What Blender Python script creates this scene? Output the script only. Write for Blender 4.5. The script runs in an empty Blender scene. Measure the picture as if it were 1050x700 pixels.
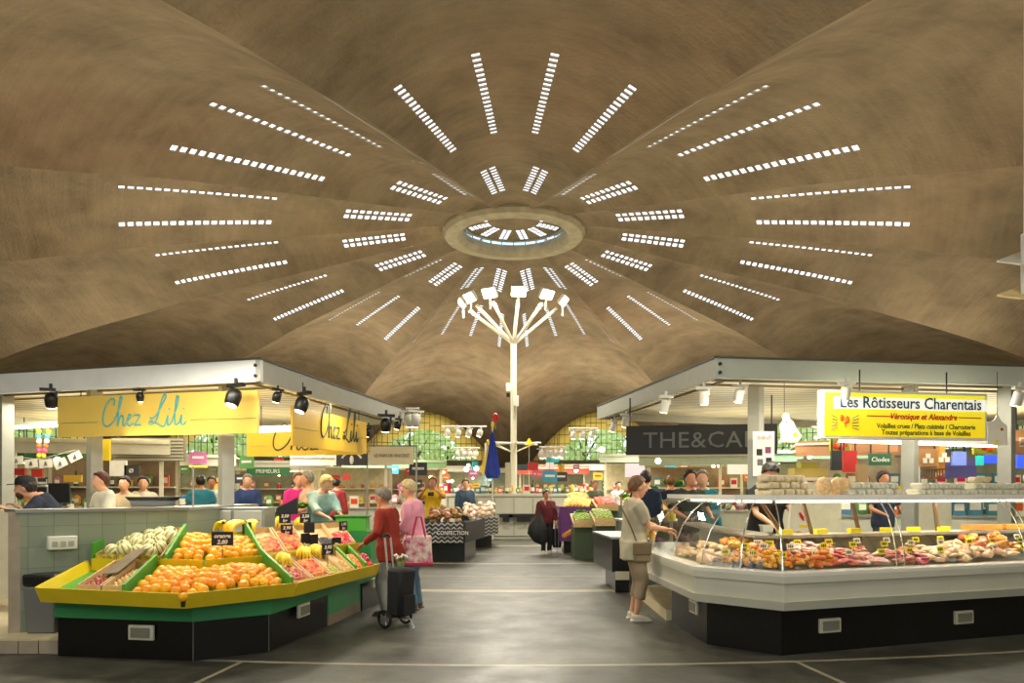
import bpy, bmesh, math, random
from mathutils import Vector, Matrix, noise
random.seed(7)
SC = bpy.context.scene
COL = SC.collection
PI = math.pi
EYE = 1.45

# ---------------------------------------------------------------- camera
cam = bpy.data.cameras.new('camera'); cam_ob = bpy.data.objects.new('camera', cam); COL.objects.link(cam_ob)
cam_ob.location = (0, 0, EYE); cam_ob.rotation_euler = (PI/2, 0, 0)
cam.sensor_width = 36; cam.lens = 750/1050*36; cam.shift_y = 155/1050
cam.clip_end = 500; cam.clip_start = 0.05
SC.camera = cam_ob

def P(px, py, d):
    """real position seen at a picture point when it stands d metres away"""
    return Vector(((px-525)*d/750, d, EYE+(505-py)*d/750))
def X(px, d): return (px-525)*d/750
def Z(py, d): return EYE+(505-py)*d/750

# ---------------------------------------------------------------- materials
MATS = {}
def srgb(r, g, b):
    f = lambda c: (c/12.92 if c <= .04045 else ((c+.055)/1.055)**2.4)
    return (f(r/255), f(g/255), f(b/255), 1)
def mat(name, rgb, rough=.6, metal=0, vary=0, scale=8, bump=0, bscale=30, rand=0, emit=0, coat=0, rgb2=None, trans=0, spec=.5, alpha=1, detail=4):
    if name in MATS: return MATS[name]
    m = bpy.data.materials.new(name); m.use_nodes = True; MATS[name] = m
    nt = m.node_tree; b = nt.nodes['Principled BSDF']; L = nt.links
    c = srgb(*rgb)
    b.inputs['Base Color'].default_value = c
    b.inputs['Roughness'].default_value = rough; b.inputs['Metallic'].default_value = metal
    b.inputs['Specular IOR Level'].default_value = spec
    b.inputs['Coat Weight'].default_value = coat
    b.inputs['Transmission Weight'].default_value = trans
    b.inputs['Alpha'].default_value = alpha
    tc = nt.nodes.new('ShaderNodeTexCoord')
    out = None
    if vary or rgb2:
        n = nt.nodes.new('ShaderNodeTexNoise'); n.inputs['Scale'].default_value = scale; n.inputs['Detail'].default_value = detail
        L.new(tc.outputs['Object'], n.inputs['Vector'])
        r = nt.nodes.new('ShaderNodeValToRGB'); L.new(n.outputs['Fac'], r.inputs['Fac'])
        r.color_ramp.elements[0].position = .32; r.color_ramp.elements[1].position = .68
        if rgb2: c2 = srgb(*rgb2); r.color_ramp.elements[0].color = c; r.color_ramp.elements[1].color = c2
        else:
            r.color_ramp.elements[0].color = tuple(x*(1-vary) for x in c[:3])+(1,)
            r.color_ramp.elements[1].color = tuple(min(1, x*(1+vary)) for x in c[:3])+(1,)
        out = r.outputs['Color']
    if rand:
        oi = nt.nodes.new('ShaderNodeObjectInfo'); hs = nt.nodes.new('ShaderNodeHueSaturation')
        mr = nt.nodes.new('ShaderNodeMapRange'); L.new(oi.outputs['Random'], mr.inputs['Value'])
        mr.inputs['To Min'].default_value = .5-rand*.16; mr.inputs['To Max'].default_value = .5+rand*.16
        mv = nt.nodes.new('ShaderNodeMath'); mv.operation = 'MULTIPLY_ADD'
        L.new(oi.outputs['Random'], mv.inputs[0]); mv.inputs[1].default_value = rand; mv.inputs[2].default_value = 1-rand/2
        L.new(mr.outputs['Result'], hs.inputs['Hue']); L.new(mv.outputs[0], hs.inputs['Value'])
        if out: L.new(out, hs.inputs['Color'])
        else: hs.inputs['Color'].default_value = c
        out = hs.outputs['Color']
    if out: L.new(out, b.inputs['Base Color'])
    if bump:
        n2 = nt.nodes.new('ShaderNodeTexNoise'); n2.inputs['Scale'].default_value = bscale; n2.inputs['Detail'].default_value = 4
        L.new(tc.outputs['Object'], n2.inputs['Vector'])
        bp = nt.nodes.new('ShaderNodeBump'); bp.inputs['Strength'].default_value = bump; bp.inputs['Distance'].default_value = .02
        L.new(n2.outputs['Fac'], bp.inputs['Height']); L.new(bp.outputs['Normal'], b.inputs['Normal'])
    if emit:
        b.inputs['Emission Color'].default_value = c; b.inputs['Emission Strength'].default_value = emit
    return m
def glow(name, rgb, s): 
    return mat(name, rgb, emit=s)
def thin_glass(name, tint=(1, 1, 1), gloss=.08, rough=0.0, fres=True):
    if name in MATS: return MATS[name]
    m = bpy.data.materials.new(name); m.use_nodes = True; MATS[name] = m
    nt = m.node_tree; nt.nodes.clear(); L = nt.links
    o = nt.nodes.new('ShaderNodeOutputMaterial'); t = nt.nodes.new('ShaderNodeBsdfTransparent'); t.inputs[0].default_value = tuple(tint)+(1,)
    g = nt.nodes.new('ShaderNodeBsdfGlossy'); g.inputs['Roughness'].default_value = rough; g.inputs[0].default_value = (1, 1, 1, 1)
    mx = nt.nodes.new('ShaderNodeMixShader')
    if fres:
        lw = nt.nodes.new('ShaderNodeLayerWeight'); lw.inputs['Blend'].default_value = .35
        mu = nt.nodes.new('ShaderNodeMath'); mu.operation = 'MULTIPLY_ADD'; mu.inputs[1].default_value = .6; mu.inputs[2].default_value = gloss*.5
        L.new(lw.outputs['Fresnel'], mu.inputs[0]); L.new(mu.outputs[0], mx.inputs[0])
    else: mx.inputs[0].default_value = gloss
    L.new(t.outputs[0], mx.inputs[1]); L.new(g.outputs[0], mx.inputs[2]); L.new(mx.outputs[0], o.inputs[0])
    return m

# ---------------------------------------------------------------- mesh builder
class MB:
    def __init__(s): s.v = []; s.f = []; s.m = []; s.cur = 0
    def add(s, vs, fs):
        k = len(s.v); s.v += [tuple(p) for p in vs]
        for f in fs: s.f.append(tuple(i+k for i in f)); s.m.append(s.cur)
        return s
    def quad(s, a, b, c, d): return s.add([a, b, c, d], [(0, 1, 2, 3)])
    def hexa(s, lo, hi):
        n = len(lo); fs = [tuple(range(n))[::-1], tuple(range(n, 2*n))]
        for i in range(n): j = (i+1) % n; fs.append((i, j, n+j, n+i))
        return s.add(list(lo)+list(hi), fs)
    def box(s, c, d, rz=0, rx=0, ry=0, taper=1):
        R = Matrix.Rotation(rz, 3, 'Z') @ Matrix.Rotation(ry, 3, 'Y') @ Matrix.Rotation(rx, 3, 'X'); c = Vector(c)
        x, y, z = d[0]/2, d[1]/2, d[2]/2
        lo = [c+R@Vector(p) for p in ((-x, -y, -z), (x, -y, -z), (x, y, -z), (-x, y, -z))]
        t = taper
        hi = [c+R@Vector(p) for p in ((-x*t, -y*t, z), (x*t, -y*t, z), (x*t, y*t, z), (-x*t, y*t, z))]
        return s.hexa(lo, hi)
    def prism(s, poly, z0, z1):
        a = sum(poly[i][0]*poly[(i+1) % len(poly)][1]-poly[(i+1) % len(poly)][0]*poly[i][1] for i in range(len(poly)))
        if a < 0: poly = poly[::-1]
        return s.hexa([(p[0], p[1], z0) for p in poly], [(p[0], p[1], z1) for p in poly])
    def slab(s, a, b, t, z0, z1, z0b=None, z1b=None):
        """upright board from plan point a to b, t thick to the left of a>b"""
        a = Vector(a[:2]); b = Vector(b[:2]); n = (b-a).normalized(); n = Vector((-n.y, n.x))*t
        z0b = z0 if z0b is None else z0b; z1b = z1 if z1b is None else z1b
        lo = [(a.x, a.y, z0), (b.x, b.y, z0b), (b.x+n.x, b.y+n.y, z0b), (a.x+n.x, a.y+n.y, z0)]
        hi = [(a.x, a.y, z1), (b.x, b.y, z1b), (b.x+n.x, b.y+n.y, z1b), (a.x+n.x, a.y+n.y, z1)]
        return s.hexa(lo, hi)
    def tube(s, pts, r, n=8, cap=True, flat=1):
        pts = [Vector(p) for p in pts]; rs = r if isinstance(r, (list, tuple)) else [r]*len(pts)
        rings = []; up = None
        for i, p in enumerate(pts):
            t = (pts[min(i+1, len(pts)-1)]-pts[max(i-1, 0)])
            t = t.normalized() if t.length > 1e-9 else Vector((0, 0, 1))
            if up is None: up = Vector((0, 0, 1)) if abs(t.z) < .9 else Vector((0, 1, 0))
            x = t.cross(up)
            x = x.normalized() if x.length > 1e-6 else Vector((1, 0, 0))
            up = x.cross(t).normalized()
            rings.append([p+(x*math.cos(2*PI*k/n)+up*flat*math.sin(2*PI*k/n))*rs[i] for k in range(n)])
        return s.loft(rings, cap)
    def loft(s, rings, cap=True, closed=True):
        n = len(rings[0]); vs = [q for r in rings for q in r]; fs = []
        for i in range(len(rings)-1):
            for k in range(n if closed else n-1):
                j = (k+1) % n; fs.append((i*n+k, i*n+j, (i+1)*n+j, (i+1)*n+k))
        if cap: fs.append(tuple(range(n))[::-1]); fs.append(tuple(range((len(rings)-1)*n, len(rings)*n)))
        return s.add(vs, fs)
    def cyl(s, a, b, r, n=12, r2=None): return s.tube([a, b], [r, r if r2 is None else r2], n)
    def ball(s, c, r, n=12, m=8, rot=None):
        r = (r, r, r) if not isinstance(r, (tuple, list)) else r; c = Vector(c); vs = []; fs = []
        for i in range(1, m):
            for k in range(n):
                a = PI*i/m; b = 2*PI*k/n
                v = Vector((r[0]*math.sin(a)*math.cos(b), r[1]*math.sin(a)*math.sin(b), r[2]*math.cos(a)))
                vs.append(c+(rot@v if rot else v))
        t = Vector((0, 0, r[2])); vs += [c+(rot@t if rot else t), c-(rot@t if rot else t)]
        for i in range(m-2):
            for k in range(n): j = (k+1) % n; fs.append((i*n+k, (i+1)*n+k, (i+1)*n+j, i*n+j))
        T = len(vs)-2
        for k in range(n): j = (k+1) % n; fs.append((T, k, j)); fs.append((T+1, (m-2)*n+j, (m-2)*n+k))
        return s.add(vs, fs)
    def lathe(s, c, prof, n=16):
        c = Vector(c); return s.loft([[c+Vector((r*math.cos(2*PI*k/n), r*math.sin(2*PI*k/n), z)) for k in range(n)] for r, z in prof])
    def torus(s, c, R, r, n=20, m=6, axis='Z', a0=0, a1=2*PI):
        c = Vector(c); rot = {'Z': Matrix.Identity(3), 'X': Matrix.Rotation(PI/2, 3, 'Y'), 'Y': Matrix.Rotation(PI/2, 3, 'X')}[axis]
        full = abs(a1-a0-2*PI) < 1e-6; rings = []
        for i in range(n if full else n+1):
            a = a0+(a1-a0)*i/n
            rings.append([c+rot@Vector(((R+r*math.cos(2*PI*k/m))*math.cos(a), (R+r*math.cos(2*PI*k/m))*math.sin(a), r*math.sin(2*PI*k/m))) for k in range(m)])
        if full: rings.append(rings[0]); return s.loft(rings, False)
        return s.loft(rings)

def tag(o, label=None, cat=None, group=None, kind=None):
    if label: o['label'] = label
    if cat: o['category'] = cat
    if group: o['group'] = group
    if kind: o['kind'] = kind
    return o
def to_mesh(name, mb, mats, off=(0, 0, 0), smooth=False):
    me = bpy.data.meshes.new(name); ox, oy, oz = off
    me.from_pydata([(x-ox, y-oy, z-oz) for x, y, z in mb.v], [], mb.f)
    if not isinstance(mats, (list, tuple)): mats = [mats]
    for m in mats: me.materials.append(m)
    if len(mats) > 1: me.polygons.foreach_set('material_index', mb.m)
    if smooth:
        me.polygons.foreach_set('use_smooth', [True]*len(me.polygons))
        if smooth != 'all': me.set_sharp_from_angle(angle=math.radians(40))
    me.update(); return me
WL = {}
def wloc(o):
    return WL.get(o.name, Vector((0, 0, 0)))
def obj(name, mb, mats, parent=None, smooth=True, label=None, bevel=0, loc=None):
    """mesh given in world coordinates; the object's origin goes to its own base centre"""
    if loc is None:
        if mb.v:
            xs = [v[0] for v in mb.v]; ys = [v[1] for v in mb.v]; zs = [v[2] for v in mb.v]
            loc = Vector(((min(xs)+max(xs))/2, (min(ys)+max(ys))/2, min(zs)))
        else: loc = Vector((0, 0, 0))
    loc = Vector(loc)
    me = to_mesh(name, mb, mats, loc, smooth)
    o = bpy.data.objects.new(name, me); COL.objects.link(o); WL[o.name] = loc
    if parent: o.parent = parent; o.location = loc-wloc(parent)
    else: o.location = loc
    if label: o['label'] = label
    if bevel:
        b = o.modifiers.new('bevel', 'BEVEL'); b.width = bevel; b.segments = 2; b.limit_method = 'ANGLE'
    return o
def thing(name, label, cat, loc=(0, 0, 0), group=None):
    o = bpy.data.objects.new(name, None); COL.objects.link(o); o.location = loc; WL[o.name] = Vector(loc); o.empty_display_size = .1
    return tag(o, label, cat, group)
def single(name, mb, mats, label, cat, group=None, **k):
    return tag(obj(name, mb, mats, **k), label, cat, group)
def struct(name, mb, mats, **k):
    return tag(obj(name, mb, mats, **k), kind='structure')
def dup(root, loc=None, rz=None, label=None, group=None, rot=None, scale=None):
    r = root.copy(); COL.objects.link(r)
    if loc is not None: r.location = loc
    if rz is not None: r.rotation_euler = (root.rotation_euler.x, root.rotation_euler.y, rz)
    if rot is not None: r.rotation_euler = rot
    if scale is not None: r.scale = (scale,)*3 if not isinstance(scale, (tuple, list)) else scale
    if label: r['label'] = label
    if group: r['group'] = group
    for ch in list(root.children):
        c = ch.copy(); COL.objects.link(c); c.parent = r; c.matrix_parent_inverse = ch.matrix_parent_inverse.copy()
        for g in ch.children:
            d = g.copy(); COL.objects.link(d); d.parent = c
    return r
def remove(root):
    for ch in list(root.children):
        for g in list(ch.children): bpy.data.objects.remove(g)
        bpy.data.objects.remove(ch)
    bpy.data.objects.remove(root)
class Proto:
    """first placement moves the original, later ones copy it"""
    def __init__(s, root): s.root = root; s.used = False; s.base = dict((k, root.get(k)) for k in ('label', 'group'))
    def put(s, loc, rot=(0, 0, 0), label=None, group=None, scale=1):
        sc = (scale,)*3 if not isinstance(scale, (tuple, list)) else scale
        if not s.used:
            s.used = True; o = s.root; o.location = loc; o.rotation_euler = rot; o.scale = sc
            if label: o['label'] = label
            if group: o['group'] = group
            return o
        o = dup(s.root, loc, rot=rot, label=label, group=group, scale=sc)
        return o
    def done(s):
        if not s.used: remove(s.root)
def area(loc, size, power, color=(1, .85, .62), rot=(0, 0, 0), size_y=None, spread=PI):
    l = bpy.data.lights.new('lamp', 'AREA'); l.energy = power; l.color = color; l.size = size; l.spread = spread
    if size_y: l.shape = 'RECTANGLE'; l.size_y = size_y
    o = bpy.data.objects.new('area_light', l); COL.objects.link(o); o.location = loc; o.rotation_euler = rot; return o
def spot(loc, target, power, color=(1, .85, .62), ang=60, blend=.6, r=.05):
    l = bpy.data.lights.new('spot', 'SPOT'); l.energy = power; l.color = color; l.spot_size = math.radians(ang); l.spot_blend = blend; l.shadow_soft_size = r
    o = bpy.data.objects.new('spot_light', l); COL.objects.link(o); o.location = loc
    o.rotation_euler = (Vector(target)-Vector(loc)).to_track_quat('-Z', 'Y').to_euler(); return o
def text(body, size, origin, xdir, m, parent, name='lettering', depth=.004, shear=0, spacing=1, squash=1, align='CENTER', offset=0, up=(0, 0, 1)):
    """raised letters on an upright board: origin = middle of the baseline"""
    c = bpy.data.curves.new(name, 'FONT'); c.body = body; c.size = size; c.extrude = depth/2; c.align_x = align
    c.shear = shear; c.space_character = spacing; c.offset = offset; c.resolution_u = 2
    t = bpy.data.objects.new(name+'_tmp', c); COL.objects.link(t)
    bpy.context.view_layer.update()
    me = bpy.data.meshes.new_from_object(t.evaluated_get(bpy.context.evaluated_depsgraph_get()))
    bpy.data.objects.remove(t)
    x = Vector(xdir).normalized(); u = Vector(up); n = x.cross(u); o = Vector(origin)
    vs = [o+x*v.co.x*squash+u*v.co.y+n*(v.co.z+depth/2) for v in me.vertices]
    mb = MB(); mb.add(vs, [tuple(p.vertices) for p in me.polygons])
    bpy.data.meshes.remove(me)
    return obj(name, mb, m, parent, smooth=False)
# ================================================================ the vaulted hall
CY = 25.9; CX = 0.06; NL = 13; DL = 2*PI/NL; HALF = DL/2; RIM = 26.2
def interp(tab, x):
    if x <= tab[0][0]: return tab[0][1]
    if x >= tab[-1][0]: return tab[-1][1]
    for i in range(len(tab)-1):
        if x <= tab[i+1][0]:
            x0, y0 = tab[i]; x1, y1 = tab[i+1]
            def slope(k):
                if k <= 0 or k >= len(tab)-1:
                    a = max(0, min(k, len(tab)-2)); return (tab[a+1][1]-tab[a][1])/(tab[a+1][0]-tab[a][0])
                return (tab[k+1][1]-tab[k-1][1])/(tab[k+1][0]-tab[k-1][0])
            h = x1-x0; t = (x-x0)/h; m0 = slope(i)*h; m1 = slope(i+1)*h
            return (2*t**3-3*t*t+1)*y0+(t**3-2*t*t+t)*m0+(-2*t**3+3*t*t)*y1+(t**3-t*t)*m1
HC = [(0, 9.05), (2.3, 9.25), (3.9, 9.12), (6.1, 8.93), (8.3, 8.72), (12.4, 8.2), (16, 7.6), (20, 6.9), (26.2, 5.5)]
HV = [(0, 9.0), (2.3, 9.12), (3.9, 8.85), (6, 8.42), (12, 7.25), (14.15, 6.72), (16, 6.3), (19.5, 5.34), (22, 4.3), (24, 2.6), (26.2, -.75)]
def shell_z(r, u):
    c = interp(HC, r); v = interp(HV, r)
    return EYE+c-(c-v)*u*u
def pol(r, th, z):      # th = 0 towards the camera, growing to the left
    return (CX-r*math.sin(th), CY-r*math.cos(th), z)

def concrete():
    m = bpy.data.materials.new('board_marked_concrete'); m.use_nodes = True; nt = m.node_tree; L = nt.links; b = nt.nodes['Principled BSDF']
    b.inputs['Roughness'].default_value = .85; b.inputs['Specular IOR Level'].default_value = .2
    tc = nt.nodes.new('ShaderNodeTexCoord')
    def noise_(s, d=5, dist=0, vec=None, rough=.5):
        n = nt.nodes.new('ShaderNodeTexNoise'); n.inputs['Scale'].default_value = s; n.inputs['Detail'].default_value = d; n.inputs['Distortion'].default_value = dist; n.inputs['Roughness'].default_value = rough
        L.new(vec or tc.outputs['Object'], n.inputs['Vector']); return n.outputs['Fac']
    def ramp(f, p0, c0, p1, c1):
        r = nt.nodes.new('ShaderNodeValToRGB'); r.color_ramp.elements[0].position = p0; r.color_ramp.elements[1].position = p1
        r.color_ramp.elements[0].color = c0; r.color_ramp.elements[1].color = c1; L.new(f, r.inputs['Fac']); return r.outputs['Color']
    def mixc(f, a, bb, mode='MIX'):
        x = nt.nodes.new('ShaderNodeMix'); x.data_type = 'RGBA'; x.blend_type = mode
        if isinstance(f, float): x.inputs[0].default_value = f
        else: L.new(f, x.inputs[0])
        for k, v in ((6, a), (7, bb)):
            if isinstance(v, tuple): x.inputs[k].default_value = v
            else: L.new(v, x.inputs[k])
        return x.outputs[2]
    base = ramp(noise_(.28, 7, .2), .3, srgb(112, 98, 78), .7, srgb(148, 132, 106))
    red = mixc(ramp(noise_(.16, 4, .3), .5, (0, 0, 0, 1), .72, (.55, .55, .55, 1)), base, srgb(150, 112, 82))
    # polar coordinates for the shuttering boards laid ring by ring
    sx = nt.nodes.new('ShaderNodeSeparateXYZ'); L.new(tc.outputs['Object'], sx.inputs[0])
    ln = nt.nodes.new('ShaderNodeCombineXYZ'); L.new(sx.outputs[0], ln.inputs[0]); L.new(sx.outputs[1], ln.inputs[1])
    vl = nt.nodes.new('ShaderNodeVectorMath'); vl.operation = 'LENGTH'; L.new(ln.outputs[0], vl.inputs[0])
    at = nt.nodes.new('ShaderNodeMath'); at.operation = 'ARCTAN2'; L.new(sx.outputs[1], at.inputs[0]); L.new(sx.outputs[0], at.inputs[1])
    cv = nt.nodes.new('ShaderNodeCombineXYZ'); 
    m1 = nt.nodes.new('ShaderNodeMath'); m1.operation = 'MULTIPLY'; m1.inputs[1].default_value = 6; L.new(vl.outputs['Value'], m1.inputs[0])
    m2 = nt.nodes.new('ShaderNodeMath'); m2.operation = 'MULTIPLY'; m2.inputs[1].default_value = 5; L.new(at.outputs[0], m2.inputs[0])
    L.new(m1.outputs[0], cv.inputs[0]); L.new(m2.outputs[0], cv.inputs[1])
    bands = noise_(1.0, 3, 0, cv.outputs[0])
    stain = noise_(.9, 7, .25, None, .62)
    c = mixc(.22, red, ramp(bands, .3, srgb(108, 95, 75), .7, srgb(168, 152, 122)), 'MIX')
    c = mixc(.42, c, ramp(stain, .3, srgb(84, 70, 52), .72, srgb(168, 150, 120)), 'MIX')
    L.new(c, b.inputs['Base Color'])
    bp = nt.nodes.new('ShaderNodeBump'); bp.inputs['Strength'].default_value = .55; bp.inputs['Distance'].default_value = .06
    ad = nt.nodes.new('ShaderNodeMath'); ad.operation = 'ADD'; L.new(bands, ad.inputs[0]); L.new(noise_(14, 4), ad.inputs[1])
    L.new(ad.outputs[0], bp.inputs['Height']); L.new(bp.outputs['Normal'], b.inputs['Normal'])
    return m
CONC = concrete()
CREC = mat('recess_concrete', (150, 135, 110), .8)
BLOCK = thin_glass('skylight_glass', (.98, .99, 1), .02, fres=False)

def strips_band(strips, r_rows, open_rows, r_cols_extra=4):
    """columns of the grid for one lobe: strips = [(angle, [(off0, off1), ...])] ; returns function r -> angles and the open column flags"""
    nodes = [(-HALF, 0, False)]
    for a, cells in strips:
        for o0, o1 in cells:
            nodes.append((a, o0, True)); nodes.append((a, o1, False))
    nodes.append((HALF, 0, False))
    return nodes
dg_ = math.radians
def band(mb, lobes, nodes, rows, open_rows, extra, depth, wins):
    for li in range(lobes):
        t0 = li*DL
        cols_cache = {}
        def cols(r):
            cs = []
            for i in range(len(nodes)-1):
                a0 = nodes[i][0]+nodes[i][1]/r; a1 = nodes[i+1][0]+nodes[i+1][1]/r
                k = 1 if nodes[i][2] else extra
                for j in range(k): cs.append(a0+(a1-a0)*j/k)
            cs.append(HALF); return cs
        flags = []
        for i in range(len(nodes)-1):
            k = 1 if nodes[i][2] else extra
            flags += [i if nodes[i][2] else None]*k
        grid = []
        for r in rows:
            grid.append([Vector(pol(r, t0+a, shell_z(r, a/HALF))) for a in cols(r)])
        base = len(mb.v); nc = len(grid[0])
        for row in grid: mb.v += [tuple(p) for p in row]
        for i in range(len(rows)-1):
            for j in range(nc-1):
                a, b_, c, d = base+i*nc+j, base+i*nc+j+1, base+(i+1)*nc+j+1, base+(i+1)*nc+j
                if flags[j] is not None and i in open_rows:
                    lo = [grid[i][j], grid[i][j+1], grid[i+1][j+1], grid[i+1][j]]
                    up = [p+Vector((0, 0, depth)) for p in lo]
                    mb.cur = 1
                    for k in range(4): mb.add([lo[k], up[k], up[(k+1) % 4], lo[(k+1) % 4]], [(0, 1, 2, 3)])
                    mb.cur = 0
                    wins.setdefault((li, flags[j]//2 if depth < 1 else 0), []).append(up)
                else:
                    mb.f.append((a, b_, c, d)); mb.m.append(0)
EXT = random.Random(3)
def make_shell():
    mb = MB(); wins_o = {}; wins_i = {}
    # outer ring of single rows of glass blocks
    w = .08
    strips = [(dg_(a), [(-w, w)]) for a in (-10.4, -3.46, 3.46, 10.4)]
    rows = [7.2, 7.7]; openr = set(); r = 8.2
    for k in range(19):
        rows.append(r); openr.add(len(rows)-1); rows.append(r+.15); r += .222
    rows += [12.8, 13.5, 14.3, 15.2, 16.2, 17.2, 18.2, 19.2, 20.2, 21.2, 22.0, 22.7, 23.4, 24, 24.6, 25.1, 25.6, 26.2]
    band(mb, NL, strips_band(strips, 0, 0), rows, openr, 6, .035, wins_o)
    # inner ring of double rows
    a_, b_ = .035, .205
    strips = [(dg_(a), [(-b_, -a_), (a_, b_)]) for a in (-6.92, 6.92)]
    rows = [2.3, 2.6, 3.0, 3.4]; openr = set(); r = 3.85
    for k in range(10):
        rows.append(r); openr.add(len(rows)-1); rows.append(r+.155); r += .225
    rows += [6.5, 7.2]
    band(mb, NL, strips_band(strips, 0, 0), rows, openr, 5, .03, wins_i)
    K_ = 260; ring_ = [[Vector(pol(r_, 2*PI*i/K_, shell_z(r_, (((2*PI*i/K_+HALF) % DL)-HALF)/HALF)+.05)) for i in range(K_)] for r_ in (7.0, 7.2, 7.4)]; mb.loft(ring_, False)  # added backing ring, blocks sky light leaking through the band seam
    me_ob = struct('ceiling', mb, [CONC, CREC], loc=(CX, CY, 0), smooth='all')
    me_ob.data.set_sharp_from_angle(angle=math.radians(22))
    n = 0
    # one window object per strip
    for li in range(NL):
        for key in range(4):
            q = wins_o.get((li, key)) 
        ks = sorted(set(k for (l, k) in wins_o if l == li))
        for k in ks:
            mbw = MB()
            for up in wins_o[(li, k)]: mbw.quad(*up)
            n += 1; struct(f'window_{n}', mbw, BLOCK, smooth=False)
        ks = sorted(set(k for (l, k) in wins_i if l == li))
        for s_ in (ks[:2], ks[2:]):
            mbw = MB()
            for k in s_:
                for up in wins_i[(li, k)]: mbw.quad(*up)
            if mbw.v: n += 1; struct(f'window_{n}', mbw, BLOCK, smooth=False)
    return n
NWIN = make_shell()

# oculus: concrete ring, glazed drum and raised cap with its own glass blocks
zo = EYE+9.16
mb = MB()
prof = [(1.82, zo+.02), (1.86, zo-.1), (2.0, zo-.2), (2.42, zo-.16), (2.52, zo-.02), (2.5, zo+.17), (1.84, zo+.17)]
n = 96; c0 = Vector((CX, CY, 0))
rings = [[c0+Vector((r*math.cos(2*PI*k/n), r*math.sin(2*PI*k/n), z)) for k in range(n)] for r, z in prof]; rings.append(rings[0])
mb.loft(rings, False)
struct('trim_1', mb, mat('oculus_ring_concrete', (168, 158, 132), .8, vary=.15, scale=3, bump=.3))
mb = MB()
for i in range(26):
    a = i*PI/13; mb.box((CX+1.84*math.sin(a), CY-1.84*math.cos(a), zo+.27), (.04, .04, .2), a)
mb.torus((CX, CY, zo+.36), 1.84, .04, 52, 6); mb.torus((CX, CY, zo+.2), 1.84, .03, 52, 6)
wf = struct('window_%d' % (NWIN+1), mb, mat('drum_frame', (150, 165, 165), .5))
mb = MB(); rings = [[Vector((CX+1.83*math.cos(2*PI*k/52), CY+1.83*math.sin(2*PI*k/52), z)) for k in range(52)] for z in (zo+.17, zo+.36)]
mb.loft(rings, False)
obj('glass_pane', mb, thin_glass('drum_glass', (.62, .8, .84), .1), wf)
# cap
mb = MB(); wins = {}
def capz(r): return zo+.36+.12*(1-(r/1.9)**2)
rowsr = [.0001, .3, .6, .93]; opn = set()
for k in range(5): opn.add(len(rowsr)-1); rowsr.append(.93+.16*k+.115); rowsr.append(.93+.16*(k+1))
rowsr = rowsr[:-1]+[1.95]
for li in range(NL):
    t0 = li*DL
    def cs(r):
        q = max(r, .3)
        return [-HALF, -.15/q*1.0, -.025/q, .025/q, .15/q, HALF] if r > .5 else [-HALF+DL*i/5 for i in range(6)]
    G = [[Vector(pol(r, t0+a, capz(r))) for a in cs(r)] for r in rowsr]
    for i in range(len(rowsr)-1):
        for j in range(5):
            q = [G[i][j], G[i][j+1], G[i+1][j+1], G[i+1][j]]
            if i in opn and j in (1, 3): wins.setdefault(li, []).append([p+Vector((0, 0, .02)) for p in q])
            else: mb.quad(*q)
struct('trim_2', mb, CONC, loc=(CX, CY, 0))
for li in wins:
    mbw = MB()
    for q in wins[li]: mbw.quad(*q)
    struct(f'window_{NWIN+2+li}', mbw, BLOCK, smooth=False)
NWIN += 2+NL

# ---------------------------------------------------------------- arched facade windows
FR = 25.7
FRAME = mat('window_frame_steel', (70, 68, 55), .5, .3)
AMBER = bpy.data.materials.new('amber_panel'); AMBER.use_nodes = True
nt = AMBER.node_tree; nt.nodes.clear(); o_ = nt.nodes.new('ShaderNodeOutputMaterial'); tl = nt.nodes.new('ShaderNodeBsdfTranslucent'); df = nt.nodes.new('ShaderNodeBsdfDiffuse'); mx = nt.nodes.new('ShaderNodeMixShader')
tl.inputs[0].default_value = srgb(255, 208, 112); df.inputs[0].default_value = srgb(205, 170, 100); mx.inputs[0].default_value = .8
nt.links.new(tl.outputs[0], mx.inputs[2]); nt.links.new(df.outputs[0], mx.inputs[1]); nt.links.new(mx.outputs[0], o_.inputs[0])
WGLASS = thin_glass('facade_glass', (.96, 1, .96), .06)
BEAM = mat('facade_beam', (150, 148, 128), .7, vary=.1)
WALLM = mat('perimeter_wall', (196, 190, 165), .8, vary=.08, scale=2)
ZB = 3.72
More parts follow.
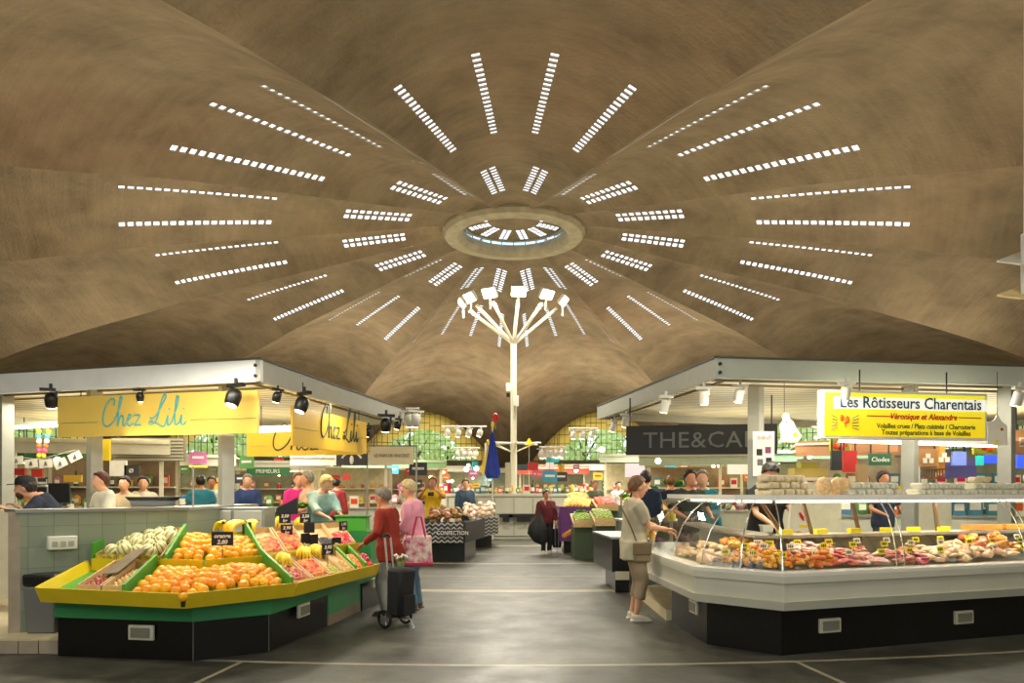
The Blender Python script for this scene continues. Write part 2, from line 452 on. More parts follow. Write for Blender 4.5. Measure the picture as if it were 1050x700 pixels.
def facade(li):
    global NWIN
    t0 = li*DL
    fr = MB(); am = MB(); gl = MB()
    top = lambda u: shell_z(FR, u)+.05
    N = 34
    us = [-1+2*i/N for i in range(N+1)]
    ins = lambda u: EYE+4.4-7.0*u*u    # edge of the clear glazing
    def p(u, z, dr=0): return Vector(pol(FR+dr, t0+u*HALF, z))
    for i in range(N):
        u0, u1 = us[i], us[i+1]; 
        a0, a1 = top(u0), top(u1); b0, b1 = max(ZB, min(ins(u0), a0)), max(ZB, min(ins(u1), a1))
        if max(a0, a1) > ZB:
            a0 = max(a0, ZB); a1 = max(a1, ZB)
            am.quad(p(u0, b0), p(u1, b1), p(u1, a1), p(u0, a0))
            if max(b0, b1) > ZB: gl.quad(p(u0, ZB), p(u1, ZB), p(u1, b1), p(u0, b0))
        if a0 > ZB+.1:
            fr.slab(p(u0-.002, 0, -.06), p(u0+.002, 0, -.06), .06, ZB, a0)
    z = ZB+.55
    while z < 7.2:
        seg = [u for u in us if top(u) > z]
        if len(seg) > 1:
            jit = [z+(.18 if (k//4) % 2 else 0) for k in range(len(seg))]
            for k in range(len(seg)-1):
                q0, q1 = p(seg[k], jit[k], -.03), p(seg[k+1], jit[k], -.03)
                fr.hexa([q0+Vector((0, 0, -.015)), q1+Vector((0, 0, -.015)), p(seg[k+1], jit[k]-.015, .02), p(seg[k], jit[k]-.015, .02)],
                        [q0+Vector((0, 0, .015)), q1+Vector((0, 0, .015)), p(seg[k+1], jit[k]+.015, .02), p(seg[k], jit[k]+.015, .02)])
        z += .62
    NWIN += 1
    w = struct(f'window_{NWIN}', fr, FRAME, smooth=False)
    if am.v: obj('amber_panel', am, AMBER, w, smooth=False)
    obj('glass_pane', gl, WGLASS, w, smooth=False)
for li in range(NL): facade(li)
# beam and wall under the glazing
mb = MB()
K = 104
for i in range(K):
    a0, a1 = 2*PI*i/K, 2*PI*(i+1)/K
    mb.hexa([pol(FR-.15, a0, ZB-.28), pol(FR-.15, a1, ZB-.28), pol(FR+.25, a1, ZB-.28), pol(FR+.25, a0, ZB-.28)],
            [pol(FR-.15, a0, ZB), pol(FR-.15, a1, ZB), pol(FR+.25, a1, ZB), pol(FR+.25, a0, ZB)])
struct('trim_3', mb, BEAM)
mb = MB()
for i in range(K):
    a0, a1 = 2*PI*i/K, 2*PI*(i+1)/K
    if i in (0, K-1): continue
    mb.hexa([pol(FR, a0, 0), pol(FR, a1, 0), pol(FR+.2, a1, 0), pol(FR+.2, a0, 0)],
            [pol(FR, a0, ZB-.28), pol(FR, a1, ZB-.28), pol(FR+.2, a1, ZB-.28), pol(FR+.2, a0, ZB-.28)])
struct('wall_perimeter', mb, WALLM)

# ---------------------------------------------------------------- floor with pale joint bands
def floor_mat():
    m = bpy.data.materials.new('polished_screed'); m.use_nodes = True; nt = m.node_tree; L = nt.links; b = nt.nodes['Principled BSDF']
    tc = nt.nodes.new('ShaderNodeTexCoord'); sx = nt.nodes.new('ShaderNodeSeparateXYZ'); L.new(tc.outputs['Object'], sx.inputs[0])
    cb = nt.nodes.new('ShaderNodeCombineXYZ'); L.new(sx.outputs[0], cb.inputs[0]); L.new(sx.outputs[1], cb.inputs[1])
    vl = nt.nodes.new('ShaderNodeVectorMath'); vl.operation = 'LENGTH'; L.new(cb.outputs[0], vl.inputs[0])
    def math_(op, a, b_=None, c=None):
        q = nt.nodes.new('ShaderNodeMath'); q.operation = op
        for k, v in enumerate((a, b_, c)):
            if v is None: continue
            if isinstance(v, (int, float)): q.inputs[k].default_value = v
            else: L.new(v, q.inputs[k])
        return q.outputs[0]
    r = vl.outputs['Value']; acc = None
    for R_, w in ((19.75, .03), (15.1, .13), (10.95, .1), (5.9, .18), (8.6, .05), (13.2, .02)):
        d = math_('LESS_THAN', math_('ABSOLUTE', math_('SUBTRACT', r, R_)), w)
        acc = d if acc is None else math_('MAXIMUM', acc, d)
    at = math_('ARCTAN2', sx.outputs[0], math_('MULTIPLY', sx.outputs[1], -1))
    fr = math_('ABSOLUTE', math_('SUBTRACT', math_('FRACT', math_('ADD', math_('DIVIDE', at, DL/2), 1.0)), .5))
    rad = math_('LESS_THAN', math_('MULTIPLY', math_('MULTIPLY', fr, DL/2), r), .022)
    rad = math_('MULTIPLY', rad, math_('GREATER_THAN', r, 19.75))
    acc = math_('MAXIMUM', acc, rad)
    def nz(s, d=6, dist=0):
        n = nt.nodes.new('ShaderNodeTexNoise'); n.inputs['Scale'].default_value = s; n.inputs['Detail'].default_value = d; n.inputs['Distortion'].default_value = dist; n.inputs['Roughness'].default_value = .62
        L.new(tc.outputs['Object'], n.inputs['Vector']); return n.outputs['Fac']
    rp = nt.nodes.new('ShaderNodeValToRGB'); L.new(nz(.7, 7, .6), rp.inputs[0]); e = rp.color_ramp.elements
    e[0].position = .34; e[0].color = srgb(42, 41, 33); e[1].position = .68; e[1].color = srgb(94, 93, 80)
    rp2 = nt.nodes.new('ShaderNodeValToRGB'); L.new(nz(5, 6, .3), rp2.inputs[0]); e = rp2.color_ramp.elements
    e[0].position = .35; e[0].color = (.6, .6, .6, 1); e[1].position = .7; e[1].color = (1.15, 1.12, 1.05, 1)
    mu = nt.nodes.new('ShaderNodeMix'); mu.data_type = 'RGBA'; mu.blend_type = 'MULTIPLY'; mu.inputs[0].default_value = .8
    L.new(rp.outputs[0], mu.inputs[6]); L.new(rp2.outputs[0], mu.inputs[7])
    mj = nt.nodes.new('ShaderNodeMix'); mj.data_type = 'RGBA'; L.new(math_('MULTIPLY', acc, math_('MULTIPLY_ADD', nz(3), .8, .25)), mj.inputs[0]); L.new(mu.outputs[2], mj.inputs[6]); mj.inputs[7].default_value = srgb(178, 170, 140)
    L.new(mj.outputs[2], b.inputs['Base Color'])
    L.new(math_('MULTIPLY_ADD', nz(2.5), .5, .2), b.inputs['Roughness'])
    bp = nt.nodes.new('ShaderNodeBump'); bp.inputs['Strength'].default_value = .12; bp.inputs['Distance'].default_value = .02
    L.new(nz(9), bp.inputs['Height']); L.new(bp.outputs['Normal'], b.inputs['Normal'])
    return m
mb = MB(); mb.add([pol(FR+.2, 2*PI*i/104, 0) for i in range(104)][::-1], [tuple(range(104))])
fl = struct('floor', mb, floor_mat(), loc=(CX, CY, 0), smooth=False)
# ground outside
mb = MB(); k = 64
mb.loft([[Vector(pol(r, 2*PI*i/k, -.02)) for i in range(k)] for r in (FR+.2, 90)], False)
tag(obj('street_ground', mb, mat('street_ground', (170, 168, 150), .9)), kind='structure')

# the sky and trees outside
w = bpy.data.worlds.new('sky'); SC.world = w; w.use_nodes = True
bg = w.node_tree.nodes['Background']; bg.inputs[0].default_value = (.86, .93, 1, 1); bg.inputs[1].default_value = 2.2
LEAF = mat('tree_leaves', (206, 226, 150), .6, rgb2=(238, 243, 200), scale=1.5)
_n = LEAF.node_tree; _t = _n.nodes.new('ShaderNodeBsdfTranslucent'); _x = _n.nodes.new('ShaderNodeMixShader'); _b = _n.nodes['Principled BSDF']; _x.inputs[0].default_value = .5; _n.links.new(_b.inputs['Base Color'].links[0].from_socket, _t.inputs[0]); _n.links.new(_b.outputs[0], _x.inputs[1]); _n.links.new(_t.outputs[0], _x.inputs[2]); _n.links.new(_x.outputs[0], _n.nodes['Material Output'].inputs[0])
TRUNK = mat('tree_trunk', (95, 78, 58), .9, vary=.2)
def tree_proto():
    t = thing('tree', 'leafy green tree outside the arched window', 'tree')
    rnd = random.Random(5); mb = MB()
    for k in range(2200):
        a = rnd.random()*2*PI; zz = rnd.uniform(-1, 1); rr = (1-zz*zz)**.5*(.45+.55*rnd.random()**.5)
        lump = 1+.22*math.sin(3*a+4*zz)
        c = Vector((2.6*rr*math.cos(a)*lump, 2.6*rr*math.sin(a)*lump, 4.3+2.9*zz)); s = rnd.uniform(.14, .3)
        d1 = Vector((rnd.gauss(0, 1), rnd.gauss(0, 1), rnd.gauss(0, 1))).normalized(); d2 = d1.orthogonal().normalized()
        mb.quad(c-d1*s, c-d2*s*.6, c+d1*s, c+d2*s*.6)
    obj('foliage', mb, LEAF, t, smooth=False)
    mb = MB(); mb.tube([(0, 0, -.1), (.05, 0, 1.5), (0, .1, 3), (.1, 0, 5)], [.22, .17, .14, .05])
    for k in range(5):
        a = k*1.3; mb.tube([(0, 0, 2.2+.3*k), (math.cos(a), math.sin(a), 3.4+.3*k), (1.8*math.cos(a), 1.8*math.sin(a), 4.5+.2*k)], [.08, .05, .02], 6)
    obj('trunk', mb, TRUNK, t)
    return Proto(t)
TP = tree_proto()
for i in range(14):
    deg = 118+12*i-(0 if 118+12*i < 180 else 360); r = 34+(i % 3)*.6
    side = 'left' if deg > 0 else 'right'
    if abs(deg) < 110: continue
    TP.put(pol(r+7.5, math.radians(deg+6), -.02), (0, 0, i*2.1), f'tall bushy tree further outside the arched windows on the {side} half', 'rear trees outside the windows on the '+side, (1.45, 1.45, 1.3))
    TP.put(pol(r, math.radians(deg), -.02), (0, 0, i*1.1), f'leafy green tree outside the arched windows on the {side} half of the hall', 'trees outside the windows on the '+side, (1.08, 1.08, 1.25))
# ================================================================ shared looks
BRSTEEL = mat('brushed_steel', (170, 172, 168), .35, .9)
DKPLAST = mat('black_plastic', (22, 22, 22), .4)
WHPAINT = mat('white_paint', (225, 225, 215), .5)
FIXWHITE = mat('lamp_housing_white', (215, 212, 200), .5)
CHALK = mat('chalk_board', (28, 26, 24), .7)
CHALKW = mat('chalk_white', (225, 220, 205), .8)
LAMPON = glow('lamp_face', (255, 240, 205), 9)
TUBEON = glow('fluorescent_tube', (255, 246, 220), 6)

def inward(poly, d, last=None):
    """move an open plan polyline sideways by d (to its left)"""
    out = []
    for i, p in enumerate(poly):
        p = Vector(p); 
        ts = []
        if i > 0: ts.append((p-Vector(poly[i-1])).normalized())
        if i < len(poly)-1: ts.append((Vector(poly[i+1])-p).normalized())
        ns = [Vector((-t.y, t.x)) for t in ts]; n = sum(ns, Vector((0, 0)))
        n = n.normalized(); k = 1/max(.4, n.dot(ns[0])); out.append(p+n*d*k)
    return out

# ================================================================ canopies
def canopy(side):
    s = -1 if side == 'left' else 1
    if s < 0: A = (-3.1, 9.0); F = (-10.2, 10.97); B = (-2.13, 14.5); C_ = (-9.4, 17.5); zt, zb = 3.09, 2.82
    else: A = (2.5, 9.0); F = (11.5, 10.35); B = (1.64, 14.1); C_ = (10.5, 17.5); zt, zb = 3.106, 2.86
    col = (240, 243, 242) if s < 0 else (186, 192, 178)
    t = thing('stall_canopy', ('white fronted' if s < 0 else 'pale grey green fronted')+' flat canopy roof over the '+('fruit and vegetable stall on the left' if s < 0 else 'poultry counter on the right'), 'canopy', ((A[0]+C_[0])/2, (A[1]+C_[1])/2, zb))
    fm = mat('fascia_front_'+side, col, .45, vary=.04, scale=3); sm_ = mat('fascia_side_'+side, (168, 168, 156), .5, vary=.04)
    th = -.06 if s < 0 else .06
    mb = MB(); mb.slab(F, A, .06 if s < 0 else -.06, zb, zt) if False else mb.slab(A, F, (-.06 if s < 0 else .06), zb, zt)
    obj('front_fascia', mb, fm, t, smooth=False)
    mb = MB(); mb.slab(A, B, (.06 if s < 0 else -.06), zb, zt); obj('side_fascia', mb, sm_, t, smooth=False)
    mb = MB(); mb.slab(B, C_, (.06 if s < 0 else -.06), zb, zt); mb.slab(C_, F, (.06 if s < 0 else -.06), zb, zt); obj('rear_fascia', mb, sm_, t, smooth=False)
    # dark roof edge trim
    mb = MB()
    for a, b in ((A, F), (A, B)):
        a = Vector(a); b = Vector(b); sg = (-1 if s < 0 else 1) if b.y < 12 else (1 if s < 0 else -1)
        n = (b-a).normalized(); n = Vector((-n.y, n.x))*(.12*sg)
        o_ = -n*.12
        mb.hexa([(a.x+o_.x, a.y+o_.y, zt), (b.x+o_.x, b.y+o_.y, zt), (b.x+n.x, b.y+n.y, zt), (a.x+n.x, a.y+n.y, zt)], [(a.x+o_.x, a.y+o_.y, zt+.025), (b.x+o_.x, b.y+o_.y, zt+.025), (b.x+n.x, b.y+n.y, zt+.025), (a.x+n.x, a.y+n.y, zt+.025)])
    obj('roof_trim', mb, mat('roof_trim_dark', (88, 84, 72), .6), t, smooth=False)
    # bolts near the corner
    dF = (Vector(F)-Vector(A)).normalized(); nrm = Vector((dF.y, -dF.x))*(1 if dF.x > 0 else -1)
    for z in (zt-.07, zb+.07):
        mb = MB(); p = Vector((A[0], A[1]))+dF*.06+nrm*.0; mb.cyl((p.x, p.y, z), (p.x+nrm.x*.02, p.y+nrm.y*.02, z), .022, 10)
        obj('bolt', mb, mat('bolt_dark', (60, 58, 52), .5, .6), t)
    # slatted underside
    mb = MB(); z = zb+.13
    g_ = ((A[0]+F[0]+C_[0]+B[0])/4, (A[1]+F[1]+C_[1]+B[1])/4); poly = [(p[0]+(g_[0]-p[0])*.03, p[1]+(g_[1]-p[1])*.03) for p in (A, F, C_, B)]; mb.prism([(p[0], p[1]) for p in poly], z, z+.06)
    sl = bpy.data.materials.new('slatted_soffit_'+side); sl.use_nodes = True; nt = sl.node_tree; b = nt.nodes['Principled BSDF']
    b.inputs['Roughness'].default_value = .35
    tc = nt.nodes.new('ShaderNodeTexCoord'); mp = nt.nodes.new('ShaderNodeMapping'); mp.inputs['Rotation'].default_value = (0, 0, -math.atan2(dF.y, dF.x)); wv = nt.nodes.new('ShaderNodeTexWave'); wv.bands_direction = 'Y'; wv.inputs['Scale'].default_value = 1.5; wv.inputs['Distortion'].default_value = 0
    nt.links.new(tc.outputs['Object'], mp.inputs[0]); nt.links.new(mp.outputs[0], wv.inputs[0])
    r = nt.nodes.new('ShaderNodeValToRGB'); e = r.color_ramp.elements; e[0].position = .08; e[0].color = srgb(90, 82, 62); e[1].position = .22; e[1].color = srgb(214, 204, 176)
    nt.links.new(wv.outputs['Fac'], r.inputs[0]); nt.links.new(r.outputs[0], b.inputs['Base Color'])
    bp = nt.nodes.new('ShaderNodeBump'); bp.inputs['Distance'].default_value = .02; nt.links.new(r.outputs[0], bp.inputs['Height']); nt.links.new(bp.outputs[0], b.inputs['Normal'])
    obj('slatted_soffit', mb, sl, t, smooth=False)
    mb = MB(); mb.prism([(p[0], p[1]) for p in poly], zt-.02, zt+.01); obj('roof_sheet', mb, sm_, t, smooth=False)
    # rails carrying the lamps
    mb = MB()
    for off in (.35, .75):
        a = Vector(A)-nrm*off; bb = Vector(F)-nrm*off; mb.tube([(a.x-s*-.1, a.y, zb+.03), (bb.x, bb.y, zb+.03)], .018, 6)
    dS = (Vector(B)-Vector(A)).normalized(); nS = Vector((dS.y, -dS.x))*(-s if False else (1 if s > 0 else -1))
    a = Vector(A)+nS*.3+dS*.3; bb = Vector(B)+nS*.3; mb.tube([(a.x, a.y, zb+.03), (bb.x, bb.y, zb+.03)], .018, 6)
    obj('lamp_rail', mb, mat('rail_grey', (120, 112, 92), .5, .4), t)
    return t
canopy('left'); canopy('right')

def column(px, d, w=.16, z1=2.93, label='', two=True):
    x = X(px, d); mb = MB(); a = math.atan2(-x, CY-d)
    mb.box((x, d, z1/2), (w, w, z1), rz=-math.atan2(x, CY-d)*1.0+.5*(1 if x < 0 else -1))
    single('steel_column', mb, mat('column_grey', (150, 150, 140), .45, vary=.05), label, 'column', smooth=False, bevel=.006)
column(232, 9.7, label='square pale steel column rising behind the fruit display beside the small yellow sign')
column(97, 10.1, label='square pale steel column under the large white fronted canopy left of the grey roller shutter')
column(6, 10.6, label='square pale steel column at the far left edge behind the man in a black cap')
column(775, 10.3, .17, label='square pale steel column covered with a poster beside the black cafe sign')
column(933, 10.2, .17, label='square pale steel column under the right part of the yellow poultry sign')
column(1032, 10.0, .17, label='square pale steel column at the far right beyond the yellow poultry sign')

# ================================================================ yellow boards of the fruit stall
YEL = mat('sign_yellow', (240, 205, 95), .5, vary=.06, scale=1.5, emit=.0)
YEL2 = mat('sign_yellow_deep', (226, 182, 40), .5, vary=.05, scale=2)
TEAL = mat('script_teal', (80, 168, 172), .6); INK = mat('script_ink', (58, 66, 44), .7); LINE = mat('thin_line_green', (150, 150, 90), .7)
def script_strokes():
    # "Chez Lili" drawn as pen strokes on a 10 x 3 box
    S = []
    S.append([(1.15, 2.2), (1.25, 2.65), (.95, 2.8), (.45, 2.35), (.12, 1.5), (.1, .75), (.4, .45), (.85, .6), (1.25, 1.0)])                     # C
    S.append([(1.25, 1.0), (1.6, 1.7), (1.95, 2.75), (1.85, 2.95), (1.7, 2.4), (1.55, .45), (1.7, 1.1), (1.95, 1.35), (2.1, 1.1), (2.05, .6), (2.2, .45), (2.45, .75)])   # h
    S.append([(2.45, .8), (2.75, 1.1), (2.85, 1.35), (2.65, 1.4), (2.5, 1.0), (2.55, .55), (2.8, .45), (3.1, .7)])           # e
    S.append([(3.1, 1.25), (3.3, 1.35), (3.7, 1.3), (3.55, 1.0), (3.2, .5), (3.5, .5), (3.85, .5)])     # z
    S.append([(4.7, 1.1), (4.85, 1.0), (5.3, 1.3), (5.85, 2.2), (6.2, 2.8), (6.15, 3.05), (5.9, 2.8), (5.6, 1.9), (5.4, 1.1), (5.05, .6), (4.6, .55), (4.75, .8), (5.4, .55), (5.95, .3), (6.15, .5)])  # L
    S.append([(6.15, .5), (6.4, 1.25), (6.35, .6), (6.5, .42), (6.75, .75)])    # i
    S.append([(6.75, .75), (7.2, 1.8), (7.4, 2.7), (7.25, 2.8), (7.1, 1.9), (7.05, .7), (7.2, .42), (7.5, .75)])    # l
    S.append([(7.5, .75), (7.7, 1.25), (7.65, .6), (7.8, .42), (8.1, .7)])
    S.append([(6.5, 1.75), (6.56, 1.83)]); S.append([(7.85, 1.75), (7.91, 1.83)])
    return S
def smooth_path(pts, k=5):
    out = []
    n = len(pts)
    for i in range(n-1):
        p0 = Vector(pts[max(i-1, 0)]); p1 = Vector(pts[i]); p2 = Vector(pts[i+1]); p3 = Vector(pts[min(i+2, n-1)])
        for j in range(k):
            t = j/k; out.append(.5*((2*p1)+(p2-p0)*t+(2*p0-5*p1+4*p2-p3)*t*t+(3*p1-p0-3*p2+p3)*t**3))
    out.append(Vector(pts[-1])); return out
def yellow_board(a, b, z0a, z1a, z0b, z1b, label, body, ink, wscale, xo, zo, pen, line=True, strokes=None, posts=True):
    a = Vector(a); b = Vector(b); d = (b-a).normalized(); n = Vector((d.y, -d.x)); L_ = (b-a).length
    if n.y > 0: n = -n
    t = thing('hanging_sign', label, 'sign', ((a.x+b.x)/2, (a.y+b.y)/2, min(z0a, z0b)))
    mb = MB(); m = n*.015
    q = lambda p, z, s: (p.x+m.x*s, p.y+m.y*s, z)
    mb.hexa([q(a, z0a, 1), q(b, z0b, 1), q(b, z0b, -1), q(a, z0a, -1)], [q(a, z1a, 1), q(b, z1b, 1), q(b, z1b, -1), q(a, z1a, -1)])
    obj('board', mb, body, t, smooth=False)
    f = n*.02
    sk = (z1b-z1a)/L_
    if ink:
        mb = MB()
        for s in (strokes or script_strokes()):
            pts = smooth_path(s); P3 = [(a.x+d.x*(xo+p.x*wscale)+f.x, a.y+d.y*(xo+p.x*wscale)+f.y, z0a+zo+p.y*wscale*.98+sk*(xo+p.x*wscale)) for p in pts]
            mb.tube(P3, pen, 5)
        obj('script_lettering', mb, ink, t)
    if line:
        zz = z0a+zo+.2*wscale*4
        for x0, x1 in ((.05, xo-.08), (xo+8.5*wscale, L_-.03)):
            p, r_ = a+d*x0+f*.9, a+d*x1+f*.9
            mb = MB(); mb.tube([(p.x, p.y, zz+sk*x0), (r_.x, r_.y, zz+sk*x1)], .004, 4); obj('thin_rule', mb, LINE, t)
        pass
    if posts:
        for k in (.12, .88):
            mb = MB(); p = a+(b-a)*k; mb.cyl((p.x, p.y, z1a+sk*L_*k), (p.x, p.y, 2.95), .008, 6); obj('hanging_rod', mb, DKPLAST, t)
    return t
yellow_board((X(60, 9.9), 9.9), (X(265, 9.2), 9.2), 2.2, 2.74, 2.2, 2.74, 'large pale yellow board reading Chez Lili in turquoise script under the canopy front', YEL, TEAL, .158, .72, .06, .011)
yellow_board((X(299, 9.6), 9.6), (X(375, 12.6), 12.6), 2.07, 2.59, 2.12, 2.66, 'slanted yellow board reading Chez Lili in dark script along the canopy side', YEL2, INK, .2, .95, .08, .012)
yellow_board((X(253, 12.6), 12.6), (X(372, 13.2), 13.2), Z(468, 12.6), Z(443, 12.6), 2.14, 2.55, 'dark yellow board with script hanging behind the slanted yellow board', YEL2, INK, .2, .42, .02, .013)

# ================================================================ spot lamps
def spot_proto(name, label, m, big=1, kind='can'):
    t = thing(name, label, 'lamp')
    mb = MB(); mb.box((0, 0, -.02), (.22*big, .05, .035)); mb.cyl((0, 0, 0), (0, 0, .05), .018, 8); obj('track_adapter', mb, m, t)
    mb = MB()
    mb.box((.06*big, 0, -.07), (.02, .03, .1)); obj('bracket', mb, m, t)
    R = Matrix.Rotation(.35, 3, 'X'); mb = MB()
    prof = [(.03, .0), (.06, -.02), (.075, -.07), (.07, -.15), (.055, -.17)] if kind == 'can' else [(.05, 0), (.06, -.01), (.06, -.17), (.055, -.175)]
    n = 16; rings = [[Vector((0, 0, -.06))+R@Vector((r*big*math.cos(2*PI*k/n), r*big*math.sin(2*PI*k/n), z*big)) for k in range(n)] for r, z in prof]
    mb.loft(rings); obj('lamp_head', mb, m, t)
    mb = MB(); c = Vector((0, 0, -.06))
    mb.loft([[c+R@Vector((.05*big*math.cos(2*PI*k/n), .05*big*math.sin(2*PI*k/n), z*big)) for k in range(n)] for z in ((-.172, -.179) if kind == 'can' else (-.176, -.181))])
    obj('lens', mb, LAMPON, t)
    return Proto(t)
SPB = spot_proto('spot_lamp', 'black round spot lamp', DKPLAST, 1.0)
SPW = spot_proto('spot_lamp', 'white cylinder spot lamp', FIXWHITE, .95, 'cyl')
for px, py, d, rz, s, lb in ((52, 408, 9.85, .3, 1.15, 'black spot lamp with a lit face at the far left of the white canopy'), (242, 404, 8.95, 2.6, 1.25, 'large black spot lamp at the right end of the large yellow board'),
        (285, 405, 9.3, 1.0, .75, 'small black spot lamp between the two front yellow boards'), (312, 412, 9.5, 2.4, 1.2, 'large black spot lamp at the top left of the slanted yellow board'),
        (396, 436, 12.4, .4, 1.3, 'black spot lamp with a lit face right of the slanted yellow board'), (409, 437, 13.8, 1.2, .9, 'small black lit spot lamp at the far end of the left canopy'), (378, 444, 13.4, 1.2, .9, 'black spot lamp partly hidden by the right end of the slanted yellow board'),
        (143, 405, 9.55, 0, .7, 'small dark box spot lamp over the word on the large yellow board')):
    SPB.put(P(px, py-9*s, d), (0, 0, rz), lb, None, s)
for px, py, d, rz, s, lb in ((683, 405, 9.6, .4, 1, 'white cylinder spot lamp nearest the black cafe sign on the right canopy'), (722, 396, 9.3, -.3, 1, 'white cylinder spot lamp just left of the right canopy corner'),
        (759, 394, 9.35, .2, 1, 'white cylinder spot lamp just right of the right canopy corner'), (868, 391, 8.95, 0, 1, 'white cylinder spot lamp in front of the yellow poultry sign'), (1046, 396, 9.4, .3, 1.1, 'white lit spot lamp at the right edge of the picture'),
        (642, 424, 12.5, .4, 1, 'white spot lamp hanging near the left end of the black cafe sign'), (630, 430, 13.5, .9, 1, 'white spot lamp at the far end of the right canopy')):
    SPW.put(P(px, py, d), (0, 0, rz), lb, None, s)
# tube lights under the canopies
def tube_light(a, b, label):
    t = thing('tube_light', label, 'lamp', ((a[0]+b[0])/2, (a[1]+b[1])/2, a[2]))
    mb = MB(); mb.tube([a, b], .022, 6); obj('tube', mb, TUBEON, t)
    mb = MB(); mb.tube([(a[0], a[1], a[2]+.04), (b[0], b[1], b[2]+.04)], .035, 4); obj('housing', mb, FIXWHITE, t)
tube_light(tuple(P(-30, 441, 11.2)), tuple(P(60, 436, 10.9)), 'long lit tube light under the far left of the canopy')
tube_light(tuple(P(262, 442, 11)), tuple(P(300, 441, 11.2)), 'short lit tube light between the large and the slanted yellow boards')
tube_light(tuple(P(860, 452, 11)), tuple(P(1045, 458, 11)), 'long lit tube light behind the yellow poultry sign')

# ================================================================ tiled counter of the stall and step
TILE = bpy.data.materials.new('grey_green_tiles'); TILE.use_nodes = True
nt = TILE.node_tree; b = nt.nodes['Principled BSDF']; tc = nt.nodes.new('ShaderNodeTexCoord'); br = nt.nodes.new('ShaderNodeTexBrick')
br.offset = 0; br.inputs['Scale'].default_value = 5; br.inputs['Mortar Size'].default_value = .012; br.inputs['Brick Width'].default_value = .75; br.inputs['Row Height'].default_value = 1
br.inputs['Color1'].default_value = srgb(142, 150, 128); br.inputs['Color2'].default_value = srgb(132, 141, 120); br.inputs['Mortar'].default_value = srgb(112, 114, 96)
mp = nt.nodes.new('ShaderNodeMapping'); mp.inputs['Rotation'].default_value = (PI/2, 0, 0); nt.links.new(tc.outputs['Object'], mp.inputs[0]); nt.links.new(mp.outputs[0], br.inputs[0]); nt.links.new(br.outputs[0], b.inputs['Base Color']); b.inputs['Roughness'].default_value = .3
PINKT = mat('beige_edge_tiles', (165, 150, 128), .4, vary=.1)
W0 = (-4.64, 6.9); W1 = (-3.55, 8.0); W2 = (-3.62, 10.4)
t = thing('tiled_counter', 'grey green tiled service counter wall behind the fruit display', 'counter', (-4.2, 7.6, .13))
mb = MB(); mb.slab(W0, W1, .14, .13, 1.26); mb.slab(W1, W2, .14, .13, 1.26); obj('tiled_wall', mb, TILE, t, smooth=False)
mb = MB(); mb.slab((W0[0]-.1, W0[1]-.02), W0, .2, .13, 1.27); obj('corner_edge', mb, PINKT, t, smooth=False)
mb = MB(); mb.slab((W0[0]-.02, W0[1]-.04), (W1[0]+.03, W1[1]-.02), .5, 1.26, 1.29); mb.slab((W1[0]+.02, W1[1]), (W2[0]+.02, W2[1]), .5, 1.261, 1.29); obj('worktop', mb, BRSTEEL, t, smooth=False)
# step
mb = MB(); mb.prism([(-6.6, 6.58), (-3.86, 6.62), (-3.6, 8.2), (-3.3, 11), (-9, 11), (-9, 6.9)], 0, .13)
st = struct('floor_step', mb, mat('step_beige', (205, 190, 150), .5, vary=.07, scale=6), smooth=False)
st.name = 'trim_4'
mb = MB(); x = -6.6
while x < -3.95: mb.box((x+.09, 6.577+.013*(x+6.6)/2.6, .06), (.17, .02, .115)); x += .18
struct('trim_5', mb, PINKT, smooth=False)
# socket box
t = thing('socket_box', 'white triple wall socket on the grey green tiled wall', 'socket', tuple(P(73, 562, 7.12)))
dW = (Vector(W1)-Vector(W0)).normalized(); aW = math.atan2(dW.y, dW.x)
c = Vector((W0[0], W0[1]))+dW*.34; nW = Vector((dW.y, -dW.x)); c2 = c+nW*.03
mb = MB(); mb.box((c2.x, c2.y, Z(556, 7.15)), (.25, .07, .13), aW); obj('housing', mb, mat('socket_white', (226, 222, 205), .4), t, bevel=.008)
for k in (-.07, 0, .07):
    p = c+nW*.068+dW*k; mb = MB(); mb.box((p.x, p.y, Z(557, 7.15)), (.045, .012, .05), aW); obj('socket', mb, mat('socket_grey', (170, 165, 150), .4), t)
# grey bin with black bag
t = thing('waste_bin', 'grey plastic bin with a black bag edge beside the tiled wall', 'bin', (X(49, 6.95), 6.95, .13))
bx, by = X(50, 6.98), 6.98
mb = MB(); mb.box((bx, by, .13+.22), (.26, .26, .44), taper=1.15); obj('bin_body', mb, mat('bin_grey', (110, 110, 105), .5), t, bevel=.015)
mb = MB(); mb.box((bx, by, .13+.5), (.31, .31, .11), taper=1.02); obj('bag', mb, DKPLAST, t, bevel=.02)

# ================================================================ the fruit display
K0 = [(-4.04, 6.51), (-2.74, 6.29), (-2.22, 6.67), (-2.01, 7.94)]
KICK = mat('kick_black', (12, 11, 10), .28, vary=.3, scale=12, bump=.1)
GRN = mat('display_green', (50, 135, 75), .45, vary=.06, scale=4); GRN2 = mat('divider_green', (75, 150, 45), .5, vary=.06, scale=4)
DY = mat('tray_yellow', (222, 192, 28), .4, vary=.05, scale=5)
WOOD = mat('crate_wood', (205, 172, 118), .7, vary=.12, scale=20)
L0, L1, L2, L3 = (-4.1, 6.36), (-2.68, 5.99), (-2.0, 6.69), (-1.57, 8.48)
M0, M1, M2, M3 = (-4.17, 7.25), (-2.9, 6.9), (-2.52, 7.4), (-1.95, 9.3)
I0, I1, I2, I3 = (-4.1, 8.05), (-3.2, 7.75), (-3.0, 8.25), (-2.35, 10.1)
t = thing('fruit_display_stand', 'large angular fruit display stand with yellow trays, green band and black base', 'display stand', (-2.9, 7.3, 0))
mb = MB(); mb.prism(K0+[(-2.6, 8.0), (-3.9, 7.9)], 0, .34)
